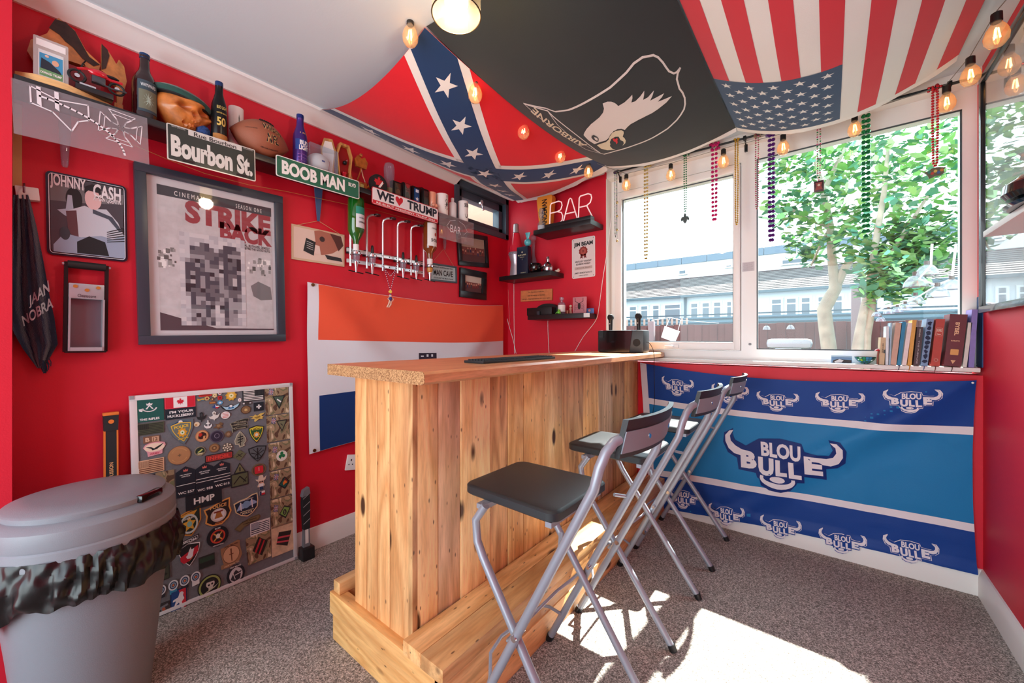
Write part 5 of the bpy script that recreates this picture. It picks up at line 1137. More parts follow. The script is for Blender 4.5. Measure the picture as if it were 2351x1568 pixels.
# ------------------------------------------------------------------ spirit dispensers on the left wall
K = lambda X, Y: (760 + X / 4.611, 380 + Y / 4.611)
XD = XL + .085
WR = mat((226, 228, 232), .25, .5, name='white_bright_metal')
t = thing('spirit_dispenser_rack', 'chrome and white wall rack for six upturned spirit bottles, five dispensers fitted', 'rack', on(*K(600, 1100), 0, XL))
for Ya, Yb in ((890, 1040), (1008, 1135)):
    a, b_ = on(*K(168, Ya), 0, XL + .03), on(*K(992, Yb), 0, XL + .03); z = (a.z + b_.z) / 2; m = MB(WR); m.box((XL + .024, a.y, z - .011), (XL + .032, b_.y, z + .011), bev=.002); rl = m.build('rail', t)
    for k in range(11):
        m = MB(BLACK); y = a.y + (b_.y - a.y) * (k + .5) / 11; m.cyl((XL + .032, y, z), (XL + .0335, y, z), .004, n=8); m.build('hole', rl)
    if Ya == 890: zr = z
    else: zr2 = z
for k, (X, Yt) in enumerate(((205, 560), (380, 545), (548, 580), (705, 612), (847, 655), (981, 690))):
    p = on(*K(X, Yt), 0, XL + .03); m = MB(WR); pts = [(XL + .03, p.y, zr2 - .03), (XL + .03, p.y, p.z - .02), (XL + .036, p.y + .002, p.z), (XL + .06, p.y + .012, p.z + .008), (XD, p.y + .03, p.z + .008)]
    m.tube(pts, .006, 6); br = m.build('bottle_bracket', t)
    if k not in (0, 5): m = MB(BLACK); m.cyl((XD, p.y + .035, p.z + .004), (XD, p.y + .035, p.z + .012), .02, n=20); m.build('bottle_rest', br)
    m = MB(mat((60, 62, 66), .3, .7)); m.box((XL + .002, p.y - .013, zr - .018), (XL + .024, p.y + .013, zr + .018), bev=.002); m.build('clamp', t)
DZ = {}
CHR2 = mat((206, 208, 214), .18, 1)
for k, (X, Ya, Yb, full) in enumerate(((265, 905, 1130, 1), (437, 935, 1150, 0), (763, 1000, 1190, 0), (903, 1030, 1205, 0), (1046, 1050, 1220, 2))):
    p, q = on(*K(X, Ya), 0, XD), on(*K(X, Yb), 0, XD); o_ = V((XD, p.y, q.z)); H = p.z - q.z
    m = MB(CHR2); m.lathe([(.005, 0), (.007, .02), (.011, H * .4), (.013, H * .45), (.013, H * .5)], o_, 16); nz = m.build('nozzle', t)
    m = MB(CLR if k != 4 else mat((190, 130, 60), .2)); m.lathe([(.013, H * .5), (.019, H * .62), (.021, H * .8), (.012, H * .82)], o_, 16); m.build('measure', t)
    m = MB(CHR2); m.lathe([(.010, H * .82), (.026, H * .84), (.026, H * .93), (.012, H * .96), (.012, H)], o_, 18); m.box((XL + .03, p.y - .008, q.z + H * .85), (XD - .02, p.y + .008, q.z + H * .92)); m.build('collar', t)
    m = MB(BLACK); m.tube([o_ + V((.0, -.045, .006)), o_ + V((0, 0, .002)), o_ + V((0, .045, -.002))], .0035, 6); m.build('dispense_lever', t)
    if not full: m = MB(BLACK); m.lathe([(.009, 0), (.009, .03), (.007, .045), (.004, .05)], o_ + V((0, 0, H)), 12); m.build('stopper', t)
    DZ[k] = (p.y, p.z)
def upturned(k, px0, px1, ptop, prof, body, lab, extra):
    y, z0 = DZ[k]; zb = on((px0 + px1) / 2, ptop, 0, XD).z; H = zb - z0; c1 = FWD.dot(V((XD, y, 0))); R = (px1 - px0) / 2 / FPX * c1 * cos(math.atan(((px0 + px1) / 2 - CX) / FPX)); R = min(R, .045)
    t = thing('spirit_bottle', lab, 'bottle', (XD, y, z0)); o_ = V((XD, y, z0 + .001)); m = MB(body); m.lathe([(r * R, h_ * H) for r, h_ in prof], o_, 28); m.build('glass_body', t); extra(t, o_, R, H)
def ex(t, o_, R, H):
    m = MB(); wrap(m, o_, R, .42 * H, .68 * H, -30, 70, G(214, 222, 230)); wrap(m, o_, R, .68 * H, .82 * H, -30, 70, G(36, 140, 120)); wtxt(m, 'Jameson', o_, R, .53 * H, -.06 * H, 20, -60, G(40, 50, 60)); wtxt(m, 'WHISKEY', o_, R, .61 * H, -.025 * H, 20, -60, G(60, 90, 120)); m.build('paper_label', t, False)
    m = MB(G(226, 226, 226)); m.lathe([(R * .36, 0), (R * .36, .12 * H), (R * .3, .121 * H)], o_, 18); m.build('neck_label', t)
upturned(0, 796, 839, 457, [(.3, 0), (.32, .14), (.4, .2), (.75, .3), (1, .38), (1, .95), (.9, 1)], mat((14, 92, 24), .06, coat=.8, name='green_glass'), 'upturned green spirit bottle with a white and teal label, first on the rack', ex)
def ex(t, o_, R, H):
    m = MB(); wrap(m, o_, R, .42 * H, .97 * H, -60, 80, G(228, 226, 224)); wtxt(m, 'WEIGHS', o_, R, .56 * H, -.08 * H, 14, -84, G(40, 36, 40)); wtxt(m, 'KENTUCKY', o_, R, .84 * H, -.04 * H, 10, -70, G(60, 60, 80))
    m.add([o_ + V((cos(radians(14 + 10 * cos(a))), sin(radians(14 + 10 * cos(a))), 0)) * (R + .0015) + V((0, 0, (.7 + .045 * sin(a)) * H)) for a in [2 * pi * q / 10 for q in range(10)]], [tuple(range(10))], G(176, 50, 40)); m.build('paper_label', t, False)
    m = MB(G(232, 230, 230)); m.lathe([(R * .42, 0), (R * .42, .13 * H), (R * .3, .131 * H)], o_, 18); m.build('neck_label', t)
upturned(4, 972, 1004, 513, [(.34, 0), (.36, .14), (.45, .2), (.5, .28), (.95, .36), (1, .4), (1, .96), (.9, 1)], mat((120, 60, 24), .1, coat=.7, name='amber_glass'), 'upturned bourbon bottle with a white label, last on the rack', ex)
# bead necklace with a figurine on the rack
def beads(name, label, pts, r, gap, cols, extra=None, loc=None, group=None):
    t = thing(name, label, 'necklace', loc or pts[0], group); m = MB()
    P = [V(p) for p in pts]; segs = [(P[i + 1] - P[i]).length for i in range(len(P) - 1)]; L_ = sum(segs); n = max(2, int(L_ / gap)); k = 0
    for i in range(n):
        s = L_ * i / n; j = 0
        while j < len(segs) - 1 and s > segs[j]: s -= segs[j]; j += 1
        m.ball(P[j] + (P[j + 1] - P[j]) * (s / segs[j]), r, 8, cols[i % len(cols)])
    b_ = m.build('beads', t, kind='stuff')
    if extra: extra(t)
    return t
p0, p1, p2 = on(*K(550, 1040), 0, XD - .02), on(*K(702, 1040), 0, XD - .02), on(*K(628, 1325), 0, XD - .01)
pm = on(*K(628, 1172), 0, XD - .015); DBL, WB = mat((40, 30, 90), .3, .4), mat((226, 220, 226), .3)
def ex(t):
    m = MB(mat((220, 180, 60), .3, .4)); c = p2 + V((0, 0, -.006)); m.lathe([(.010, -.003), (.012, 0), (.010, .003)], c, 14, axis=(1, 0, 0)); m.build('gold_disc', t)
    f = Fr(c + V((0, 0, -.014)), (0, 1, 0), (0, 0, 1), (1, 0, 0)); SKN = mat((222, 196, 176), .5)
    m = MB(SKN); m.ball(f.at(0, -.012, 0), .009, 10); m.build('head', t)
    m = MB(mat((50, 44, 120), .5)); m.lathe([(.006, -.045), (.011, -.03), (.009, -.02)], f.at(0, 0, 0), 10); m.ball(f.at(0, -.004, .001), .006, 8); m.build('body', t)
    for s in (-1, 1):
        m = MB(SKN); m.tube([f.at(s * .008, -.022, 0), f.at(s * .02, -.032, .004), f.at(s * .008, -.046, .01)], .0028, 6); m.build('arm', t)
        m = MB(SKN); m.tube([f.at(s * .005, -.044, 0), f.at(s * .008 - .008, -.066, .006), f.at(s * .006 - .018, -.085, .0)], [.005, .0045, .004], 8); m.build('leg', t)
beads('bead_necklace', 'blue and white bead necklace with a small seated figurine, hung on the dispenser rack', [p2, p0 + (p2 - p0) * .4, p0, (p0 + pm) / 2 + V((0, -.004, -.008)), pm, (p1 + pm) / 2 + V((0, .004, -.008)), p1, p1 + (p2 - p1) * .4, p2], .0028, .0068, [DBL, WB], ex, loc=p2)

# ------------------------------------------------------------------ pin board with patches
BFo = V((-2.164, .585, .462)); BFv = V((-.018, -.018, .918)).normalized(); BFu = V((0, 1, 0)); BFn = BFu.cross(BFv).normalized()
def bray(px, py): r = ray(px, py); o = V((0, 0, HC)); return o + r * ((BFo - o).dot(BFn) / r.dot(BFn))
BB = Fr(BFo, BFu, BFv, BFn)
t = thing('pin_board', 'grey felt pin board with a white frame, leaning on the wall and covered in patches', 'pin board', (BFo.x, BFo.y, 0))
bw, bh = .612, .918
FELT = mat((112, 114, 120), .95, bump=.8, bscale=500, var=.08, vscale=80)
m = MB(FELT, BB); m.fbox(-bw / 2 + .01, -bh / 2 + .01, bw / 2 - .01, bh / 2 - .01, -.014, -.001); m.build('felt', t)
AL = mat((226, 228, 230), .3, .2)
for x0, y0, x1, y1 in ((-bw / 2, -bh / 2, bw / 2, -bh / 2 + .016), (-bw / 2, bh / 2 - .02, bw / 2, bh / 2), (-bw / 2, -bh / 2 + .016, -bw / 2 + .022, bh / 2 - .02), (bw / 2 - .018, -bh / 2 + .016, bw / 2, bh / 2 - .02)):
    m = MB(AL, BB); m.fbox(x0, y0, x1, y1, -.015, .004, bev=.0015); m.build('frame_strip', t)
for sx_ in (-1, 1):
    for sy_ in (-1, 1): m = MB(mat((150, 154, 160), .4), BB); m.fbox(sx_ * bw / 2 - .014 * (sx_ > 0) - .0, sy_ * bh / 2 - .014 * (sy_ > 0), sx_ * bw / 2 + .014 * (sx_ < 0), sy_ * bh / 2 + .014 * (sy_ < 0), .004, .006); m.build('corner_cap', t)
T_ = lambda s, x=0, y=0, w=1.6, h=.5: ('T', s, x, y, w, h)
def badge(lab, c, cx, cy, w, h, base, layers, rot=0, th=.0025, cat='patch', z0=.0, name=None):
    px, py = 280 + cx / 5.059, (870 if c == 'A' else 1140) + cy / 5.059; P = bray(px, py)
    ax = (bray(px + 5, py) - P).dot(BFu) / 5; ay = abs((bray(px, py + 5) - P).dot(BFv)) / 5
    w = w / 5.059 * ax / 2; h = h / 5.059 * ay / 2; f = Fr(P, BFu, BFv, BFn).rot(rot); f = f.move(0, 0, z0 + .0004)
    m = MB(None, f); sc = lambda S: [(x * w, y * h) for x, y in S]
    bm_ = mat(base[1], .75) if not isinstance(base[1], bpy.types.Material) else base[1]
    m.slab(sc(base[0]), 0, th, bm_)
    z = th + .0004
    for s, col in layers:
        mt = col if isinstance(col, bpy.types.Material) else mat(col, .75)
        if s[0] == 'T': m.txt(s[1], s[2] * w, s[3] * h, s[4] * w, s[5] * h, z, mt, .03)
        elif s[0] == 'L':
            for q in s[1]: m.poly(sc(q), z, mt)
        else: m.poly(sc(s), z, mt)
        z += .0003
    return m.build(name or ('cloth_patch' if cat == 'patch' else 'pin_badge'), None, False, label=lab, cat=cat)
RC, CI_ = rect(-1, -1, 1, 1), circ(0, 0, 1)
def scl(S, k, ky=None): ky = ky or k; return [(x * k, y * ky) for x, y in S]
SH = shield(1, 1)
W_, K_, N_ = (232, 232, 232), (26, 28, 32), (34, 44, 60)
def usflag(c1, c2, canton, flip=0):
    L = [('L', [rect(-.92, .88 - 2 * k * .136 - .136, .92, .88 - 2 * k * .136) for k in range(7)]), c1]
    x0, x1 = (-.92, -.1) if not flip else (.1, .92)
    st = ('L', [star(x0 + .08 + .13 * i, .76 - .17 * j, .05, 5, .4, 90, 1, 1.6) for i in range(6) for j in range(5)])
    return [(L[0], c1), (rect(x0, -.07, x1, .88), canton), (st, c2)]
horn_ = ('L', [q for q in stroke(arc(0, .25, .62, 195, 345, 10, .62), .14)] + [[(-.9, .05), (-.5, .12), (-.62, -.35), (-.85, -.25)], [(-.22, .5), (.22, .5), (.28, .8), (.12, .72), (0, .92), (-.12, .72), (-.28, .8)], [(-.05, .5), (.05, .5), (.35, .0), (.22, -.05)], [(-.05, .5), (.05, .5), (-.2, -.05), (-.35, .0)]])
maple = [(x, y * 1.1) for x, y in leaf]
badge('dark green patch with a white bugle and crown reading THE RIFLES', 'A', 318, 362, 340, 262, (RC, (16, 84, 78)), [(scl([], 1) or ('L', [[(x * .8, y * .62 + .12) for x, y in q] for q in horn_[1]]), (224, 224, 226)), (T_('THE RIFLES', 0, -.78, 1.35, .2), (235, 235, 235))])
badge('red and white maple leaf flag patch', 'A', 676, 268, 355, 135, (rrect(-1, -1, 1, 1, .08), (222, 60, 84)), [(rect(-.94, -.9, .94, .9), (204, 24, 50)), (rect(-.45, -.9, .45, .9), W_), (scl(maple, .42, .95), (204, 24, 50))])
badge("black patch reading I'M YOUR HUCKLEBERRY", 'A', 684, 398, 350, 118, (RC, (18, 28, 42)), [(T_("I'M YOUR", .05, .38, 1.6, .5), W_), (T_('HUCKLEBERRY', 0, -.38, 1.75, .5), W_)])
badge('dark olive subdued flag patch below the green bugle patch', 'A', 325, 576, 328, 130, (RC, (72, 78, 58)), usflag((40, 44, 36), (56, 60, 48), (34, 36, 32)))
badge('small brown patch reading B 12', 'A', 342, 700, 190, 76, (rrect(-1, -1, 1, 1, .12), (126, 88, 68)), [(T_('B', -.5, 0, .5, 1.2), (226, 190, 160)), (rect(.05, -.75, .9, .75), (206, 166, 136)), (T_('12', .45, 0, .6, 1.1), (120, 84, 64))])
badge('pink lip-shaped patch with a black eagle', 'A', 378, 812, 262, 160, ([(-1, .35), (-.8, .75), (-.3, 1), (.4, 1), (.9, .8), (1, .4), (.7, -.25), (.68, -.8), (-.6, -1), (-.65, -.35)], (226, 160, 170)), [(circ(0, .25, .9, .62), (238, 218, 196)), ([(-.8, .45), (-.3, .35), (-.05, .1), (.2, .3), (.85, .75), (.55, .3), (.2, -.05), (-.2, -.15), (-.3, .1)], K_), (T_('ARMY', 0, -.62, .9, .28), (206, 90, 110))])
SUN = star(0, 0, .8, 8, .72)
badge('large grey and gold shield patch reading POLICE with a gold sunburst', 'A', 697, 612, 300, 300, (shield(1, 1), (92, 108, 118)), [([(-.85, .62), (0, .92), (.85, .62), (.3, .62), (0, .7), (-.3, .62)], (20, 66, 108)), (circ(-.0, .78, .16, .13), W_), (scl(SH, .78, .78), (222, 186, 64)), (scl(SH, .7, .7), (108, 116, 108)), (T_('POLICE', 0, .42, 1.1, .22), (232, 196, 60)), ([(x * .5, y * .5 - .05) for x, y in SUN], (218, 160, 40)), (circ(0, -.05, .17), (226, 232, 200)), (circ(0, -.05, .06), (60, 140, 70)), (T_('CORRECTIONAL', 0, -.52, .8, .1), (232, 196, 60))], rot=6)
badge('plain tan embroidered oval patch', 'A', 665, 885, 268, 214, (CI_, (150, 106, 70)), [(scl(CI_, .94), (188, 142, 98)), (scl(CI_, .9), (178, 130, 88)), (('L', stroke(arc(0, 0, .72, 30, 150, 10), .1) + stroke(arc(0, 0, .72, 210, 330, 10), .1)), (196, 150, 100)), (star(0, 0, .2, 4), (120, 96, 70))])
badge('tan and brown desert flag patch', 'A', 330, 1012, 322, 158, (RC, (226, 184, 150)), [(scl(RC, .94, .88), (214, 170, 136))] + usflag((112, 66, 46), (208, 172, 140), (170, 128, 102)))
badge('small red bar-shaped badge at the top of the board', 'A', 966, 183, 150, 42, (rrect(-1, -1, 1, 1, .3), (200, 44, 36)), [(rrect(-.8, -.5, .8, .5, .2), (150, 30, 24))], cat='badge')
badge('cream and gold emblem badge right of the red bar badge', 'A', 1076, 190, 58, 60, (star(0, 0, 1.1, 6, .7), (214, 190, 130)), [(scl(CI_, .5), (236, 226, 190)), (scl(CI_, .2), (120, 40, 40))], cat='badge')
badge('tiny crossed-flags badge with gold and blue ends', 'A', 914, 240, 84, 30, ([(-1, 1), (-.2, .3), (.8, .9), (1, -.6), (.1, -.4), (-.8, -1)], (200, 170, 80)), [([(.1, -.3), (1, -.5), (.8, -.9), (.1, -.7)], (40, 120, 160))], cat='badge')
badge('small gold rosette badge with a red centre', 'A', 986, 226, 60, 50, (star(0, 0, 1.1, 7, .75), (206, 176, 110)), [(scl(CI_, .45), (150, 40, 40))], cat='badge')
badge('small bronze spread eagle badge', 'A', 1046, 236, 56, 44, ([(-1, .2), (-.2, .3), (0, 1), (.3, .3), (1, .6), (.4, -.4), (0, -1), (-.5, -.4)], (126, 86, 50)), [(circ(.05, .1, .25, .4), (196, 180, 150))], cat='badge')
badge('narrow copper badge under the small eagle', 'A', 1050, 275, 72, 26, (rrect(-1, -1, 1, 1, .3), (140, 84, 44)), [(rrect(-.8, -.4, .8, .4, .2), (190, 130, 70))], cat='badge')
badge('tiny white ring badge above the red poppy badge', 'A', 1135, 170, 34, 30, (CI_, W_), [(scl(CI_, .5), (180, 60, 70))], cat='badge')
badge('small red poppy flower badge', 'A', 1136, 219, 58, 50, (star(0, 0, 1.1, 4, .8, 45), (186, 30, 36)), [(scl(CI_, .3), K_)], cat='badge')
badge('small pale blue star-burst badge', 'A', 1138, 275, 66, 48, (star(0, 0, 1.1, 7, .7), (90, 160, 206)), [(scl(star(0, 0, 1, 7, .4), .6), W_)], cat='badge')
badge('small state-shaped badge in red, white and blue', 'A', 1086, 322, 90, 54, ([(-1, .2), (-.4, .2), (-.4, .9), (.1, .9), (.1, .4), (.9, .3), (1, -.2), (.3, -1), (-.1, -.5), (-.5, -.6)], (38, 70, 140)), [([(-.05, .85), (.1, .85), (.1, .35), (.88, .26), (.95, -.1), (-.05, -.1)], W_), ([(-.05, -.1), (.95, -.1), (.3, -.95), (-.05, -.5)], (196, 40, 50))], cat='badge')
badge('gold sunburst badge with a cream centre', 'A', 1267, 193, 138, 125, (star(0, 0, 1, 9, .78), (206, 156, 40)), [(scl(star(0, 0, 1, 9, .78), .8), (224, 180, 70)), (scl(CI_, .4), (236, 226, 180)), (scl(CI_, .14), (130, 150, 70))], cat='badge')
badge('black and white striped flag patch with the stars at the right', 'A', 1525, 186, 246, 132, (RC, K_), usflag((230, 228, 224), (70, 70, 72), K_, 1))
badge('light blue parachute wings patch', 'A', 1263, 325, 226, 88, ([(-1, .55), (-.6, .2), (-.3, .3), (0, .8), (.3, .3), (.6, .35), (1, .95), (.85, .1), (.4, -.7), (0, -.95), (-.5, -.8), (-.85, -.2)], K_), [([(-.88, .4), (-.5, .1), (-.2, .2), (0, .0), (.3, .25), (.9, .75), (.7, .0), (.3, -.6), (0, -.75), (-.5, -.6)], (168, 206, 226)), ([(-.2, .2), (0, .6), (.2, .2), (.35, -.4), (-.3, -.4)], (40, 110, 160)), (circ(0, .25, .16, .35), W_)])
badge('tiny white keyring badge', 'A', 1365, 236, 48, 58, ([(x * .8, y * .75 - .25) for x, y in CI_] , (236, 230, 226)), [(circ(0, -.25, .3, .25), (206, 120, 110))], cat='badge')
badge('small dark oblong badge with a silver end', 'A', 1450, 282, 108, 34, (rrect(-1, -1, 1, 1, .3), (54, 50, 48)), [(rect(-.9, -.5, -.5, .6), (200, 200, 204)), (rect(.5, -.4, .9, .5), (180, 180, 184))], cat='badge')
badge('antique gold round badge', 'A', 1437, 357, 116, 96, (CI_, (84, 60, 40)), [(scl(CI_, .85), (130, 98, 66)), (scl(star(0, 0, 1, 6, .5), .45), (206, 180, 120))], cat='badge')
badge('black square patch with a white cross', 'A', 1587, 320, 114, 98, (RC, (20, 28, 38)), [(('L', [rect(-.5, -.16, .5, .16), rect(-.16, -.5, .16, .5)]), W_)])
badge('black metal bugle and crown badge', 'A', 922, 440, 118, 112, ([(-1, .2), (-.6, 0), (-.3, .0), (-.35, .8), (0, 1), (.35, .8), (.3, 0), (.65, .1), (1, .4), (.7, -.4), (.12, -.6), (.1, -1), (-.1, -1), (-.12, -.6), (-.7, -.45)], (30, 32, 36)), [(circ(0, .35, .2, .3), (60, 62, 66))], cat='badge')
badge('white metal bugle and crown badge', 'A', 1070, 428, 130, 112, ([(-1, .0), (-.6, -.1), (-.2, .1), (-.35, .7), (0, 1), (.35, .7), (.2, .1), (.65, .1), (1, .4), (.7, -.4), (.12, -.7), (0, -1), (-.12, -.7), (-.7, -.55)], (220, 218, 214)), [(circ(0, .5, .15, .22), (130, 120, 110))], cat='badge')
badge('round badge with red and white stripes', 'A', 1200, 420, 118, 94, (CI_, (110, 90, 84)), [(scl(CI_, .9), W_), (('L', [rect(-.6, -.6 + .35 * k, .6, -.45 + .35 * k) for k in range(4)]), (206, 110, 100))], cat='badge')
badge('small cream ball-shaped badge', 'A', 868, 526, 64, 56, (CI_, (226, 210, 180)), [(circ(-.3, -.2, .45), (196, 150, 90))], cat='badge')
badge('white metal anchor badge', 'A', 998, 526, 88, 96, ([(-.12, 1), (.12, 1), (.14, .4), (.5, .3), (.5, .12), (.14, .12), (.14, -.5), (.6, -.4), (.95, .0), (1, -.5), (.5, -.95), (0, -1), (-.5, -.95), (-1, -.5), (-.95, 0), (-.6, -.4), (-.14, -.5), (-.14, .12), (-.5, .12), (-.5, .3), (-.14, .4)], (236, 236, 236)), [], cat='badge')
badge('bronze crossed-rifles badge beside the white anchor badge', 'A', 1116, 545, 120, 82, ([(-1, -.5), (-.3, .1), (-.6, .7), (0, .5), (.5, 1), (1, .4), (.6, 0), (.9, -.6), (.1, -.6), (.0, -1), (-.3, -.5)], (116, 84, 56)), [(circ(.05, .05, .35, .35), (150, 120, 84))], cat='badge')
def arcband(r0, r1, a0, a1, cy=0, n=10): return arc(0, cy, r1, a0, a1, n, r1) + arc(0, cy, r0, a1, a0, n, r0)
tabs = [[(-1, .45), (-.2, .8), (.6, .98), (1, .95), (1, .55), (.4, .55), (-.3, .35), (-.85, .1)], [(-.85, .05), (-.1, .35), (.85, .42), (.85, .05), (-.1, -.05), (-.75, -.35)], [(-.8, -.4), (-.1, -.1), (.9, -.1), (.9, -.55), (-.1, -.55), (-.75, -.95)]]
for k, (q, tx) in enumerate(zip(tabs, ('SPECIAL FORCES', 'AIRBORNE', 'RANGER'))):
    badge('curved grey tab patch, %s of the three stacked tabs' % ('top', 'middle', 'bottom')[k], 'A', 1362, 540, 220, 150, (q, (150, 146, 124)), [([(x * .93 + .02, y * .86 + (.09, .02, -.05)[k]) for x, y in q], (40, 38, 34)), (T_(tx, .05, (.56, .16, -.42)[k], 1.3, .17), (160, 154, 130))])
badge('gold trident and eagle badge', 'A', 1570, 446, 186, 92, ([(-1, .6), (-.5, .4), (-.2, .8), (0, .4), (.4, .9), (1, 1), (.5, .3), (.8, 0), (.6, -.3), (.7, -.6), (.2, -.4), (-.2, -1), (-.4, -.9), (-.3, -.3), (-.8, -.2), (-.5, .1)], (214, 184, 96)), [([(-.4, .1), (.3, .4), (.4, 0), (-.1, -.3)], (150, 120, 50))], cat='badge')
badge('grey arrowhead patch with a black dagger and bolts', 'A', 1372, 700, 146, 192, ([(0, 1), (.45, .6), (.9, .05), (.95, -.3), (.6, -.6), (.7, -.85), (-.1, -1), (-.25, -.65), (-.8, -.55), (-.9, -.1), (-.5, .6)], (196, 190, 166)), [([(0, .9), (.4, .55), (.8, .05), (.85, -.3), (.5, -.55), (.5, -.8), (0, -.9), (-.2, -.58), (-.72, -.5), (-.8, -.1), (-.42, .55)], (140, 140, 122)), (('L', [[(-.07, -.75), (.07, -.75), (.07, .5), (0, .75), (-.07, .5)], [(-.45, .3), (.4, .38), (.45, .25), (-.3, .2)], [(-.5, .0), (.5, .12), (.4, -.04), (-.4, -.12)], [(-.4, -.3), (.4, -.18), (.3, -.3), (-.3, -.4)]]), K_)])
badge('green and gold shield patch with a gold star badge', 'A', 1560, 640, 174, 204, (SH, (24, 30, 24)), [(scl(SH, .9), (222, 206, 60)), (scl(SH, .78), (36, 84, 44)), (rect(-.6, .5, .6, .74), (222, 206, 60)), (T_('AMCHO', 0, .61, 1.0, .18), (30, 40, 30)), ([(x * .6, y * .5 - .05) for x, y in SUN], (222, 160, 60)), (circ(0, -.05, .2, .17), (220, 220, 210)), (circ(0, -.75, .09, .08), (222, 180, 60))])
badge('round red and brown helmet badge', 'A', 928, 662, 152, 138, (CI_, (190, 130, 90)), [(scl(CI_, .88), (214, 160, 110)), ([(-.6, -.3), (-.5, .5), (.1, .7), (.6, .4), (.7, .0), (.2, .1), (.1, -.5), (-.3, -.5)], (60, 20, 20)), (circ(-.25, .25, .28, .3), (190, 40, 24)), (('L', stroke([(-.1, .0), (.6, .1), (.5, -.4)], .12)), (30, 20, 20))], cat='badge')
badge('dark purple round enamel badge', 'A', 1100, 666, 158, 138, (CI_, (84, 74, 96)), [(scl(CI_, .86), (44, 34, 58)), (('L', stroke(circ(0, .1, .34, .38), .07, True)), (150, 140, 160))], cat='badge')
badge('small bronze crest badge left of the arrowhead patch', 'A', 1234, 640, 80, 76, (circ(0, 0, 1, 1, 8), (112, 84, 62)), [(circ(0, 0, .5, .5, 8), (160, 126, 96))], cat='badge')
badge('dark green oval badge with a leaping antelope', 'A', 905, 838, 126, 106, (CI_, (150, 140, 110)), [(scl(CI_, .86), (26, 46, 36)), ([(-.5, -.1), (-.1, .1), (.3, .45), (.55, .3), (.2, -.05), (-.3, -.3)], (196, 206, 110)), ([(-.7, -.4), (.7, -.4), (.3, -.75), (-.3, -.75)], (206, 200, 160))], cat='badge')
badge('brass round badge above the red INFIDEL patch', 'A', 1070, 800, 122, 100, (CI_, (128, 92, 58)), [(scl(CI_, .8), (160, 122, 82)), (scl(CI_, .5), (112, 80, 50)), (scl(CI_, .2), (190, 156, 110))], cat='badge')
badge('cream and black spotted round badge', 'A', 1222, 793, 120, 104, (CI_, (96, 88, 76)), [(('L', [circ(.75 * cos(k * pi / 4), .75 * sin(k * pi / 4), .18, n=8) for k in range(8)] + [circ(.3 * cos(k * pi / 2), .3 * sin(k * pi / 2), .17, n=8) for k in range(4)]), (226, 220, 200))], cat='badge')
badge('black patch with red outlined lettering INFIDEL', 'A', 1128, 903, 320, 84, (rrect(-1, -1, 1, 1, .15), K_), [(rrect(-.94, -.78, .94, .78, .1), (198, 66, 58)), (rrect(-.9, -.68, .9, .68, .1), (150, 46, 44)), (T_('INFIDEL', 0, 0, 1.6, .95), (226, 70, 60))])
badge('olive diamond patch with crossed rifles, above the triangle patch', 'A', 1362, 886, 145, 130, ([(0, 1), (1, .1), (.05, -1), (-1, -.1)], (104, 106, 78)), [(('L', stroke([(-.5, -.2), (.45, .25)], .12) + stroke([(-.25, .3), (.3, -.3)], .12)), (30, 32, 28))])
badge('dark rounded shield patch with a black crossbow emblem', 'A', 1573, 865, 206, 186, (shield(1, 1, 8)[:1] + [(0, 1)] + shield(1, 1, 8)[2:], K_), [(scl(SH, .88), (88, 96, 102)), (('L', stroke([(0, .7), (0, -.7)], .14) + stroke([(-.7, .2), (0, -.1), (.7, .3)], .1) + stroke(arc(0, 0, .6, 200, 340, 8), .09) + stroke([(-.45, -.5), (.45, .6)], .08) + stroke([(.45, -.5), (-.45, .6)], .08)), K_)])
badge('olive triangle patch with a black figure 1', 'A', 1367, 1032, 142, 122, ([(0, 1), (1, -1), (-1, -.9)], K_), [([(0, .75), (.78, -.82), (-.78, -.76)], (112, 112, 78)), (T_('1', 0, -.25, .2, .8), K_)])
for k, (cx, cy, w, h, tx, n_) in enumerate(((741, 1188, 222, 350, 'WC 557', 1), (960, 1150, 208, 350, 'WC 958', 2), (1160, 1108, 194, 320, 'WC 013', 3))):
    badge('navy prison service epaulette with %s white line%s above its number' % (('a single', ''), ('two', 's'), ('three', 's'))[k], 'A', cx, cy, w, h, ([(-1, -1), (1, -1), (1, .68), (0, 1), (-1, .68)], (24, 30, 44)), [([(-.22, .66), (.22, .66), (.26, .82), (.1, .76), (0, .86), (-.1, .76), (-.26, .82)], (206, 110, 100)), (T_('HM PRISON', 0, .46, 1.2, .07), W_), (T_('SERVICE', 0, .34, .9, .07), W_), (('L', [rect(-.98, -.02 - .2 * j - (.2 if n_ == 1 else 0), .98, .02 - .2 * j - (.2 if n_ == 1 else 0)) for j in range(n_)]), W_), (T_(tx, 0, -.72, 1.7, .17), W_)])
badge('olive rectangle patch with two crossed black rifles', 'A', 1368, 1166, 200, 152, (RC, K_), [(scl(RC, .9, .86), (92, 98, 70)), (('L', stroke([(-.7, -.5), (0, .5)], .14) + stroke([(.7, -.5), (0, .5)], .14) + stroke([(.4, -.5), (.8, .2)], .1)), (22, 24, 22))])
badge('round bronze badge with a red enamel shield', 'A', 1588, 1052, 166, 142, (CI_, (120, 96, 70)), [(scl(CI_, .85), (84, 70, 50)), (rrect(-.6, -.6, .6, .6, .2), (206, 34, 50)), (rect(-.05, -.2, .05, .4), (226, 170, 170))], cat='badge')
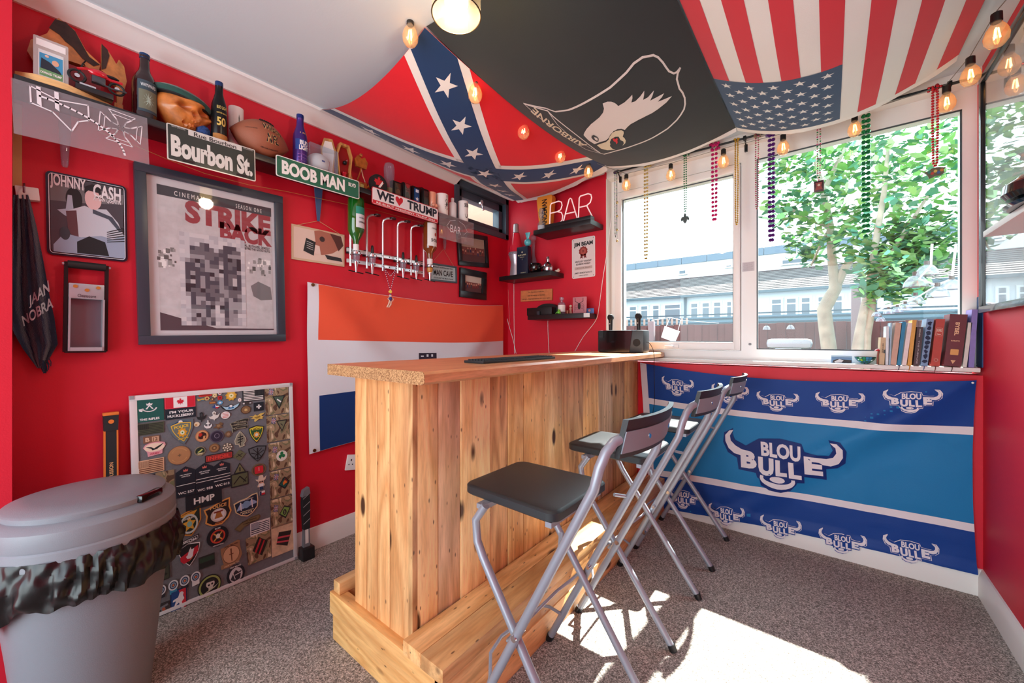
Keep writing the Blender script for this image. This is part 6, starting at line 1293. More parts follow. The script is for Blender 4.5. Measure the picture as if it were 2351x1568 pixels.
badge('little cowboy-hatted figure badge in sunglasses and blue jeans', 'A', 1614, 1200, 126, 172, ([(-1, .55), (-.5, .45), (-.35, .95), (0, 1), (.35, .95), (.5, .5), (1, .75), (.8, .3), (.5, .2), (.45, -.1), (.65, -.35), (.6, -.55), (.4, -.5), (.35, -1), (-.35, -1), (-.35, -.5), (-.6, -.6), (-.65, -.4), (-.4, -.1), (-.5, .2), (-.8, .3)], (222, 210, 190)), [(rect(-.42, -.12, .42, .25), (226, 180, 156)), (('L', [rrect(-.38, .02, -.05, .18, .04), rrect(.05, .02, .38, .18, .04)]), K_), (rect(-.4, -.55, .4, -.16), W_), (rect(-.34, -.98, .34, -.55), (34, 60, 96))], cat='badge')
badge('tiny lone star flag badge under the cowboy figure', 'A', 1628, 1322, 60, 44, (RC, W_), [(rect(-1, -1, -.3, 1), (30, 40, 80)), (rect(-.3, -1, 1, 0), (190, 36, 46))], cat='badge')
badge('plain black patch half hidden behind the bin lid', 'A', 275, 1228, 225, 215, (RC, K_), [(circ(.0, .8, .02), W_)])
CAMO = mat((150, 132, 104), .9, name='camouflage_cloth'); nt = CAMO.node_tree; t_ = nd(CAMO, 'ShaderNodeTexCoord'); mp = nd(CAMO, 'ShaderNodeMapping'); mp.inputs['Scale'].default_value = (1, 1, .6); mp.inputs['Rotation'].default_value = (.5, 0, 0); n_ = nd(CAMO, 'ShaderNodeTexNoise'); n_.inputs['Scale'].default_value = 26; n_.inputs['Detail'].default_value = 1.5; n_.inputs['Distortion'].default_value = .8
r_ = nd(CAMO, 'ShaderNodeValToRGB'); r_.color_ramp.interpolation = 'CONSTANT'; e = r_.color_ramp.elements; e[0].color = (*lin((92, 66, 50)), 1); e[1].position = .43; e[1].color = (*lin((150, 128, 100)), 1)
for p_, c_ in ((.52, (120, 116, 84)), (.57, (176, 152, 120)), (.64, (214, 198, 166))): q = e.new(p_); q.color = (*lin(c_), 1)
nt.links.new(t_.outputs['Object'], mp.inputs[0]); nt.links.new(mp.outputs[0], n_.inputs[0]); nt.links.new(n_.outputs[0], r_.inputs[0]); nt.links.new(r_.outputs[0], nt.nodes['Principled BSDF'].inputs['Base Color'])
badge('camouflage rank slide lettered RIFLES', 'A', 503, 1226, 214, 318, (RC, CAMO), [(T_('RIFLES', .2, -.75, 1.2, .12), K_)])
badge('black patch with large white letters HMP', 'A', 955, 1396, 418, 176, (RC, (20, 26, 38)), [(T_('HMP', .0, .05, 1.15, .8), W_)])
badge('blue and white POLICE patch partly covered by the bin', 'B', 470, 122, 300, 112, (rrect(-1, -1, 1, 1, .1), (230, 232, 236)), [(rrect(-.93, -.82, .93, .82, .08), (28, 78, 150)), (T_('POLICE', 0, 0, 1.6, .95), W_)])
UJ = lambda x, y, s: [([(x + a * s, y + b_ * s) for a, b_ in [(-.9, -.7), (.5, -1), (.9, .7), (-.5, 1)]], (84, 84, 120)), (('L', [[(x + a * s, y + b_ * s) for a, b_ in q] for q in stroke([(-.7, 0), (.7, 0)], .3) + stroke([(0, -.8), (0, .8)], .3) + stroke([(-.6, -.6), (.6, .6)], .14) + stroke([(-.6, .6), (.6, -.6)], .14)]), (206, 200, 206)), (('L', [[(x + a * s, y + b_ * s) for a, b_ in q] for q in stroke([(-.7, 0), (.7, 0)], .14) + stroke([(0, -.8), (0, .8)], .14)]), (150, 30, 60))]
TRI = lambda s, cx, cy: [(cx - s, cy + s * .85), (cx + s, cy + s * .85), (cx, cy - s)]
sq = [('A', 1800, 252, 268, 310, 'camouflage square with a green triangle badge, topmost on the right of the board', [(TRI(.55, .15, -.1), K_), (TRI(.42, .15, -.06), (72, 92, 76)), (('L', stroke([(.0, .1), (.3, -.1)], .1)), W_)], (-.5, .7)),
      ('A', 1815, 566, 264, 300, 'camouflage square with an outlined triangle numbered 1, second down', [(TRI(.5, .3, .15), K_), (TRI(.38, .3, .17), (116, 116, 88)), (('L', stroke([(.2, .3), (.35, .15)], .06)), K_)], (-.4, .6)),
      ('A', 1834, 886, 256, 312, 'camouflage square with a green shamrock on a white disc', [(circ(.15, -.05, .5, .4), (226, 226, 214)), (('L', [circ(.15 + .17 * cos(a), .0 + .14 * sin(a), .15, .13, 10) for a in (radians(90), radians(210), radians(330))] + stroke([(.15, 0), (.0, -.25)], .06)), (24, 120, 70))], (-.45, .5)),
      ('A', 1850, 1208, 258, 312, 'camouflage square with an orange lion on a diamond patch', [([(.3, .45), (.75, 0), (.3, -.5), (-.3, -.1)], K_), ([(.3, .35), (.62, .0), (.28, -.38), (-.18, -.08)], (30, 84, 76)), ([(.3, .35), (.62, .0), (.22, .08)], (110, 30, 24)), ([(.1, .0), (.25, .15), (.4, .12), (.5, -.05), (.3, -.1), (.15, -.2)], (226, 120, 40))], (-.45, .55)),
      ('B', 1858, 172, 256, 330, 'camouflage square with a light green diamond numbered 4', [([(.2, .4), (.8, .15), (.3, -.55), (-.3, -.15)], K_), ([(.2, .3), (.68, .12), (.28, -.42), (-.18, -.12)], (122, 160, 76)), (circ(.22, -.08, .16, .2), K_), (T_('2', .22, -.08, .12, .2), (180, 200, 130))], (-.55, .35))]
for c_, cx, cy, w, h, lab, ly, uj in sq: badge(lab, c_, cx, cy, w, h, (RC, CAMO), UJ(uj[0], uj[1], .26) + ly)
DZf = [([(-.35, .5), (.75, .35), (.35, -.6), (-.6, -.25)], (44, 30, 28)), (('L', [[(-.46, .22), (.63, .08), (.58, -.02), (-.5, .1)], [(-.55, -.06), (.5, -.24), (.45, -.34), (-.58, -.16)]]), (196, 70, 84))]
CAMO2 = mat((206, 176, 146), .9, name='desert_camouflage_cloth', var=.25, vscale=30)
badge('pale desert camouflage square with a red-striped brown patch', 'B', 1870, 482, 264, 350, (RC, CAMO2), DZf)
badge('camouflage square with a tilted red-striped patch, lowest of all the squares', 'B', 1585, 588, 290, 330, ([(-1, .9), (1, 1), (1, -.95), (-.85, -1)], CAMO), [([(-.0, .75), (.75, .25), (.25, -.65), (-.5, -.1)], (36, 30, 26)), (('L', [[(.12, .62), (.25, .52), (-.2, -.33), (-.33, -.23)], [(.42, .42), (.52, .35), (.08, -.5), (-.02, -.42)]]), (180, 40, 50))], z0=.0005)
badge('gold-edged green shield patch with a sheriff star', 'B', 778, 298, 300, 330, ([(-1, .55), (-.2, .78), (.98, 1), (.95, 0), (.6, -.55), (.1, -1), (-.4, -.85), (-.85, -.4)], (206, 136, 50)), [([(-.9, .5), (-.2, .7), (.88, .88), (.85, 0), (.55, -.5), (.1, -.9), (-.35, -.76), (-.75, -.38)], (24, 44, 36)), ([(-.7, .55), (0, .7), (.7, .75), (.4, .45), (-.3, .4)], (206, 150, 50)), (('L', stroke(arc(0, -.1, .62, 0, 360, 20), .14)), (206, 222, 220)), (star(.02, -.12, .55, 5, .5), (216, 166, 54)), (circ(.02, -.12, .2), (130, 180, 170)), (T_('SHERIFF', 0, .3, .8, .14), (226, 226, 210))], rot=2)
badge('gold-edged black police patch with a bronze bell', 'B', 1115, 190, 318, 292, ([(-1, .55), (-.55, .62), (0, .8), (.55, .95), (.95, 1), (.9, .3), (1, -.1), (.75, -.6), (.2, -.98), (-.5, -.9), (-.95, -.55), (-.85, 0)], (222, 160, 84)), [([(-.88, .46), (-.5, .52), (0, .7), (.5, .85), (.84, .88), (.78, .3), (.88, -.1), (.66, -.5), (.2, -.86), (-.45, -.8), (-.84, -.48), (-.74, 0)], (36, 24, 22)), (T_('POLICE', .05, .55, 1.2, .26), (230, 180, 110)), (circ(.02, -.15, .58, .52), (206, 196, 190)), (circ(.02, -.15, .44, .4), (222, 226, 230)), ([(-.3, -.38), (.32, -.38), (.22, -.1), (.18, .1), (-.12, .1), (-.18, -.1)], (170, 110, 50)), (rect(-.3, .06, .34, .18), (130, 50, 36)), (T_('SCHOOL', .02, -.76, .6, .12), (222, 130, 70))], rot=2)
badge('pale-edged navy shield patch with a suspension bridge', 'B', 1445, 112, 282, 240, ([(-1, .6), (-.5, .75), (.1, .8), (.55, 1), (.98, 1), (1, .3), (.9, -.35), (.4, -.85), (0, -1), (-.5, -.75), (-.9, -.3)], (226, 206, 160)), [([(-.92, .52), (-.4, .67), (.1, .72), (.55, .9), (.9, .92), (.92, .3), (.82, -.3), (.35, -.78), (0, -.9), (-.45, -.68), (-.82, -.28)], (24, 38, 60)), ([(-.8, -.1), (-.45, .5), (.0, .1), (.45, .55), (.85, .2), (.85, .05), (-.8, -.2)], (150, 176, 214)), (circ(0, .2, .3, .36), (120, 160, 200)), (('L', [rect(-.5, -.25, -.42, .55), rect(.42, -.25, .5, .6)]), W_), (T_('METROPOLITAN', 0, -.42, 1.1, .12), (230, 226, 190)), (T_('POLICE', 0, -.6, .8, .18), (230, 226, 190)), (T_('WABASH-CRATEAU', -.0, .68, 1.2, .1), (222, 222, 222))], rot=3)
badge('olive arc patch reading ROYAL MARINES COMMANDO', 'B', 1460, 312, 306, 140, ([(-1, -.3), (-.5, .4), (.3, .9), (.9, 1), (1, .6), (.85, .1), (.3, -.0), (-.3, -.4), (-.6, -1)], (96, 84, 56)), [([(-.9, -.28), (-.42, .35), (.3, .78), (.88, .86), (.88, .6), (.78, .22), (.3, .1), (-.3, -.28), (-.6, -.82)], (116, 102, 70)), (T_('ROYAL MARINES', .12, .52, 1.1, .18), (40, 34, 26)), (T_('COMMANDO', .1, .12, .9, .18), (40, 34, 26))])
badge('white and navy striped flag patch low on the right', 'B', 1605, 352, 226, 152, (RC, W_), [(scl(RC, .93, .9), (40, 50, 66))] + usflag(W_, (200, 204, 210), (130, 140, 156)))
badge('round black patch with red ring and a skull of gold tools', 'B', 1112, 460, 254, 232, (CI_, (20, 22, 32)), [(circ(0, 0, .68, .68), (206, 70, 50)), (circ(0, 0, .56, .56), (140, 36, 28)), (circ(0, 0, .5, .5), (40, 20, 22)), (('L', stroke([(-.35, -.35), (.35, .35)], .12) + stroke([(.35, -.35), (-.35, .35)], .12)), (214, 160, 70)), (circ(0, .05, .2, .24), (220, 216, 206)), (T_('BOPE', 0, .82, .5, .14), W_), (T_('OPERACOES ESPECIAIS', 0, -.84, 1.0, .11), W_)])
badge('curved black GROM tab patch', 'B', 770, 533, 262, 122, ([(-1, .0), (-.3, .6), (1, 1), (1, .15), (.0, -.3), (-.85, -1)], K_), [([(-.9, .02), (-.3, .5), (.9, .84), (.9, .22), (.0, -.2), (-.8, -.78)], (214, 216, 220)), ([(-.85, .0), (-.3, .42), (.85, .76), (.85, .28), (.0, -.1), (-.76, -.66)], K_), (T_('GROM', .05, .28, 1.35, .46), W_)], rot=4)
badge('red and black shield patch with a white eagle and bolt', 'B', 780, 672, 258, 268, (SH, (232, 232, 236)), [(scl(SH, .92), K_), (scl(SH, .87), (24, 24, 28)), ([(-.78, -.35), (-.8, -.02), (.8, .62), (.82, .1), (.1, -.5), (-.5, -.65)], (190, 30, 50)), ([(-.15, .0), (0, .4), (.15, .65), (.2, .4), (.45, .45), (.35, .1), (.3, -.2), (.1, -.35), (-.2, -.3), (-.3, -.1)], (222, 222, 228)), ([(-.2, -.75), (.25, -.3), (.15, -.4), (.3, -.2)], (222, 190, 80))])
badge('gold-edged brown shield patch half behind the bin bag', 'B', 440, 430, 300, 380, ([(-1, .5), (.5, .9), (1, 1), (1, .1), (.6, -.5), (-.15, -1), (-.9, -.85), (-1, -.2)], (206, 136, 60)), [([(-.9, .42), (.5, .8), (.9, .88), (.9, .1), (.52, -.45), (-.15, -.92), (-.82, -.78), (-.9, -.2)], (40, 24, 22)), ([(-.3, -.35), (.2, -.2), (.6, -.3), (.65, .15), (.2, .1), (-.25, -.1)], (206, 130, 70)), (circ(.25, -.05, .25, .2), (216, 206, 206)), ([(.3, -.1), (.65, .05), (.65, -.25)], (190, 40, 50)), (T_('ANCHOR', .05, -.62, .5, .08), (190, 160, 60))])
badge('near-black subdued flag patch beside the bin', 'B', 420, 726, 256, 190, (RC, (36, 38, 34)), usflag((50, 54, 46), (44, 46, 40), (28, 30, 28)))
badge('dark olive patch with a black circle and corner blocks', 'B', 412, 900, 288, 190, (rrect(-1, -1, 1, 1, .2), (40, 44, 38)), [(rrect(-.92, -.88, .92, .88, .16), (62, 66, 54)), (circ(.05, .05, .36, .42), (30, 34, 30)), (('L', [circ(x, y, .17, .2, 4) for x, y in ((-.6, .45), (.6, .6), (-.6, -.55), (.65, -.3))]), (34, 38, 32))])
badge('small dark green and black bar patch', 'B', 985, 748, 184, 140, (RC, (44, 46, 44)), [(rect(-.9, .0, .9, .75), (40, 66, 50)), (rect(-.9, -.8, .9, -.05), (32, 38, 38))])
badge('tan oval patch with a brown dagger', 'B', 1268, 668, 250, 280, ([(-.9, .35), (-.9, .75), (.7, 1), (.9, .9), (.85, .5), (.95, .0), (1, -.3), (.7, -.75), (-.3, -1), (-1, -.95), (-1, -.65), (-.75, -.6), (-.85, -.1)], (156, 120, 88)), [(circ(0, 0, .78, .72), (80, 56, 40)), (circ(0, 0, .74, .68), (206, 166, 130)), (('L', [[(-.04, -.55), (.04, -.55), (.06, .1), (.08, .5), (-.06, .5), (-.06, .1)], rect(-.2, .0, .2, .07)]), (110, 70, 50)), (T_('I WILL TELL YOU', .05, .78, 1.3, .13), (60, 40, 30)), (T_('I HAVE TO KILL YOU', -.05, -.82, 1.4, .13), (226, 196, 160))], rot=3)
badge('black and white round SAINT MICHAEL protect us patch', 'B', 1322, 905, 214, 236, (circ(0, 0, 1, 1, 14), (30, 34, 44)), [(circ(0, 0, .72, .72), (206, 208, 212)), ([(-.6, -.3), (-.3, .2), (0, .5), (.3, .2), (.6, .3), (.4, -.5), (-.2, -.6)], (48, 50, 58)), (('L', stroke([(-.1, .0), (.65, .1)], .08) + stroke([(-.4, .5), (-.1, -.4)], .07)), (226, 226, 228)), (T_('SAINT MICHAEL', 0, .84, 1.2, .15), W_), (T_('PROTECT US', 0, -.86, 1.0, .15), W_)])
TG = [(116, 70, 30)]
for k, (cx, cy, tab) in enumerate(((314, 1160, (226, 232, 236)), (453, 1108, (44, 46, 56)), (595, 1050, (60, 150, 186)), (727, 996, (40, 40, 50)), (855, 952, (226, 230, 232)))):
    badge('round archery target badge on %s tab, %s from the left' % (('a white', 'a black', 'a light blue', 'a black', 'a white')[k], ('first', 'second', 'third', 'fourth', 'fifth')[k]), 'B', cx, cy, 118, 170, ([(-.7, -.9), (.7, -.8), (.72, -.1), (-.68, -.2)], tab), [([(x, y * .72 + .28) for x, y in circ(0, 0, .98)], (222, 226, 230)), ([(x, y * .72 + .28) for x, y in circ(0, 0, .72)], (40, 60, 90)), ([(x, y * .72 + .28) for x, y in circ(0, 0, .52)], (150, 170, 190)), ([(x, y * .72 + .28) for x, y in circ(0, 0, .34)], (60, 70, 100)), ([(x, y * .72 + .28) for x, y in circ(0, 0, .2)], (222, 120, 60))], cat='badge')
badge('round black patch with lime ring, skull and scythe blade', 'B', 1018, 1037, 276, 262, (CI_, (22, 24, 26)), [(circ(0, 0, .92), (150, 166, 92)), (circ(0, 0, .76), (26, 26, 28)), (circ(.05, .2, .36, .34), (216, 214, 206)), (rrect(-.12, -.32, .25, .0, .05), (206, 204, 196)), (('L', [circ(-.08, .12, .1, .09, 8), circ(.2, .16, .1, .09, 8)]), K_), ([(-.8, -.6), (-.2, -.45), (.4, -.25), (.85, .1), (.5, -.1), (-.1, -.3)], (190, 196, 170)), ([(-.4, .4), (0, .62), (.4, .6), (.45, .35), (0, .4)], (40, 44, 42))])
badge('blue and red patch with a white walking figure', 'B', 660, 1212, 190, 280, (rrect(-1, -1, 1, 1, .08), (22, 46, 96)), [(rect(-.88, -.92, .88, .92), (30, 70, 130)), ([(.0, .92), (.88, .92), (.88, -.92), (.3, -.92), (.6, -.5), (.2, 0), (.7, .3), (.2, .5)], (200, 40, 56)), ([(.1, .7), (.4, .75), (.6, .6), (.5, .4), (.65, .1), (.35, -.1), (.4, -.45), (.7, -.75), (.4, -.8), (.1, -.4), (0, -.1), (-.3, -.2), (-.55, -.55), (-.8, -.45), (-.6, -.3), (-.35, .1), (-.75, .1), (-.7, .25), (-.1, .35), (.0, .5)], (232, 232, 236))])
badge('dark patch with a pistol and the number 1911', 'B', 395, 1350, 322, 170, (RC, (56, 50, 52)), [([(-.6, .25), (.85, .75), (.9, .45), (.65, .4), (.75, -.3), (.45, -.35), (.35, .2), (-.6, -.0)], (120, 120, 126)), ([(.42, .3), (.62, .38), (.75, -.3), (.5, -.4)], (176, 84, 56)), (T_('1911', -.45, -.35, .75, .5), (230, 228, 226))])

# ------------------------------------------------------------------ splitting mauls
def maul(name, label, px0, px1, ptop, x, style):
    pc = (px0 + px1) / 2; y = on(pc, 1000, 0, x).y; H = on(pc, ptop, 0, x).z; hw = .018
    t = thing(name, label, 'axe', (x, y, 0)); f = Fr((x, y, 0), (0, 1, 0), (-.035, 0, 1), None)
    BKR = mat((24, 32, 36), .6); ORG = mat((222, 122, 50), .5); GRY = mat((112, 116, 122), .45)
    if style == 0:
        m = MB(BKR, f); m.slab(rrect(-hw, .09, hw, H - .01, .005), -.012, .012); m.build('handle', t)
        m = MB(ORG, f); m.fbox(-hw - .004, H - .012, hw + .004, H, -.014, .014, bev=.003)
        m.build('end_cap', t)
        m = MB(BKR, f); m.slab([(-hw - .003, H - .012), (hw + .003, H - .012), (hw + .001, H - .07), (-hw - .001, H - .07)], -.015, .015); g = m.build('grip_end', t)
        m = MB(ORG, f); m.slab([(x_, y_) for x_, y_ in rect(-hw - .0015, .1, -hw + .003, H - .07)], -.010, .0128); m.build('stripe', t)
        m = MB(ORG, f); m.slab([(x_, y_) for x_, y_ in rect(hw - .003, .1, hw + .0015, H - .07)], -.010, .0128); m.build('stripe', t)
        m = MB(ORG, f); m.lathe([(.0045, 0), (.008, 0), (.008, .002), (.0045, .002)], f.at(0, H - .035, .0152), 14, axis=f.n); m.build('hole_ring', t)
        m = MB(mat((226, 170, 120), .5), f); m.txt('MAGNUSSON', 0, H * .72, .1, .011, .0126, None, .02, rot=90); m.build('lettering', t)
        m = MB(GRY, f); m.box((-.09, .0, -.03), (.03, .09, .03), None, f, .006); m.build('head', t)
    else:
        m = MB(GRY, f); m.slab([(-.017, .05), (.017, .05), (.014, H * .45), (-.012, H * .45)], -.012, .012); m.build('handle_neck', t)
        m = MB(BKR, f); m.slab([(-.014, H * .42), (.016, H * .42), (.019, H * .8), (.016, H), (-.012, H - .01), (-.018, H * .8)], -.014, .014); g = m.build('grip', t)
        for k in range(4): m = MB(mat((180, 184, 188), .4), f); y0 = H * (.5 + .12 * k); m.poly([(-.017, y0), (.018, y0 + .022), (.018, y0 + .025), (-.017, y0 + .003)], .0146); m.build('grip_line', g)
        m = MB(GRY, f); m.slab([(-.012, H - .008), (.016, H + .003), (.02, H - .03), (-.02, H - .04)], -.015, .015); m.build('end_cap', t)
        m = MB(mat((226, 226, 222), .5), f); m.fbox(-.008, H * .22, .008, H * .42, .0122, .0126); m.build('sticker', t)
        m = MB(mat((26, 27, 30), .4), f); m.box((-.03, .0, -.022), (.03, .062, .035), None, f, .004); m.build('head', t)
maul('splitting_axe', 'black and orange axe handle standing up behind the bin', 238, 275, 948, -2.14, 0)
maul('splitting_axe', 'short grey and black hatchet standing on its head, right of the pin board', 690, 716, 1122, -2.13, 1)

# ------------------------------------------------------------------ swing-lid bin
bc = V((-1.80, .135, 0)); Rb = .2
_d = V((bc.x, bc.y, 0)); 
BIN = mat((122, 128, 136), .38, bump=.25, bscale=500, name='grey_plastic'); BINL = mat((130, 136, 144), .35, bump=.2, bscale=500)
t = thing('swing_bin', 'large round grey plastic bin with a flat lid and a black liner', 'bin', bc)
m = MB(BIN); m.lathe([(.135, 0), (.142, .006), (.165, .25), (.188, .47), (.19, .5)], bc, 48); m.build('body', t)
m = MB(BINL); m.lathe([(.198, .53), (.204, .532), (.206, .575), (.202, .58), (.205, .586), (.203, .63), (.19, .642), (.175, .648), (.15, .652), (.0005, .66)], bc, 64); m.build('lid_rim', t)
m = MB(BINL); m.lathe([(.176, .646), (.178, .662), (.172, .668), (.12, .678), (.0005, .683)], bc, 56); lid = m.build('lid', t)
a = math.atan2(-.135 + .0, 1.80) + radians(47); d = V((cos(a), sin(a), 0)); pv = V((-d.y, d.x, 0))
m = MB(GLOSSBLACK); f = Fr(bc + d * .178 + V((0, 0, .66)), pv, V((0, 0, 1)), d); m.box((-.04, -.014, -.02), (.04, .008, .008), None, f, .006); m.build('catch', lid)
m = MB(mat((10, 10, 13), .36, coat=.08, name='bin_liner_plastic')); N = 260; M_ = 40
def Sbag(u, v):
    a = 2 * pi * u; dr = .016 + .007 * sin(a * 31 + 3 * sin(a * 5) + v * 4) * (.3 + v) + .004 * noise.noise(V((a * 14, v * 3, 1))) + .01 * noise.noise(V((cos(a) * 5, sin(a) * 5, v * 3))) + .006 * noise.noise(V((cos(a) * 11, sin(a) * 11, v * 4)))
    low = .14 + .07 * noise.noise(V((cos(a) * 1.4, sin(a) * 1.4, 3))) + .02 * noise.noise(V((cos(a) * 6, sin(a) * 6, 7)))
    return bc + V((cos(a), sin(a), 0)) * (.19 + abs(dr) + .014 * sin(v * pi)) + V((0, 0, .555 - v * low))
grid(m, Sbag, N, M_, None); m.build('liner', t)

# ------------------------------------------------------------------ shelves on the far wall
SHB = mat((20, 20, 24), .35, name='black_ash_shelf')
def wshelf(x0, x1, z, th, lab, d=.2):
    m = MB(SHB); m.box((x0, YW - d, z), (x1, YW - .0005, z + th), bev=.002); m.build('floating_shelf', None, label=lab, cat='shelf'); return z + th
ZS1 = wshelf(-1.775, -1.283, 1.955, .036, 'topmost black floating shelf, carrying the BAR sign')
ZS2 = wshelf(-2.125, -1.62, 1.63, .036, 'middle black floating shelf, with the lava lamp')
ZS3 = wshelf(-1.83, -1.336, 1.298, .036, 'lowest black floating shelf, with the black router box')
def P2(px, y, z): p = on(px, 600, 1, y); return V((p.x, y, z))
def zy(px, py, y): return on(px, py, 1, y).z
def Rpx(c, px0, px1): return (px1 - px0) / 2 / FPX * FWD.dot(V((c.x, c.y, 0))) * cos(math.atan(((px0 + px1) / 2 - CX) / FPX))
# neon BAR sign on its base
YN = YW - .16
t = thing('neon_sign', 'unlit pink-white neon tube sign reading BAR on a black base', 'sign', P2(1310, YN, ZS1))
bx0, bx1 = on(1250, 520, 1, YN - .03).x, on(1356, 495, 1, YN - .03).x
m = MB(mat((24, 24, 28), .4)); m.box((bx0, YN - .03, ZS1 + .0006), (bx1, YN + .03, ZS1 + .028), bev=.002); m.build('base', t)
NE = mat((250, 226, 226), .3, emit=.25, name='neon_tube')  # unlit tubes, with a faint glow put into the material
zb = ZS1 + .028; zt_ = zy(1345, 446, YN); Hn = zt_ - zb
def neon(px0, px1, strokes):
    x0, x1 = on(px0, 480, 1, YN).x, on(px1, 480, 1, YN).x
    m = MB(NE)
    for s in strokes: m.tube([V((x0 + (x1 - x0) * a, YN, zb + Hn * b_)) for a, b_ in s], .0045, 8)
    m.build('letter_tube', t)
rB = [(0, 0), (.12, .98), (.6, 1), (.9, .93), (1, .8), (.92, .62), (.7, .55), (.1, .53)]
neon(1262, 1292, [[(.0, 0), (.06, .9), (.14, .98), (.7, 1), (.9, .93), (.95, .78), (.85, .6), (.6, .54), (.1, .54)], [(.6, .54), (.9, .46), (1, .3), (.95, .1), (.8, .03), (.02, .03)]])
neon(1293, 1326, [[(.0, 0), (.42, .96), (.5, 1), (.58, .96), (1, .0)], [(.2, .35), (.82, .35)]])
neon(1328, 1360, [[(.0, 0), (.06, .9), (.14, .98), (.7, 1), (.9, .93), (.95, .78), (.85, .6), (.6, .5), (.1, .5)], [(.6, .5), (.98, .0)]])
# orange flared cup / bottle box
c = P2(1258, YW - .07, ZS1); OR = mat((226, 150, 50), .5)
t = thing('bottle_carton', 'orange tapered bottle carton with black lettering behind the neon letters', 'box', c)
x0, x1 = on(1241, 500, 1, YW - .07).x, on(1276, 500, 1, YW - .07).x; zT = zy(1258, 455, YW - .07); w_ = x1 - x0
f = Fr((c.x, YW - .10, ZS1 + .0006), (1, 0, 0), (0, 0, 1), (0, -1, 0)); Hc = zT - ZS1
m = MB(OR, f); m.slab([(-w_ * .3, 0), (w_ * .3, 0), (w_ * .5, Hc * .92), (w_ * .45, Hc), (-w_ * .45, Hc * 1.02), (-w_ * .5, Hc * .92)], -.03, .02); m.build('carton', t)
m = MB(BLACK, f); m.txt('SANDEMAN', -.0, Hc * .5, Hc * .82, w_ * .34, .0206, None, .03, rot=90); m.build('lettering', t)
def glassware(name, lab, px0, px1, ptop, y, z0, prof, body, parts=None, cat='glass', n=24):
    pc = (px0 + px1) / 2; c = P2(pc, y, z0); R = Rpx(c, px0, px1); H = zy(pc, ptop, y) - z0
    t = thing(name, lab, cat, c); o_ = c + V((0, 0, .0006)); m = MB(body); m.lathe([(r * R, h_ * H) for r, h_ in prof], o_, n); m.build('body', t, True)
    if parts: parts(t, o_, R, H)
    return t
def ex(t, o_, R, H): m = MB(mat((236, 232, 226), .5)); m.lathe([(R * .9, .0), (R * .92, H * .22), (.0005, H * .22)], o_, 18); m.build('white_sand', t)
glassware('hourglass_ornament', 'small glass ornament with white sand, left end of the topmost black shelf', 1234, 1252, 478, YW - .15, ZS1, [(.9, 0), (1, .02), (1, .3), (.5, .42), (.25, .5), (.6, .62), (.75, .8), (.5, .97), (.0005, 1)], CLR, ex)
# lava lamp
def ex(t, o_, R, H):
    m = MB(mat((196, 196, 202), .3, .8)); m.lathe([(R * .42, H * .83), (R * .36, H * .99), (R * .3, H), (.0005, H)], o_, 20); m.build('cap', t)
    m = MB(mat((206, 40, 60), .15, coat=.5)); m.lathe([(R * .93, H * .44), (R * .9, H * .5), (R * .45, H * .82), (.0005, H * .825)], o_, 20); m.build('red_liquid', t)
    m = MB(mat((120, 110, 124), .6)); m.lathe([(R * .99, H * .4), (R * .985, H * .45)], o_, 20); m.build('glitter_band', t)
glassware('lava_lamp', 'lava lamp with red liquid and a silver cap and base', 1167, 1203, 515, YW - .12, ZS2, [(.85, 0), (.7, .2), (.68, .28), (1, .42), (.9, .44), (.0005, .441)], mat((186, 178, 190), .3, .6), ex, 'lamp')
# dark blue spirit box
c = P2(1201, YW - .15, ZS2); x0, x1 = on(1189, 600, 1, YW - .15).x, on(1214, 600, 1, YW - .15).x; H = zy(1201, 567, YW - .15) - ZS2
t = thing('spirit_box', 'tall dark blue spirit carton in front of the lava lamp', 'box', c)
m = MB(mat((18, 28, 52), .4)); m.box((x0, YW - .165, ZS2 + .0006), (x1, YW - .12, ZS2 + H), bev=.002); m.build('carton', t)
f = Fr(((x0 + x1) / 2, YW - .1652, ZS2 + H / 2), (1, 0, 0), (0, 0, 1), (0, -1, 0)); m = MB(G(206, 196, 160), f); w_ = x1 - x0
m.txt('BLUE LABEL', 0, H * .2, w_ * .75, .011, .0008, None, .02); m.txt('BLENDED', 0, H * .12, w_ * .4, .005, .0008); m.txt('2', 0, H * .05, .006, .01, .0008); m.txt('WHISKY', w_ * .1, -H * .43, w_ * .5, .007, .0008); m.poly(star(0, H * .3, .008, 6, .6), .0008); m.build('lettering', t, False)
# decanter, candy-shaped ornament, bowl, silver bottle, dish
def ex(t, o_, R, H):
    m = MB(CLR); m.ball(o_ + V((0, 0, H * .93)), R * .55, 12); m.build('stopper', t)
glassware('glass_decanter', 'clear glass decanter with a round stopper, behind the black bowl', 1210, 1238, 540, YW - .055, ZS2, [(.9, 0), (1, .04), (.95, .2), (.5, .4), (.3, .5), (.28, .8), (.42, .82), (.3, .84)], CLR, ex, 'decanter')
c = P2(1213, YW - .13, ZS2 + H + .0008); TQ = mat((80, 176, 186), .3, coat=.4); R = Rpx(c, 1205, 1221)
t = thing('candy_ornament', 'turquoise sweet-shaped ornament perched above the dark blue carton', 'ornament', c)
c = P2(1212, YW - .14, ZS2 + H + .001)
m = MB(TQ); m.ball(c + V((0, 0, R * 1.1)), R * 1.08, 16, sc=(1, 1, 1)); m.build('body', t)
for s in (-1, 0, 1): m = MB(TQ); m.tube([c + V((s * .002, 0, R * 2.0)), c + V((s * .010, 0, R * 2.9)), c + V((s * .016, 0, R * 3.9))], [.005, .007, .009], 8); m.build('wrapper_end', t)
glassware('black_bowl', 'glossy black round bowl on the middle black shelf', 1213, 1245, 606, YW - .15, ZS2, [(.5, 0), (.8, .15), (1, .5), (.95, .85), (.85, 1), (.78, .97), (.85, .6), (.0005, .3)], GLOSSBLACK, None, 'bowl')
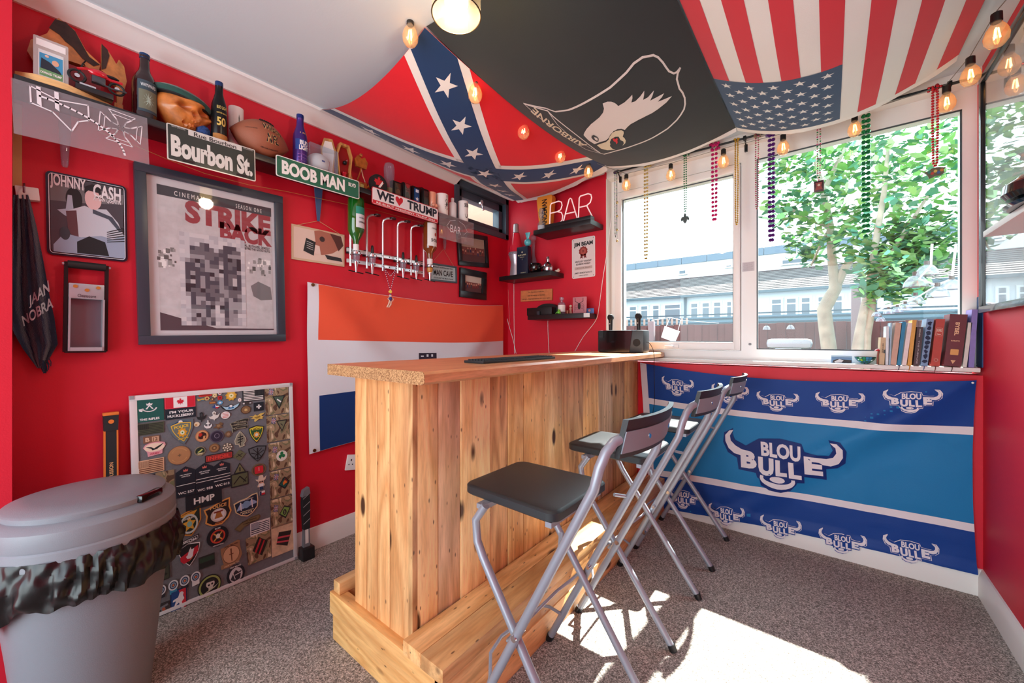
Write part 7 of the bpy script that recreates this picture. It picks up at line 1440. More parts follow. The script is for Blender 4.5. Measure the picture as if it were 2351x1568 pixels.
c = P2(1258, YW - .13, ZS2); R = Rpx(c, 1246, 1272); H = zy(1258, 589, YW - .13) - ZS2
t = thing('silver_figure', 'silver faceted figure-shaped bottle on the middle black shelf', 'ornament', c); SM = mat((196, 198, 204), .2, 1)
m = MB(SM); m.lathe([(R * .8, .001), (R, H * .15), (R * .95, H * .4), (R * .5, H * .6), (R * .25, H * .68)], c, 9); m.build('body', t)
m = MB(SM); m.lathe([(R * .3, H * .66), (R * .32, H * .78), (R * .3, H * .9), (R * .18, H)], c, 10); m.build('neck', t)
for s in (-1, 1): m = MB(SM); m.tube([c + V((s * R * .7, -.01, H * .45)), c + V((s * R * 1.0, -.025, H * .3)), c + V((s * R * .3, -.035, H * .35))], [.009, .008, .006], 7); m.build('arm', t)
c = P2(1280, YW - .1, ZS2); m = MB(mat((226, 220, 212), .4)); m.lathe([(.012, .001), (.022, .01), (.02, .013), (.01, .006), (.0005, .006)], c, 16); m.tube([c + V((.0, 0, .008)), c + V((.008, -.004, .02)), c + V((.016, 0, .018))], .005, 8); m.build('small_dish', None, label='small white dish at the right end of the middle black shelf', cat='dish')
# tin whiskey sign
def ex(m, w, h, z):
    DK = G(28, 28, 30); m.txt('JIM BEAM', 0, h * .33, w * .82, h * .13, z, DK, .045); m.poly(star(0, h * .16, w * .2, 10, .86), z, G(140, 44, 40)); m.poly(circ(0, h * .16, w * .12), z + .0004, G(170, 80, 70)); m.txt('B', 0, h * .16, w * .07, h * .06, z + .0008, G(110, 30, 30), .03)
    for s in (-1, 1): m.poly([(s * .005, h * .08), (s * w * .1, h * .09), (s * w * .14, -h * .02), (s * w * .07, h * .0), (s * w * .03, -h * .03)], z, G(120, 36, 34))
    m.txt('KENTUCKY STRAIGHT', 0, -h * .09, w * .7, h * .045, z, DK, .03); m.txt('BOURBON WHISKEY', 0, -h * .155, w * .62, h * .045, z, DK, .03); m.poly(rect(-w * .38, -h * .29, w * .38, -h * .22), z, G(196, 176, 170)); m.txt('James B. Beam', 0, -h * .255, w * .6, h * .035, z + .0004, G(110, 80, 80), .0)
    m.txt('JAMES B. BEAM DISTILLING CO.', 0, -h * .38, w * .76, h * .05, z, DK, .02); m.txt('CLERMONT KENTUCKY', 0, -h * .44, w * .4, h * .025, z, DK, .02)
    for dx in (-.43, .43):
        for dy in (-.46, .46): m.poly(circ(dx * w, dy * h, .003, n=8), z, BLACK)
f_ = ((1313, 550), (1367, 541), (1367, 634), (1315, 641))
rr_sign('tin_sign', 'cream tin whiskey sign with a red rosette, right of the middle black shelf', f_, .012, .003, mat((226, 214, 214), .4), mat((232, 222, 222), .4), ex, val=YW, ax=1, nrm=(0, -1, 0))
def ex(m, w, h, z):
    for k, tx in enumerate(('Our friendship is built on a', 'solid foundation of alcohol,', 'sarcasm, inappropriateness and shenanigans')): m.txt(tx, 0, h * (.3 - .3 * k), w * (.5, .55, .88)[k], h * .13, z, G(40, 20, 14), .015)
rr_sign('wood_plaque', 'small orange wooden plaque with burnt lettering under the middle black shelf', ((1197, 668), (1270, 663), (1270, 689), (1198, 693)), .002, .01, mat((206, 122, 74), .55, var=.15, vscale=30), mat((176, 96, 56), .5), ex, val=YW, ax=1, nrm=(0, -1, 0), inset=.001)
# lowest shelf
c = P2(1246, YW - .1, ZS3); x0, x1 = on(1211, 710, 1, YW - .14).x, on(1268, 710, 1, YW - .14).x; H = zy(1240, 706, YW - .14) - ZS3
t = thing('router_box', 'matt black box with a domed back on the lowest black shelf', 'router', c)
m = MB(mat((18, 18, 20), .4)); m.box((x0, YW - .15, ZS3 + .0006), (x1, YW - .09, ZS3 + H), bev=.004); m.build('case', t)
f = Fr(((x0 + x1) / 2 + .02, YW - .06, ZS3 + .0006), (1, 0, 0), (0, 0, 1), (0, -1, 0)); hh = zy(1250, 698, YW - .06) - ZS3
m = MB(mat((14, 14, 16), .5), f); m.slab([(-.1, 0), (.12, 0)] + [(.01 + .11 * cos(a), hh * .4 + hh * .6 * sin(a)) for a in [pi * k / 12 for k in range(13)]], -.025, .025); m.build('dome', t)
m = MB(mat((52, 56, 66), .4), f); m.box((-.03, .001, .0), (-.005, .03, .01), None, f.move(.0, .0, .095), .002); m.build('plug', t)
def ex(t, o_, R, H):
    m = MB(mat((236, 232, 228), .5)); m.lathe([(R * 1.02, H * .15), (R * 1.02, H * .55)], o_, 20); m.build('paper_label', t)
    m = MB(CLR); m.lathe([(R * .35, H * .8), (R * .6, H * .86), (R * .6, H), (.0005, H)], o_, 12); m.build('stopper', t)
glassware('miniature_bottle', 'miniature glass bottle with a white label and square stopper', 1281, 1298, 683, YW - .12, ZS3, [(.95, 0), (1, .04), (1, .6), (.8, .68), (.35, .72), (.35, .8)], CLR, ex, 'bottle')
c = P2(1283, YW - .165, ZS3); GRN = mat((120, 200, 60), .3, coat=.4)
t = thing('frog_ornament', 'tiny bright green frog ornament on the lowest black shelf', 'ornament', c)
m = MB(GRN); m.ball(c + V((0, 0, .014)), .013, 12, sc=(1, .9, 1)); m.build('body', t); m = MB(GRN); m.ball(c + V((.002, -.004, .03)), .009, 12, sc=(1, 1, .8)); m.build('head', t)
for s in (-1, 1): m = MB(GRN); m.tube([c + V((s * .01, -.004, .018)), c + V((s * .02, -.008, .01)), c + V((s * .018, -.012, .002))], .003, 6); m.build('leg', t)
c = P2(1303, YW - .14, ZS3); m = MB(mat((130, 64, 40), .25, .3)); m.lathe([(.010, .001), (.012, .026), (.010, .027), (.009, .004), (.0005, .004)], c, 16); m.build('shot_cup', None, label='small copper shot cup between the frog and the scorpion block', cat='cup')
c = P2(1310, YW - .08, ZS3)
t = thing('figurine', 'tiny cream and red standing figurine on the lowest black shelf', 'figurine', c); m = MB(mat((206, 150, 130), .5)); m.lathe([(.012, .001), (.008, .03), (.012, .045), (.004, .055)], c, 12); m.build('body', t); m = MB(mat((226, 206, 180), .5)); m.ball(c + V((0, 0, .064)), .010, 10); m.build('head', t)
x0, x1 = on(1315, 700, 1, YW - .12).x, on(1345, 700, 1, YW - .12).x; H = zy(1330, 682, YW - .12) - ZS3
t = thing('scorpion_block', 'square pinkish resin block holding a dark scorpion', 'ornament', P2(1330, YW - .12, ZS3)); f = Fr(((x0 + x1) / 2, YW - .12, ZS3 + H / 2 + .0006), (1, 0, 0), (0, 0, 1), (0, -1, 0)); w_ = (x1 - x0) / 2; hh = H / 2
m = MB(mat((196, 130, 140), .2), f); m.fbox(-w_, -hh, w_, hh, -.012, .0, bev=.001); m.build('resin_block', t)
m = MB(G(46, 26, 30), f); m.poly(circ(0, -hh * .1, w_ * .22, hh * .4), .0008)
for s in (-1, 1):
    for k in range(4):
        for q in stroke([(s * w_ * .15, hh * (.1 - .18 * k)), (s * w_ * .55, hh * (.2 - .2 * k)), (s * w_ * .75, hh * (-.1 - .22 * k))], .0016): m.poly(q, .0008)
    for q in stroke([(s * w_ * .12, hh * .25), (s * w_ * .6, hh * .5), (s * w_ * .6, hh * .85)], .004): m.poly(q, .0008)
m.build('scorpion', t, False)
x0, x1 = on(1344, 710, 1, YW - .1).x, on(1361, 710, 1, YW - .1).x; m = MB(mat((60, 96, 160), .4)); m.box((x0, YW - .1, ZS3 + .0006), (x1, YW - .08, zy(1350, 708, YW - .1)), bev=.001); m.fr = Fr(((x0 + x1) / 2, YW - .1006, ZS3 + .02), (1, 0, 0), (0, 0, 1), (0, -1, 0)); m.poly(circ(.003, .002, .009), .0004, G(206, 130, 110)); m.build('small_card', None, label='small blue picture card at the right end of the lowest black shelf', cat='card')
x0 = on(1340, 720, 1, YW - .203).x; m = MB(mat((206, 220, 228), .4)); m.box((x0, YW - .2035, 1.302), (x0 + .045, YW - .2, 1.332)); m.build('white_sticker', None, label='pale sticker on the front of the lowest black shelf', cat='sticker')
# white cables
CAB = mat((236, 226, 226), .5)
def cable(lab, pts, r=.0022, mt=CAB, name='cable'):
    P = [V(p) for p in pts]; out = []
    for i in range(len(P) - 1):
        a, b_, c_, d = P[max(0, i - 1)], P[i], P[i + 1], P[min(len(P) - 1, i + 2)]
        for k in range(6):
            t = k / 6; out.append(.5 * ((2 * b_) + (c_ - a) * t + (2 * a - 5 * b_ + 4 * c_ - d) * t * t + (3 * b_ - a - 3 * c_ + d) * t ** 3))
    out.append(P[-1]); m = MB(mt); m.tube(out, r, 6); return m.build(name, None, label=lab, cat='cable')
YC = YW - .006
for lab, pp_ in (('white cable curling down from the left end of the lava lamp shelf', [(1153, 652), (1155, 690), (1166, 738), (1178, 780), (1185, 812)]),
                 ('straight white cable hanging behind the lava lamp shelf', [(1180, 652), (1180, 700), (1181, 812)]),
                 ('white cable dropping from the router shelf to the bar top', [(1262, 722), (1258, 735), (1259, 780), (1261, 812)]),
                 ('long thin white cable slanting from the window rod down to the bar', [(1403, 500), (1395, 570), (1384, 640), (1376, 700), (1368, 735), (1340, 772), (1320, 806)])):
    cable(lab, [on(a, b_, 1, YC if 'window rod' not in lab else YC) if on(a, b_, 1, YC).z > .9 else on(a, b_, 1, YC) for a, b_ in pp_], .0026)
cable('thin dashed lead hanging between the white cables', [on(a, b_, 1, YC) for a, b_ in ((1167, 665), (1168, 700), (1171, 745))], .0018, mat((214, 120, 120), .5))
# ------------------------------------------------------------------ on the bar top
c = on(1427, 800, 2, ZT); YK = c.y
x0, x1 = on(1375, 790, 1, 2.45).x, on(1482, 790, 1, 2.45).x; H = zy(1427, 758, 2.45) - ZT
t = thing('karaoke_speaker', 'black karaoke speaker with a slanted glossy front at the window end of the bar', 'speaker', (-1.1, 2.5, ZT))
x0, x1 = -1.27, -.90
x0 = on(1375, 800, 1, 2.47).x; x1 = on(1480, 800, 1, 2.47).x
m = MB(mat((34, 38, 44), .4)); m.box((x0, 2.45, ZT + .001), (x1, 2.56, ZT + H), bev=.012); m.build('case', t)
m = MB(GLOSSBLACK, Fr((x0 + .01, 2.449, ZT + .004), (1, 0, 0), (0, 0, 1), None)); m.slab([(0.01, 0), ((x1 - x0) * .68, 0), ((x1 - x0) * .74, H * .95), (.0, H * .95)], -.004, .003); m.build('front_panel', t)
m = MB(mat((20, 22, 26), .7), Fr((x0 + (x1 - x0) * .86, 2.4495, ZT + H * .45), (1, 0, 0), (0, 0, 1), (0, -1, 0))); m.lathe([(.018, 0), (.024, .0), (.024, .002), (.016, .002)], m.fr.at(0, 0, 0), 20, axis=(0, -1, 0)); m.build('speaker_ring', t)
for k, (px_, pt_) in enumerate(((1402, 721), (1466, 718))):
    yy = 2.52; p = P2(px_, yy, ZT + H + .001); zt2 = zy(px_, pt_, yy); m_t = thing('microphone', ('left', 'right')[k] and ('black microphone standing in the speaker, the one beside the red wall', 'black microphone standing in the speaker, the one in front of the window glass')[k], 'microphone', p); h_ = zt2 - p.z
    m = MB(BLACK); m.lathe([(.012, 0), (.014, h_ * .6), (.017, h_ * .66)], p, 16); m.build('handle', m_t); m = MB(mat((30, 32, 34), .6, .3, bump=1, bscale=900)); m.lathe([(.017, h_ * .66), (.022, h_ * .74), (.022, h_ * .85), (.015, h_ * .96), (.0005, h_)], p, 18); m.build('grille', m_t)
    m = MB(WHITE); m.lathe([(.003, 0), (.003, .002)], p + V((0, -.0135, h_ * .4)), 10, axis=(0, -1, 0)); m.build('switch', m_t)
cable('black lead drooping from the speaker over the end of the bar', [V((x1 + .0, 2.5, ZT + .07)), V((x1 + .03, 2.48, ZT + .06)), V((FX + .012, 2.5, ZT + .0)), V((FX + .014, 2.5, ZT - .12)), V((FX + .01, 2.52, ZT - .3)), V((FX - .02, 2.56, ZT - .42))], .002, BLACK)
# bar runner mat
q = [on(a, b_, 2, ZT + .001) for a, b_ in ((1061, 825), (1110, 828), (1293, 818), (1248, 812))]
xa, xb_ = -1.30, -1.10; ya = (q[0].y + q[1].y) / 2; yb2 = (q[2].y + q[3].y) / 2
ya = on(1110, 828, 2, ZT + .012).y; xb_ = on(1110, 828, 2, ZT + .012).x; yb2 = on(1293, 818, 2, ZT + .012).y
t = thing('bar_mat', 'long black rubber bar mat with small nubs lying on the bar top', 'mat', ((xa + xb_) / 2, ya, ZT))
m = MB(mat((36, 44, 48), .6)); m.box((xb_ - .1, ya, ZT + .0006), (xb_, yb2, ZT + .010), bev=.002); m.build('base', t)
m = MB(mat((40, 46, 50), .6))
for i in range(6):
    for j in range(60): cx, cy_ = xb_ - .012 - i * .015, ya + .012 + j * (yb2 - ya - .024) / 59; m.cyl((cx, cy_, ZT + .010), (cx, cy_, ZT + .014), .0035, n=5)
m.build('nubs', t, False, kind='stuff')
x0 = on(1205, 810, 1, 2.6); 
# ------------------------------------------------------------------ curtain rod and bead necklaces
YR = YW - .048; BI = mat((30, 30, 32), .4, .5)
ra, rb = on(1412, 396, 1, YR), on(2246, 176, 1, YR)
rz = lambda x: ra.z + (rb.z - ra.z) * (x - ra.x) / (rb.x - ra.x)
t = thing('curtain_rod', 'thin black curtain rod along the top of the window, hung with beads', 'curtain rod', ((ra.x + rb.x) / 2, YR, ra.z))
m = MB(BI); m.cyl(ra, rb, .006, n=12); m.build('rod', t)
for px_, py_ in ((1418, 400), (1710, 322), (2180, 195)):
    p = on(px_, py_, 1, YR); z = rz(p.x); m = MB(BI); m.box((p.x - .008, YR - .01, z - .012), (p.x + .008, YR + .01, z + .012), bev=.003); m.tube([(p.x, YR, z), (p.x, YR + .03, z - .02), (p.x, YR + .048, z - .045)], .004, 6); m.box((p.x - .008, YW - .006, z - .06), (p.x + .008, YW + .009, z - .02)); m.build('bracket', t)
for e_, p in ((-1, ra), (1, rb)): m = MB(BI); m.ball(p, .012, 10); m.build('finial', t)
def hangbeads(lab, px, ptop, pbot, r, gap, cols, spread=.012, extra=None, wrap_=2, dy=0):
    p = on(px, ptop, 1, YR - .012 + dy); z = rz(p.x) ; zb_ = on(px, pbot, 1, YR - .012 + dy).z; y = YR - .011 + dy
    A = V((p.x - spread * .6, y, z + .006)); B_ = V((p.x + spread * .6, y, z + .006)); bo = V((p.x, y, zb_))
    path = [A + V((0, .02, 0)), A, A + V((-.001, 0, -(z - zb_) * .5)), bo + V((-spread * .5, 0, .02)), bo, bo + V((spread * .5, 0, .02)), B_ + V((.001, 0, -(z - zb_) * .5)), B_, B_ + V((0, .02, 0))]
    t = beads('bead_necklace', lab, path, r, gap, cols, None, loc=V((p.x, y, z)))
    if wrap_:
        m = MB()
        for k in range(int(7 * wrap_)):
            a = random.random() * 2 * pi; m.ball(V((p.x + random.uniform(-1, 1) * (spread + r * 1.5), YR + (.0065 + r) * cos(a), rz(p.x) + (.0065 + r) * sin(a) - .004 * random.random())), r, 8, random.choice(cols))
        m.build('knot_beads', t, kind='stuff')
    if extra: extra(t, bo)
    return t
MB_ = lambda c: mat(c, .18, .5, coat=.4)
GR, GD, MG, PK, PU, RDn, DG, SV = MB_((16, 130, 70)), MB_((206, 166, 50)), MB_((206, 40, 120)), MB_((196, 70, 110)), MB_((90, 30, 130)), MB_((190, 24, 36)), MB_((70, 70, 60)), MB_((170, 150, 120))
hangbeads('thin dark multicolour bead strand with gold balls at the left end of the rod', 1413, 408, 545, .0035, .0085, [PU, GR, DG, SV], .008)
c = [on(1417, y_, 1, YR - .02) for y_ in (465, 496, 528, 553)]
t = thing('gold_ball_strand', 'short strand of gold balls at the left end of the curtain rod', 'necklace', c[0])
for q in c: m = MB(MB_((196, 180, 130))); m.ball(q, .0095, 12); m.build('ball', t)
m = MB(BLACK); m.tube([c[0] + V((0, 0, .19)), c[0], c[-1]], .001, 5); m.build('thread', t)
hangbeads('long gold and dark bead necklace in front of the small pane', 1483, 383, 597, .0078, .0235, [MB_((190, 170, 90))], .013)
def pend(fn): return fn
def ex(t, b_):
    f = Fr(b_ + V((0, -.004, -.006)), (1, 0, 0), (0, 0, 1), (0, -1, 0)); m = MB(mat((66, 78, 80), .3, .5), f); m.slab([(0, 0), (.006, -.008), (.008, -.022), (.020, -.024), (.026, -.04), (.02, -.052), (.012, -.044), (.01, -.056), (.0, -.068), (-.01, -.056), (-.012, -.044), (-.02, -.052), (-.026, -.04), (-.020, -.024), (-.008, -.022), (-.006, -.008)], -.003, .003); m.build('fleur_pendant', t)
hangbeads('short green bead necklace with a dark fleur-de-lis pendant', 1573, 360, 487, .005, .0145, [GR], .009, ex)
hangbeads('thick magenta bead necklace beside the centre mullion', 1640, 335, 508, .0095, .026, [MG], .016)
hangbeads('slim gold bead necklace hanging over the centre mullion', 1691, 322, 517, .005, .0105, [GD], .010)
hangbeads('thin pink bead necklace right of the centre mullion', 1738, 308, 481, .0045, .0125, [PK, SV], .010)
hangbeads('thick purple bead necklace on the large pane', 1771, 302, 556, .0105, .0265, [PU], .014)
def ex(t, b_):
    f = Fr(b_ + V((0, -.004, -.004)), (1, 0, 0), (0, 0, 1), (0, -1, 0)); m = MB(mat((70, 44, 48), .4, .3), f); m.fbox(-.021, -.06, .021, -.002, -.003, .003, bev=.001); m.poly([(-.014, -.012), (.014, -.012), (.01, -.03), (.016, -.05), (-.016, -.05), (-.01, -.03)], .0034, G(150, 70, 66)); m.poly(circ(0, -.025, .006), .0038, G(210, 190, 170)); m.build('square_pendant', t)
hangbeads('thin multicolour bead necklace with a square dark pendant', 1880, 278, 413, .0043, .0125, [SV, PK, GR], .009, ex)
hangbeads('very long thick green bead necklace on the large pane', 1988, 246, 542, .0108, .026, [GR], .014)
def ex(t, b_):
    f = Fr(b_ + V((0, -.004, -.004)), (1, 0, 0), (0, 0, 1), (0, -1, 0)); m = MB(mat((110, 104, 84), .3, .5), f); P = [(0, 0), (.012, -.002), (.024, -.006), (.034, -.008), (.026, -.018), (.028, -.032), (.016, -.042), (.004, -.038), (-.008, -.044), (-.02, -.048), (-.024, -.034), (-.03, -.022), (-.036, -.016), (-.022, -.012), (-.012, -.003)]; m.slab(P, -.003, .003)
    for k, cc_ in enumerate(((60, 120, 110), (176, 60, 50), (206, 170, 80), (60, 90, 140), (190, 120, 60))): m.poly(circ(-.02 + .01 * k, -.018 - .008 * (k % 2), .006, .007, 8), .0036 + .0001 * k, G(*cc_))
    m.build('mask_pendant', t)
hangbeads('red bead necklace with a colourful mask pendant at the right end of the rod', 2147, 205, 383, .0058, .0125, [RDn], .012, ex)

# ------------------------------------------------------------------ festoon lights and the ceiling lamp
BUL = glass_mat('bulb_glass', (255, 240, 216), 1.2, .03, .2, (255, 222, 180)); FIL = mat((255, 190, 110), .5, emit=16, name='glowing_filament')  # warm milky tint puts part of the bulb glow into the glass colour
tL = thing('festoon_lights', 'string of warm clear bulbs running under the flags and along the window top', 'string lights', (-.9, 2.0, 2.3))
def bulb(px, py, pos, k):
    """pos: point of the socket top; bulb hangs down"""
    p = V(pos); m = MB(BUL); R = .029 * k; m.lathe([(.011 * k, -.03 * k), (.014 * k, -.038 * k), (.024 * k, -.055 * k), (R, -.075 * k), (R * .92, -.092 * k), (R * .6, -.106 * k), (.0005, -.112 * k)], p, 20); b_ = m.build('bulb', tL)
    m = MB(mat((60, 56, 54), .35, .6)); m.lathe([(.007 * k, 0), (.013 * k, -.004 * k), (.0135 * k, -.03 * k), (.010 * k, -.034 * k)], p, 14); m.build('socket', b_)
    m = MB(FIL)
    for a in (0, 2.1, 4.2): m.cyl(p + V((cos(a) * .004, sin(a) * .004, -.05 * k)), p + V((cos(a) * .009, sin(a) * .009, -.082 * k)), .0022, n=6)
    m.build('filament', b_)
sock = []
for px_, py_, x in ((942, 38, -1.255), (1091, 174, -1.25), (1202, 266, -1.262), (1286, 327, -1.262), (1351, 368, -1.24)):
    p = on(px_, py_, 0, x); sock.append((px_, py_, p, 1.0))
for px_, py_, dy in ((1438, 400, 0), (1540, 376, 0), (1661, 342, 0), (1798, 308, 0), (1962, 264, 0), (2173, 196, 0)):
    p = on(px_, py_, 1, YR - .006); sock.append((px_, py_, p, 1.0))
for px_, py_, y in ((2228, 130, 2.50), (2288, 28, 2.2)):
    p = on(px_, py_, 1, y); sock.append((px_, py_, p, 1.0))
sc_ = [1.05, 1.12, 1.12, 1.12, 1.08, 1.05, 1.0, 1.05, 1.05, 1.0, 1.1, 1.1, 1.15]
for (a, b_, p, k), s in zip(sock, sc_): bulb(a, b_, p, s)
WI = mat((190, 186, 176), .4)
pw = [on(925, 0, 0, -1.27)] + [s[2] + V((0, 0, .004)) for s in sock] + [on(2310, 0, 1, 2.1)]
m = MB(mat((120, 116, 108), .5)); out = []
for i in range(len(pw) - 1):
    for k in range(8): t_ = k / 8; q = pw[i].lerp(pw[i + 1], t_); q.z -= .012 * 4 * t_ * (1 - t_) * (0 if i > 5 else .4); out.append(q)
out.append(pw[-1]); m.tube(out, .0016, 6); m.build('wire', tL)
# semi-flush glass ceiling lamp, only its lower edge in the picture
pc = on(1048, 16, 2, 2.16)
t = thing('ceiling_lamp', 'lit clear glass ceiling lamp shade with a frosted inner glass, cut by the top edge', 'lamp', (pc.x, pc.y, ZC))
pc = V((pc.x, pc.y, 0)); R = .074
m = MB(glass_mat('lamp_glass', (255, 250, 240), .7, .02, .06, (255, 240, 210))); m.lathe([(R, 2.135), (R * 1.0, 2.2), (R * .95, 2.26), (R * .9, 2.30)], pc, 40); 
m.build('outer_shade', t)
m = MB(mat((70, 56, 40), .3, .8)); 
for z_, r__ in ((2.135, R), ): m.tube([pc + V((r__ * cos(2 * pi * k / 40), r__ * sin(2 * pi * k / 40), z_)) for k in range(40)], .0022, 6, closed=True)
m.build('rim', t)
m = MB(mat((255, 226, 160), .4, emit=5.5, name='lit_frosted_glass')); m.lathe([(.030, 2.155), (.036, 2.17), (.034, 2.235), (.02, 2.25)], pc, 28); m.build('inner_diffuser', t)
m = MB(CHROME); m.cyl(pc + V((0, 0, 2.25)), pc + V((0, 0, ZC)), .012, n=16); m.cyl(pc + V((0, 0, ZC - .02)), pc + V((0, 0, ZC - .0005)), .06, n=28); m.cyl(pc + V((0, 0, 2.295)), pc + V((0, 0, 2.31)), R * .93, n=32); m.build('fitting', t)
l = bpy.data.lights.new('lamp_light', 'POINT'); l.energy = 9; l.color = (1, .82, .6); l.shadow_soft_size = .04; lo = bpy.data.objects.new('lamp_light', l); lo.location = pc + V((0, 0, 2.12)); COL.objects.link(lo)

# ------------------------------------------------------------------ windowsill
ZL = 1.02; YSf = YW - .02
BK_ = [  # bottom x0,x1, top x0,x1 (crop), top y, colour, label, text
    (692, 755, 712, 778, 872, (196, 168, 130), 'small tan paperback, first book from the left, with a dark spine title', 'HISTORIES'),
    (762, 800, 772, 815, 745, (214, 220, 226), 'tall white thin book, second from the left', None),
    (802, 818, 822, 850, 705, (150, 176, 196), 'thin pale blue book squeezed beside the beige one', None),
    (820, 892, 882, 950, 700, (196, 156, 138), 'pinkish beige book leaning right, left of the teal one', None),
    (897, 945, 958, 1008, 690, (24, 118, 160), 'teal blue slim book with a navy ribbon marker', None),
    (952, 1008, 1022, 1062, 702, (226, 208, 206), 'off-white book between the teal and the ochre books', None),
    (1014, 1066, 1074, 1136, 672, (206, 150, 62), 'ochre yellow book with a hanging thread marker', None),
    (1084, 1160, 1128, 1208, 752, (62, 34, 40), 'short dark plum book with silver spine lettering', 'THE PURPOSE'),
    (1165, 1252, 1240, 1328, 655, (116, 142, 178), 'slate blue book with dark navy camouflage blotches', None),
    (1282, 1392, 1345, 1476, 658, (172, 54, 42), 'rust red book with a gilt-framed spine title', 'DIE BYBEL'),
    (1430, 1642, 1506, 1732, 600, (98, 26, 38), 'thick maroon BYBEL book, widest on the windowsill', 'BYBEL'),
    (1648, 1700, 1712, 1738, 700, (206, 206, 200), 'thin pale booklet right of the thick maroon book', None),
    (1714, 1786, 1756, 1806, 552, (130, 118, 186), 'lilac purple book near the right wall', None),
    (1868, 1930, 1876, 1942, 395, (24, 66, 116), 'tall dark blue book against the right wall', 'COCKTAIL BIBLE')]
Q = lambda X, Y: (1880 + X / 4.9915, 600 + Y / 4.9915)
for i, (b0, b1, t0_, t1_, ty, col, lab, tx) in enumerate(BK_):
    yf = YSf + .004 + (.0 if i != 13 else .012)
    B0_, B1_ = on(*Q(b0, 1215), 1, yf).x, on(*Q(b1, 1215), 1, yf).x; zt1 = on(*Q((t0_ + t1_) / 2, ty), 1, yf).z; T0_ = on(*Q(t0_, ty), 1, yf).x
    H = (zt1 - ZL) ; w_ = (B1_ - B0_) * .97; lean = math.atan2(T0_ - B0_, H); lean = min(lean, .13); w_ = max(.006, w_ * cos(lean) - .001)
    fo = V((B0_, yf, ZL + .001 + w_ * sin(lean) * 0)); u = V((cos(lean), 0, -sin(lean))); v = V((sin(lean), 0, cos(lean)))
    # stands on its lower right corner when leaning right
    fo = V((B0_, yf, ZL + .0008 + w_ * sin(lean))); dd = .115 if i != 13 else .1
    f = Fr(fo, u, v, (0, -1, 0)); t = thing('book', lab, 'book', (B0_ + w_ / 2, yf, ZL), 'books on the windowsill'); cm_ = mat(col, .5, var=.06, vscale=60)
    Hh = H - w_ * sin(lean)
    m = MB(cm_, f); th = min(.002, w_ * .2)
    m.fbox(0, 0, th, Hh, -dd, -.0005, cm_); m.fbox(w_ - th, 0, w_, Hh, -dd, -.0005, cm_); m.fr = f; m.slab([(x_, y_) for x_, y_ in rect(0, 0, w_, Hh)], -.003, 0, cm_)
    if i in (1, 3, 5, 11): m.txt('XX', 0, 0, 0.0001, .0001, 0) if 0 else None
    m.build('cover', t)
    m = MB(G(236, 230, 216), f); m.fbox(th + .0002, .002, w_ - th - .0002, Hh - .002, -dd + .003, -.0032); m.build('pages', t)
    m = MB(None, f); any_ = False
    if i == 8:
        for k in range(9): m.poly([(w_ * (.5 + random.uniform(.2, .45) * cos(a) * 1.0), Hh * (.1 + .1 * k) + Hh * .05 * sin(a) * random.uniform(.6, 1.3)) for a in [2 * pi * q / 9 for q in range(9)]], .0006 + .0001 * k, G(24, 34, 66))
        any_ = True
    if i == 9: m.txt('DIE BYBEL', w_ * .5, Hh * .76, w_ * .55, Hh * .05, .0006, G(232, 206, 190), .02); m.txt('Nuwe', w_ * .5, Hh * .68, w_ * .4, Hh * .03, .0006, G(232, 206, 190), .02); [m.poly(q, .0006, G(222, 190, 170)) for q in stroke(rrect(w_ * .15, Hh * .64, w_ * .85, Hh * .81, .004), .0012, True)]; [m.poly(q, .0006, G(232, 206, 190)) for q in stroke(circ(w_ * .5, Hh * .13, w_ * .22), .0014, True)]; any_ = True
    if i == 10: m.txt('BYBEL', w_ * .5, Hh * .72, Hh * .25, w_ * .24, .0006, G(232, 190, 150), .03, rot=-90); m.txt('IN PRAKTYK', w_ * .5, Hh * .49, w_ * .5, Hh * .025, .0006, G(232, 190, 150), .02); m.poly(rrect(w_ * .28, Hh * .22, w_ * .75, Hh * .33, .003), .0006, G(214, 160, 96)); m.poly([(w_ * .35, Hh * .12), (w_ * .65, Hh * .12), (w_ * .5, Hh * .05)], .0006, G(214, 170, 130)); any_ = True
    if i == 0: m.txt('HISTORIES', w_ * .5, Hh * .6, Hh * .35, w_ * .3, .0006, G(60, 46, 40), .02, rot=-90); m.poly(rect(w_ * .7, Hh * .42, w_, Hh * .55), .0006, BLACK); any_ = True
    if i == 7: m.txt('THE PURPOSE', w_ * .5, Hh * .35, Hh * .6, w_ * .25, .0006, G(170, 160, 165), .01, rot=-90); m.txt('DRIVEN', w_ * .5, Hh * .85, Hh * .2, w_ * .2, .0006, G(200, 190, 180), .01, rot=-90); any_ = True
    if i == 13: m.txt('1 MINUTE BIBLE', w_ * .5, Hh * .84, Hh * .25, w_ * .25, .0006, G(220, 226, 234), .02, rot=-90); m.txt('BEGIN DAILY', w_ * .5, Hh * .5, Hh * .2, w_ * .25, .0006, G(220, 226, 234), .02, rot=-90); m.txt('KEY', w_ * .5, Hh * .06, Hh * .08, w_ * .3, .0006, G(206, 50, 60), .02, rot=-90); any_ = True
    if i in (4, 6): m.poly([(w_ * .35, -.0), (w_ * .65, 0), (w_ * .6, .001), (w_ * .35, .001)], .0006, cm_); any_ = True
    if any_: m.build('spine_print', t, False)
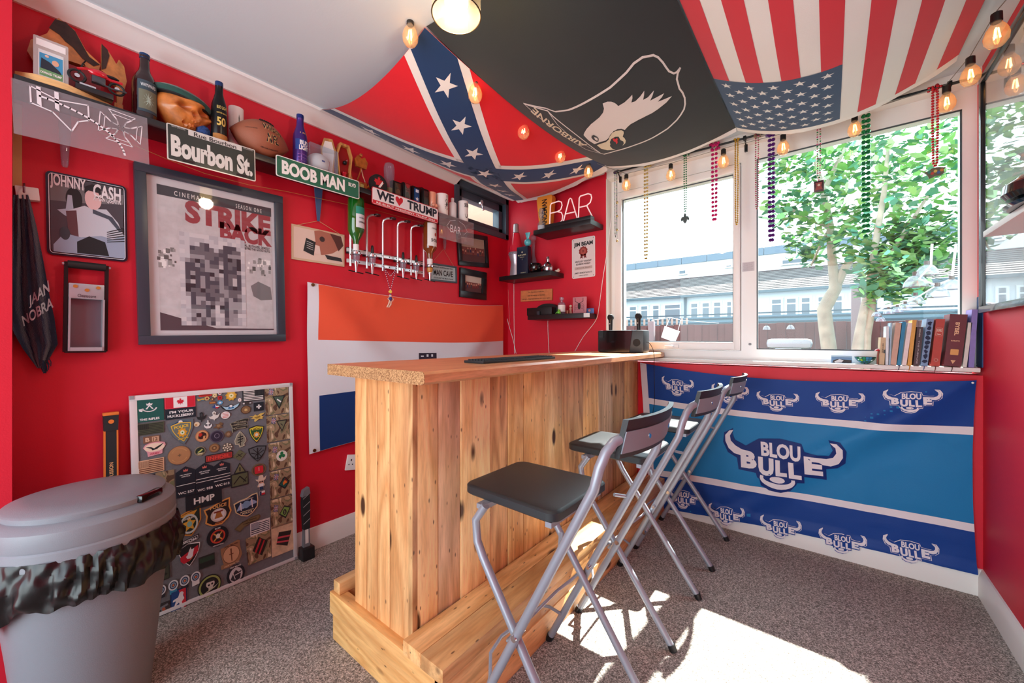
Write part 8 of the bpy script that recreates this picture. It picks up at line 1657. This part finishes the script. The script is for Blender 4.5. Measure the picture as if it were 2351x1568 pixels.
    if i in (4, 6, 8, 9, 10):
        c_ = {4: (24, 40, 90), 6: (206, 140, 50), 8: (60, 90, 150), 9: (110, 24, 30), 10: (40, 30, 34)}[i]; cc2 = f.at(w_ * .45, 0, .002); L2 = (.022, .024, .018, .026, .020)[(4, 6, 8, 9, 10).index(i)]
        m = MB(G(*c_)); m.tube([V((cc2.x, yf, ZL + .001)), V((cc2.x, YSf - .012, ZL + .0005)), V((cc2.x - .002, YSf - .018, ZL - L2 * .5)), V((cc2.x - .006, YSf - .018, ZL - L2 * 1.2))], [.0015, .0015, .0015, .0008], 5); m.build('ribbon_marker', t)
# mosaic glass bowl with a mushroom-topped ornament
pb = on(*Q(530, 1180), 1, YSf + .045); c = V((pb.x, YSf + .045, ZL)); R = .042
t = thing('mosaic_bowl', 'small green and blue mosaic glass bowl on the windowsill', 'bowl', c)
tiles = [(30, 110, 80), (50, 150, 110), (60, 150, 190), (150, 190, 60), (20, 80, 90), (30, 130, 130)]
pr_ = [(.014, .002), (.022, .008), (.031, .016), (.038, .026), (.043, .037)]
m = MB(mat((24, 30, 30), .4)); m.lathe([(r - .0012, z) for r, z in pr_] + [(.042, .037), (.036, .026), (.02, .01), (.0005, .005)], c, 20); m.build('leading', t)
m = MB(); 
for i in range(4):
    for k in range(20):
        a0_, a1_ = 2 * pi * (k + .06) / 20, 2 * pi * (k + .94) / 20; (r0, z0_), (r1, z1_) = pr_[i], pr_[i + 1]; e_ = .0006
        m.add([c + V((r * cos(a) * 1.01, r * sin(a) * 1.01, z)) for r, a, z in ((r0, a0_, z0_ + e_), (r0, a1_, z0_ + e_), (r1, a1_, z1_ - e_), (r1, a0_, z1_ - e_))], [(0, 1, 2, 3)], mat(random.choice(tiles), .12, coat=.5))
m.build('glass_tiles', t, False, kind='stuff')
p = on(*Q(635, 1090), 1, YSf + .03); t = thing('mushroom_ornament', 'small red-capped wooden ornament with white dots beside the mosaic bowl', 'ornament', (p.x, YSf + .03, ZL)); c2 = V((p.x + .012, YSf + .028, ZL + .001))
hz = on(*Q(645, 985), 1, YSf + .03).z - ZL
m = MB(mat((150, 84, 70), .6)); m.tube([c2, c2 + V((.001, 0, hz * .5)), c2 + V((.004, 0, hz * .8))], .004, 8); m.build('stem', t); m = MB(mat((180, 34, 40), .3)); m.lathe([(.016, 0), (.013, .006), (.006, .011), (.0005, .012)], c2 + V((.004, 0, hz * .78)), 14); cp = m.build('cap', t)
for a_ in (3.9, 4.9, 5.7): m = MB(WHITE); m.ball(c2 + V((.004 + .010 * cos(a_), .010 * sin(a_), hz * .78 + .007)), .002, 6); m.build('dot', cp)
f, w, h = quad(Q(140, 1090), Q(382, 1095), Q(380, 1182), Q(145, 1178), ax=1, val=YSf + .02, nrm=(0, -1, 0)); zc2 = ZL + h / 2 + .0008
f = Fr((f.o.x, YSf + .03, zc2), (1, 0, 0), (0, .12, 1), None); m = MB(mat((90, 130, 170), .4), f); m.fbox(-w / 2, -h / 2, w / 2, h / 2, -.0012, .0); m.poly([(-w * .45, -h * .45), (w * .48, -h * .45), (w * .48, -h * .05), (w * .1, h * .0), (-w * .2, h * .05), (-w * .4, -h * .1)], .0005, G(60, 58, 60)); m.poly([(-w * .35, -h * .3), (-w * .1, h * .05), (w * .1, -h * .1), (0, -h * .4), (-w * .3, -h * .45)], .0009, G(220, 224, 226)); m.poly(rect(-w * .5, h * .3, w * .5, h * .48), .0005, G(160, 190, 210)); m.build('picture_card', None, False, label='small blue picture card propped on the windowsill left of the mosaic bowl', cat='card')
f = Fr(on(1719, 612, 1, YG - .0352), (1, 0, 0), (0, 0, 1), (0, -1, 0)); m = MB(G(206, 202, 206), f); m.fbox(-.034, -.028, .03, .028, 0, .0006)
for k in range(8): m.txt('do not block the vents', -.002, .021 - .006 * k, .05 - .004 * (k % 3), .003, .0009, G(120, 112, 122))
m.build('notice_sticker', None, False, label='small faded notice sticker on the centre window mullion', cat='sticker')

# ------------------------------------------------------------------ right wall
pz0, pz1 = 1.262, 2.283; py1, py0 = 2.612, 1.62
t = thing('framed_picture', 'large black-framed glazed picture on the right wall, full of window reflections', 'picture', (XR, 2.1, pz0))
FB = mat((20, 26, 32), .25, coat=.3); m0 = [(py0, pz0, py1, pz0 + .028), (py0, pz1 - .028, py1, pz1), (py0, pz0 + .028, py0 + .028, pz1 - .028), (py1 - .028, pz0 + .028, py1, pz1 - .028)]
m = MB(FB)
for q in m0: m.box((XR - .028, q[0], q[1]), (XR - .0005, q[2], q[3]), bev=.003)
m.build('frame', t)
m = MB(mat((214, 222, 226), .6, var=.06, vscale=9)); m.box((XR - .01, py0 + .026, pz0 + .026), (XR - .006, py1 - .026, pz1 - .026)); m.build('print', t)
gm = bpy.data.materials.new('reflective_glazing'); gm.use_nodes = True; nt = gm.node_tree; nt.nodes.remove(nt.nodes['Principled BSDF']); tr = nd(gm, 'ShaderNodeBsdfTransparent'); gl = nd(gm, 'ShaderNodeBsdfGlossy'); gl.inputs['Roughness'].default_value = .015
lw = nd(gm, 'ShaderNodeLayerWeight'); lw.inputs[0].default_value = .5; pw_ = nd(gm, 'ShaderNodeMath', operation='POWER'); pw_.inputs[1].default_value = 2.2; mx = nd(gm, 'ShaderNodeMixShader')
nt.links.new(lw.outputs['Facing'], pw_.inputs[0]); nt.links.new(pw_.outputs[0], mx.inputs[0]); nt.links.new(tr.outputs[0], mx.inputs[1]); nt.links.new(gl.outputs[0], mx.inputs[2]); nt.links.new(mx.outputs[0], nt.nodes['Material Output'].inputs[0])
m = MB(gm); m.add([(XR - .02, py0 + .027, pz0 + .027), (XR - .02, py1 - .027, pz0 + .027), (XR - .02, py1 - .027, pz1 - .027), (XR - .02, py0 + .027, pz1 - .027)], [(0, 3, 2, 1)]); m.build('glazing', t, False)
ps = on(2257, 545, 0, XR - .2); yS = ps.y; zS = ps.z
m = MB(mat((232, 234, 236), .4)); m.box((XR - .2, -.6, zS), (XR - .0005, yS, zS + .016), bev=.001); m.build('wall_shelf', None, label='white wall shelf on the right wall in front of the glazed picture', cat='shelf')
zS += .017; c = V((XR - .15, yS - .27, zS))
t = thing('peaked_cap', 'glossy black ornament shaped like a peaked cap on the white shelf', 'cap', c)
m = MB(mat((24, 28, 32), .15, coat=.7)); m.lathe([(.07, .018), (.078, .03), (.075, .05), (.055, .068), (.02, .075), (.0005, .076)], c, 28); m.build('crown', t)
m = MB(mat((16, 40, 46), .15, coat=.6)); m.lathe([(.082, .0), (.09, .006), (.072, .018)], c, 28, sx=.8, sy=1.3, ref=(1, 0, 0)); m.build('brim', t)
m = MB(CHROME); m.tube([c + V((.072 * cos(a), .072 * sin(a), .03)) for a in [2 * pi * k / 24 for k in range(24)]], .003, 6, closed=True); m.build('braid', t)
m = MB(mat((16, 40, 46), .2, coat=.6)); m.lathe([(.014, 0), (.018, .006), (.0005, .013)], V((XR - .165, yS - .06, zS)), 16); m.build('black_pebble', None, label='small black rounded stone near the tip of the white shelf', cat='stone')

# ------------------------------------------------------------------ outside: garden, trees, fence and terrace of houses
m = MB(mat((96, 100, 84), .95, var=.3, vscale=2)); m.box((-14, YW + .31, -.32), (14, 34, -.12)); S_('ground', m)
FN = mat((84, 52, 50), .8, var=.15, vscale=3, bump=.5)
YFn = 7.4; t = thing('garden_fence', 'brown board fence across the end of the garden', 'fence', (0, YFn, -.12)); zf = on(1700, 744, 1, YFn).z
x = -6.0; i = 0
while x < 4.2:
    m = MB(FN); m.box((x, YFn - .012 * (i % 2), -.12), (x + .118, YFn + .012, zf + .012 * random.random()), bev=.002); m.build('board', t); x += .12; i += 1
for z in (.3, zf - .15): m = MB(FN); m.box((-6, YFn + .013, z), (4.2, YFn + .05, z + .08)); m.build('rail', t)
t = thing('trellis', 'low slatted trellis on top of the brown fence at the left', 'trellis', (-3, YFn, zf)); TRm = mat((150, 130, 120), .8)
x = on(1438, 740, 1, YFn).x
while x < on(1585, 740, 1, YFn).x: m = MB(TRm); m.box((x, YFn - .01, zf + .013), (x + .03, YFn + .01, zf + .13)); m.build('slat', t); x += .085
# side fence on the right with white shade-like garden lights
t = thing('side_fence', 'weathered side fence of upright boards running away at the right', 'fence', (1.9, 5, -.12)); SFm = mat((112, 96, 94), .8, var=.2, vscale=4)
for k in range(25): y = 3.6 + k * .15; m = MB(SFm); m.box((1.75 + .02 * (k % 2), y, -.12), (1.79 + .02 * (k % 2), y + .14, 2.0 + .02 * random.random())); m.build('board', t)
for z in (1.0, 1.95): m = MB(SFm); m.box((1.73, 3.6, z), (1.75, 7.5, z + .07)); m.build('rail', t)
# terrace of houses
YH = 19.0; HW_ = mat((190, 196, 200), .7, name='pale_render'); x0h, x1h = -19, 7
zE = on(1700, 671, 1, YH - .3).z; zW1, zW0 = zE, on(1700, 722, 1, YH).z; 
YT = YH + 2.3; zRt = on(1742, 622, 1, YT).z; zPt = on(1742, 587, 1, YT).z
t = thing('terrace_of_houses', 'long pale terrace with tiled roofs and a white upper storey beyond the fence', 'building', (-6, YH, -.12))
m = MB(HW_); m.box((x0h, YH, -.12), (x1h, YH + 7, zE)); m.build('wall', t)
m = MB(mat((196, 202, 206), .7)); m.box((x0h, YT, zE), (x1h, YH + 7, zPt)); m.build('upper_storey', t)
CAP = mat((84, 100, 114), .6); xx_ = x0h
while xx_ < x1h - .1: m = MB(CAP); m.box((xx_ + .01, YT - .08, zPt), (xx_ + 1.19, YT + .25, zPt + .34)); m.build('parapet_panel', t); xx_ += 1.2
RT = mat((82, 77, 74), .8, var=.15, vscale=1.5); nR = 13; RD_ = mat((38, 36, 38), .9)
sl_ = V((0, (YT - YH + .4), zRt - zE)); 
for k in range(nR):
    a_ = V((0, YH - .35, zE)) + sl_ * (k / nR); b2 = V((0, YH - .35, zE)) + sl_ * ((k + 1.12) / nR); m = MB(RT)
    m.add([(x0h, a_.y, a_.z + .03), (x1h, a_.y, a_.z + .03), (x1h, b2.y, b2.z), (x0h, b2.y, b2.z), (x0h, a_.y, a_.z - .02), (x1h, a_.y, a_.z - .02)], [(0, 1, 2, 3)]); m.add([(x0h, a_.y, a_.z - .03), (x1h, a_.y, a_.z - .03), (x1h, a_.y, a_.z + .03), (x0h, a_.y, a_.z + .03)], [(0, 1, 2, 3)], RD_); m.build('tile_course', t, False)
m = MB(mat((60, 76, 84), .6)); m.box((x0h, YH - .42, zE - .08), (x1h, YH - .33, zE + .03)); m.build('gutter', t)
WNm, WPm = mat((206, 210, 212), .5), mat((62, 78, 90), .3, coat=.4)
wc = [(1444, 1464), (1470, 1490), (1497, 1516), (1524, 1565), (1584, 1605), (1610, 1632), (1636, 1658), (1666, 1683), (1768, 1798), (1802, 1832), (1836, 1864), (1874, 1902), (1908, 1938), (1948, 1980), (1990, 2020), (2040, 2070)]
for a_, b2 in wc:
    wx0, wx1 = on(a_, 700, 1, YH).x, on(b2, 700, 1, YH).x; z0_, z1_ = zE - 1.3, zE - .3
    m = MB(WNm); m.box((wx0, YH - .05, z0_), (wx1, YH - .001, z1_)); wn_ = m.build('window', t)
    m = MB(WPm); m.box((wx0 + .07, YH - .06, z0_ + .07), (wx1 - .07, YH - .05, z1_ - .27)); m.build('pane', wn_); m = MB(WPm); m.box((wx0 + .07, YH - .06, z1_ - .22), (wx1 - .07, YH - .05, z1_ - .06)); m.build('pane', wn_)
for a_, b2, c_, d_ in ((1557, 1578, 618, 632), (1664, 1683, 606, 616), (1792, 1870, 588, 610)):
    q0, q1 = on(a_, d_, 1, YT - .1), on(b2, c_, 1, YT - .1); m = MB(WNm); m.box((q0.x, YT - .16, q0.z), (q1.x, YT - .002, q1.z)); wn_ = m.build('window', t); m = MB(WPm); m.box((q0.x + .08, YT - .17, q0.z + .06), (q1.x - .08, YT - .16, q1.z - .06)); m.build('pane', wn_)
zg0 = on(1700, 745, 1, YH - 2.6).z
t = thing('garage_row', 'low row of garages with blue-grey corrugated fronts behind the fence', 'building', (-6, YH - 2.5, -.12)); GA = mat((76, 100, 114), .6)
m = MB(GA); m.box((x0h, YH - 2.5, -.12), (x1h, YH - .45, on(1700, 725, 1, YH - 2.6).z)); m.build('wall', t)
for k in range(6): z = .95 + k * .16; m = MB(mat((40, 58, 70), .6)); m.box((x0h, YH - 2.54, z + .3), (x1h, YH - 2.5, z + .35)); m.build('ridge', t)
xg = on(1573, 700, 1, YH - .1).x; m = MB(mat((70, 84, 92), .6)); m.cyl((xg, YH - .1, -.1), (xg, YH - .1, zE), .06, n=8); m.build('downpipe', None, label='dark downpipe on the front of the pale terrace', cat='pipe')
# trees
BARK = mat((142, 138, 122), .85, bump=1, bscale=25, var=.25, vscale=12, name='pale_bark'); LFm = [mat(c, .55, spec=.3) for c in ((92, 146, 78), (120, 168, 96), (66, 120, 92), (136, 176, 120), (84, 140, 116))]
def limb(m, pts, r, y): m.tube([on(a, b_, 1, y) for a, b_ in pts], r, 10)
def leaves(m, c, rad, n, s=.06):
    for _ in range(n):
        d = V((random.gauss(0, 1), random.gauss(0, 1), random.gauss(0, 1))).normalized() * rad * random.random() ** .5; p = c + d; q = s * random.uniform(.6, 1.3)
        u = V((random.uniform(-1, 1), random.uniform(-1, 1), random.uniform(-.6, .6))).normalized(); w = u.cross(V((random.uniform(-.4, .4), random.uniform(-.4, .4), 1))).normalized()
        m.add([p - u * q * .6, p + w * q * .45 - u * q * .15, p + w * q * .3 + u * q * .35, p + u * q * .8, p - w * q * .3 + u * q * .35, p - w * q * .45 - u * q * .15], [(0, 1, 2, 3, 4, 5)], random.choice(LFm))
YT1 = 5.6
t = thing('garden_tree', 'pale-barked garden tree whose forked trunk stands in the middle of the large pane', 'tree', on(1905, 800, 1, YT1))
m = MB(BARK); p0_ = on(1902, 800, 1, YT1); m.tube([V((p0_.x, YT1, -.15)), on(1903, 800, 1, YT1), on(1896, 750, 1, YT1), on(1892, 710, 1, YT1), on(1905, 685, 1, YT1), on(1918, 662, 1, YT1), on(1915, 640, 1, YT1), on(1910, 590, 1, YT1), on(1906, 520, 1, YT1), on(1890, 440, 1, YT1), on(1870, 360, 1, YT1)], [.075, .072, .07, .068, .066, .06, .048, .042, .036, .03, .015], 12); m.build('trunk', t)
for pts, r in (([(1918, 662), (1935, 625), (1958, 585)], [.045, .04, .035]), ([(1906, 520), (1850, 500), (1800, 470)], [.03, .02, .01]), ([(1908, 560), (1960, 500), (2010, 430)], [.035, .025, .015]), ([(1890, 440), (1930, 360), (1960, 300)], [.03, .02, .01]), ([(1906, 520), (1880, 570), (1862, 610)], [.015, .012, .008])):
    m = MB(BARK); m.tube([on(a, b_, 1, YT1) for a, b_ in pts], r, 8); m.build('branch', t)
m = MB()
for a, b_, r, n in ((1800, 400, .28, 110), (1850, 370, .4, 160), (1900, 420, .4, 150), (1800, 480, .25, 110), (1860, 500, .34, 160), (1920, 350, .45, 150), (1830, 560, .22, 110), (1865, 590, .16, 80), (1960, 400, .4, 120), (1900, 300, .5, 110), (1780, 350, .3, 70), (1985, 480, .35, 90), (1930, 545, .28, 120)):
    leaves(m, on(a, b_, 1, YT1 + random.uniform(-.5, .5)), r, n, .075)
m.build('foliage', t, False, kind='stuff')
YT2 = 4.8
t = thing('garden_tree', 'leafy tree with several thin grey stems behind the books, right part of the large pane', 'tree', on(1985, 800, 1, YT2))
m = MB(BARK); p0_ = on(1968, 805, 1, YT2); m.tube([V((p0_.x, YT2, -.15)), p0_, on(1975, 760, 1, YT2), on(1985, 710, 1, YT2), on(2000, 640, 1, YT2), on(2010, 560, 1, YT2), on(2030, 440, 1, YT2), on(2040, 330, 1, YT2)], [.05, .045, .04, .036, .032, .026, .02, .012], 10); m.build('trunk', t)
m = MB(BARK); m.tube([p0_ + V((.05, .05, -.5)), on(1990, 770, 1, YT2), on(2002, 700, 1, YT2), on(2003, 640, 1, YT2), on(2060, 560, 1, YT2), on(2130, 450, 1, YT2)], [.035, .032, .03, .026, .02, .01], 10); m.build('branch', t)
m = MB()
for a, b_, r, n in ((2010, 600, .22, 210), (2040, 640, .26, 260), (2080, 620, .3, 280), (2100, 570, .3, 260), (2050, 550, .28, 220), (2010, 670, .14, 90), (2140, 560, .3, 200), (2180, 500, .35, 110), (2060, 480, .3, 80), (2120, 420, .35, 90), (2180, 380, .35, 90), (2050, 390, .32, 80), (2130, 320, .35, 80), (2190, 300, .3, 60), (2030, 320, .3, 60), (2090, 660, .16, 100)):
    leaves(m, on(a, b_, 1, YT2 + random.uniform(-.35, .35)), r, n, .065)
m.build('foliage', t, False, kind='stuff')
# outdoor festoon with clear shades
t = thing('garden_lights', 'string of clear bell-shaped garden lights hanging outside the right of the large pane', 'string lights', on(2120, 650, 1, 3.6)); GLS = glass_mat('outdoor_shade_glass', (240, 244, 250), .8, .05, .12, (200, 208, 216))
seq = [(2128, 622, .055), (2102, 648, .06), (2152, 672, .055), (2102, 690, .045), (2185, 655, .05), (2078, 706, .035), (2060, 712, .03), (2040, 716, .028), (2022, 734, .025), (2012, 722, .025), (1815, 752, .05), (1760, 753, .05)]
for a, b_, r in seq:
    yy = 3.5 if a > 1990 else 6.9; p = on(a, b_, 1, yy); m = MB(GLS); m.lathe([(r * .25, r * .7), (r * .6, r * .5), (r * .9, 0), (r, -r * .5)], p, 16); s_ = m.build('shade', t); m = MB(mat((70, 66, 60), .5)); m.cyl(p + V((0, 0, r * .7)), p + V((0, 0, r * 1.1)), r * .25, n=10); m.build('socket', s_)
m = MB(mat((225, 228, 230), .5)); m.tube([on(a, b_, 1, 3.5) for a, b_ in ((2140, 560), (2137, 610), (2110, 640), (2150, 655), (2185, 640), (2195, 560))], .006, 6); m.tube([on(a, b_, 1, 3.5) for a, b_ in ((2150, 655), (2110, 680), (2085, 692), (2060, 700), (2030, 706), (2010, 715))], .004, 6); m.build('wire', t)
# barbecue and hanging cloth in front of the fence
p, q = on(1765, 803, 1, 6.3), on(1865, 778, 1, 6.3); t = thing('covered_barbecue', 'white-lidded barbecue standing in the garden before the fence', 'barbecue', ((p.x + q.x) / 2, 6.3, -.12)); m = MB(mat((140, 150, 158), .4)); m.box((p.x, 6.0, q.z - .12), (q.x, 6.5, q.z), bev=.05); m.build('lid', t); m = MB(mat((70, 82, 92), .5)); m.box((p.x + .02, 6.05, .62), (q.x - .02, 6.45, q.z - .121)); m.build('body', t)
for s in (p.x + .06, q.x - .06):
    for y_ in (6.1, 6.4): m = MB(BLACK); m.cyl((s, y_, -.12), (s, y_, .62), .025, n=8); m.build('leg', t)
m = MB(CHROME); m.tube([(p.x + .1, 5.97, q.z - .13), (q.x - .1, 5.97, q.z - .13)], .012, 8); m.build('handle', t)
f = Fr(on(1540, 765, 1, 6.6), (1, 0, -.25), (.25, 0, 1), None); m = MB(mat((236, 238, 240), .8), f); m.slab([(-.13, -.1), (.1, -.13), (.13, .06), (-.12, .09)], -.01, .01); m.tube([f.at(-.1, .08, 0), f.at(-.07, .25, 0)], .004, 5); m.tube([f.at(.1, .06, 0), f.at(.1, .24, 0)], .004, 5); m.tube([on(1496, 736, 1, 7.12), f.at(-.07, .25, 0), f.at(.1, .24, 0), on(1650, 742, 1, 7.3)], .004, 5); m.build('hanging_cloth', None, False, label='small white cloth hanging outside the small pane', cat='cloth')
for px_, lab in ((1965, 'slim grey post standing in the garden between the two trees'), (1496, 'brown fence post with a cap rising above the fence at the left')):
    p, q = on(px_, 790, 1, 7.2), on(px_, 662 if px_ > 1900 else 738, 1, 7.2); m = MB(mat((120, 104, 106), .8)); m.box((p.x - .05, 7.15, -.12), (p.x + .05, 7.25, q.z), bev=.005); m.build('garden_post', None, label=lab, cat='post')
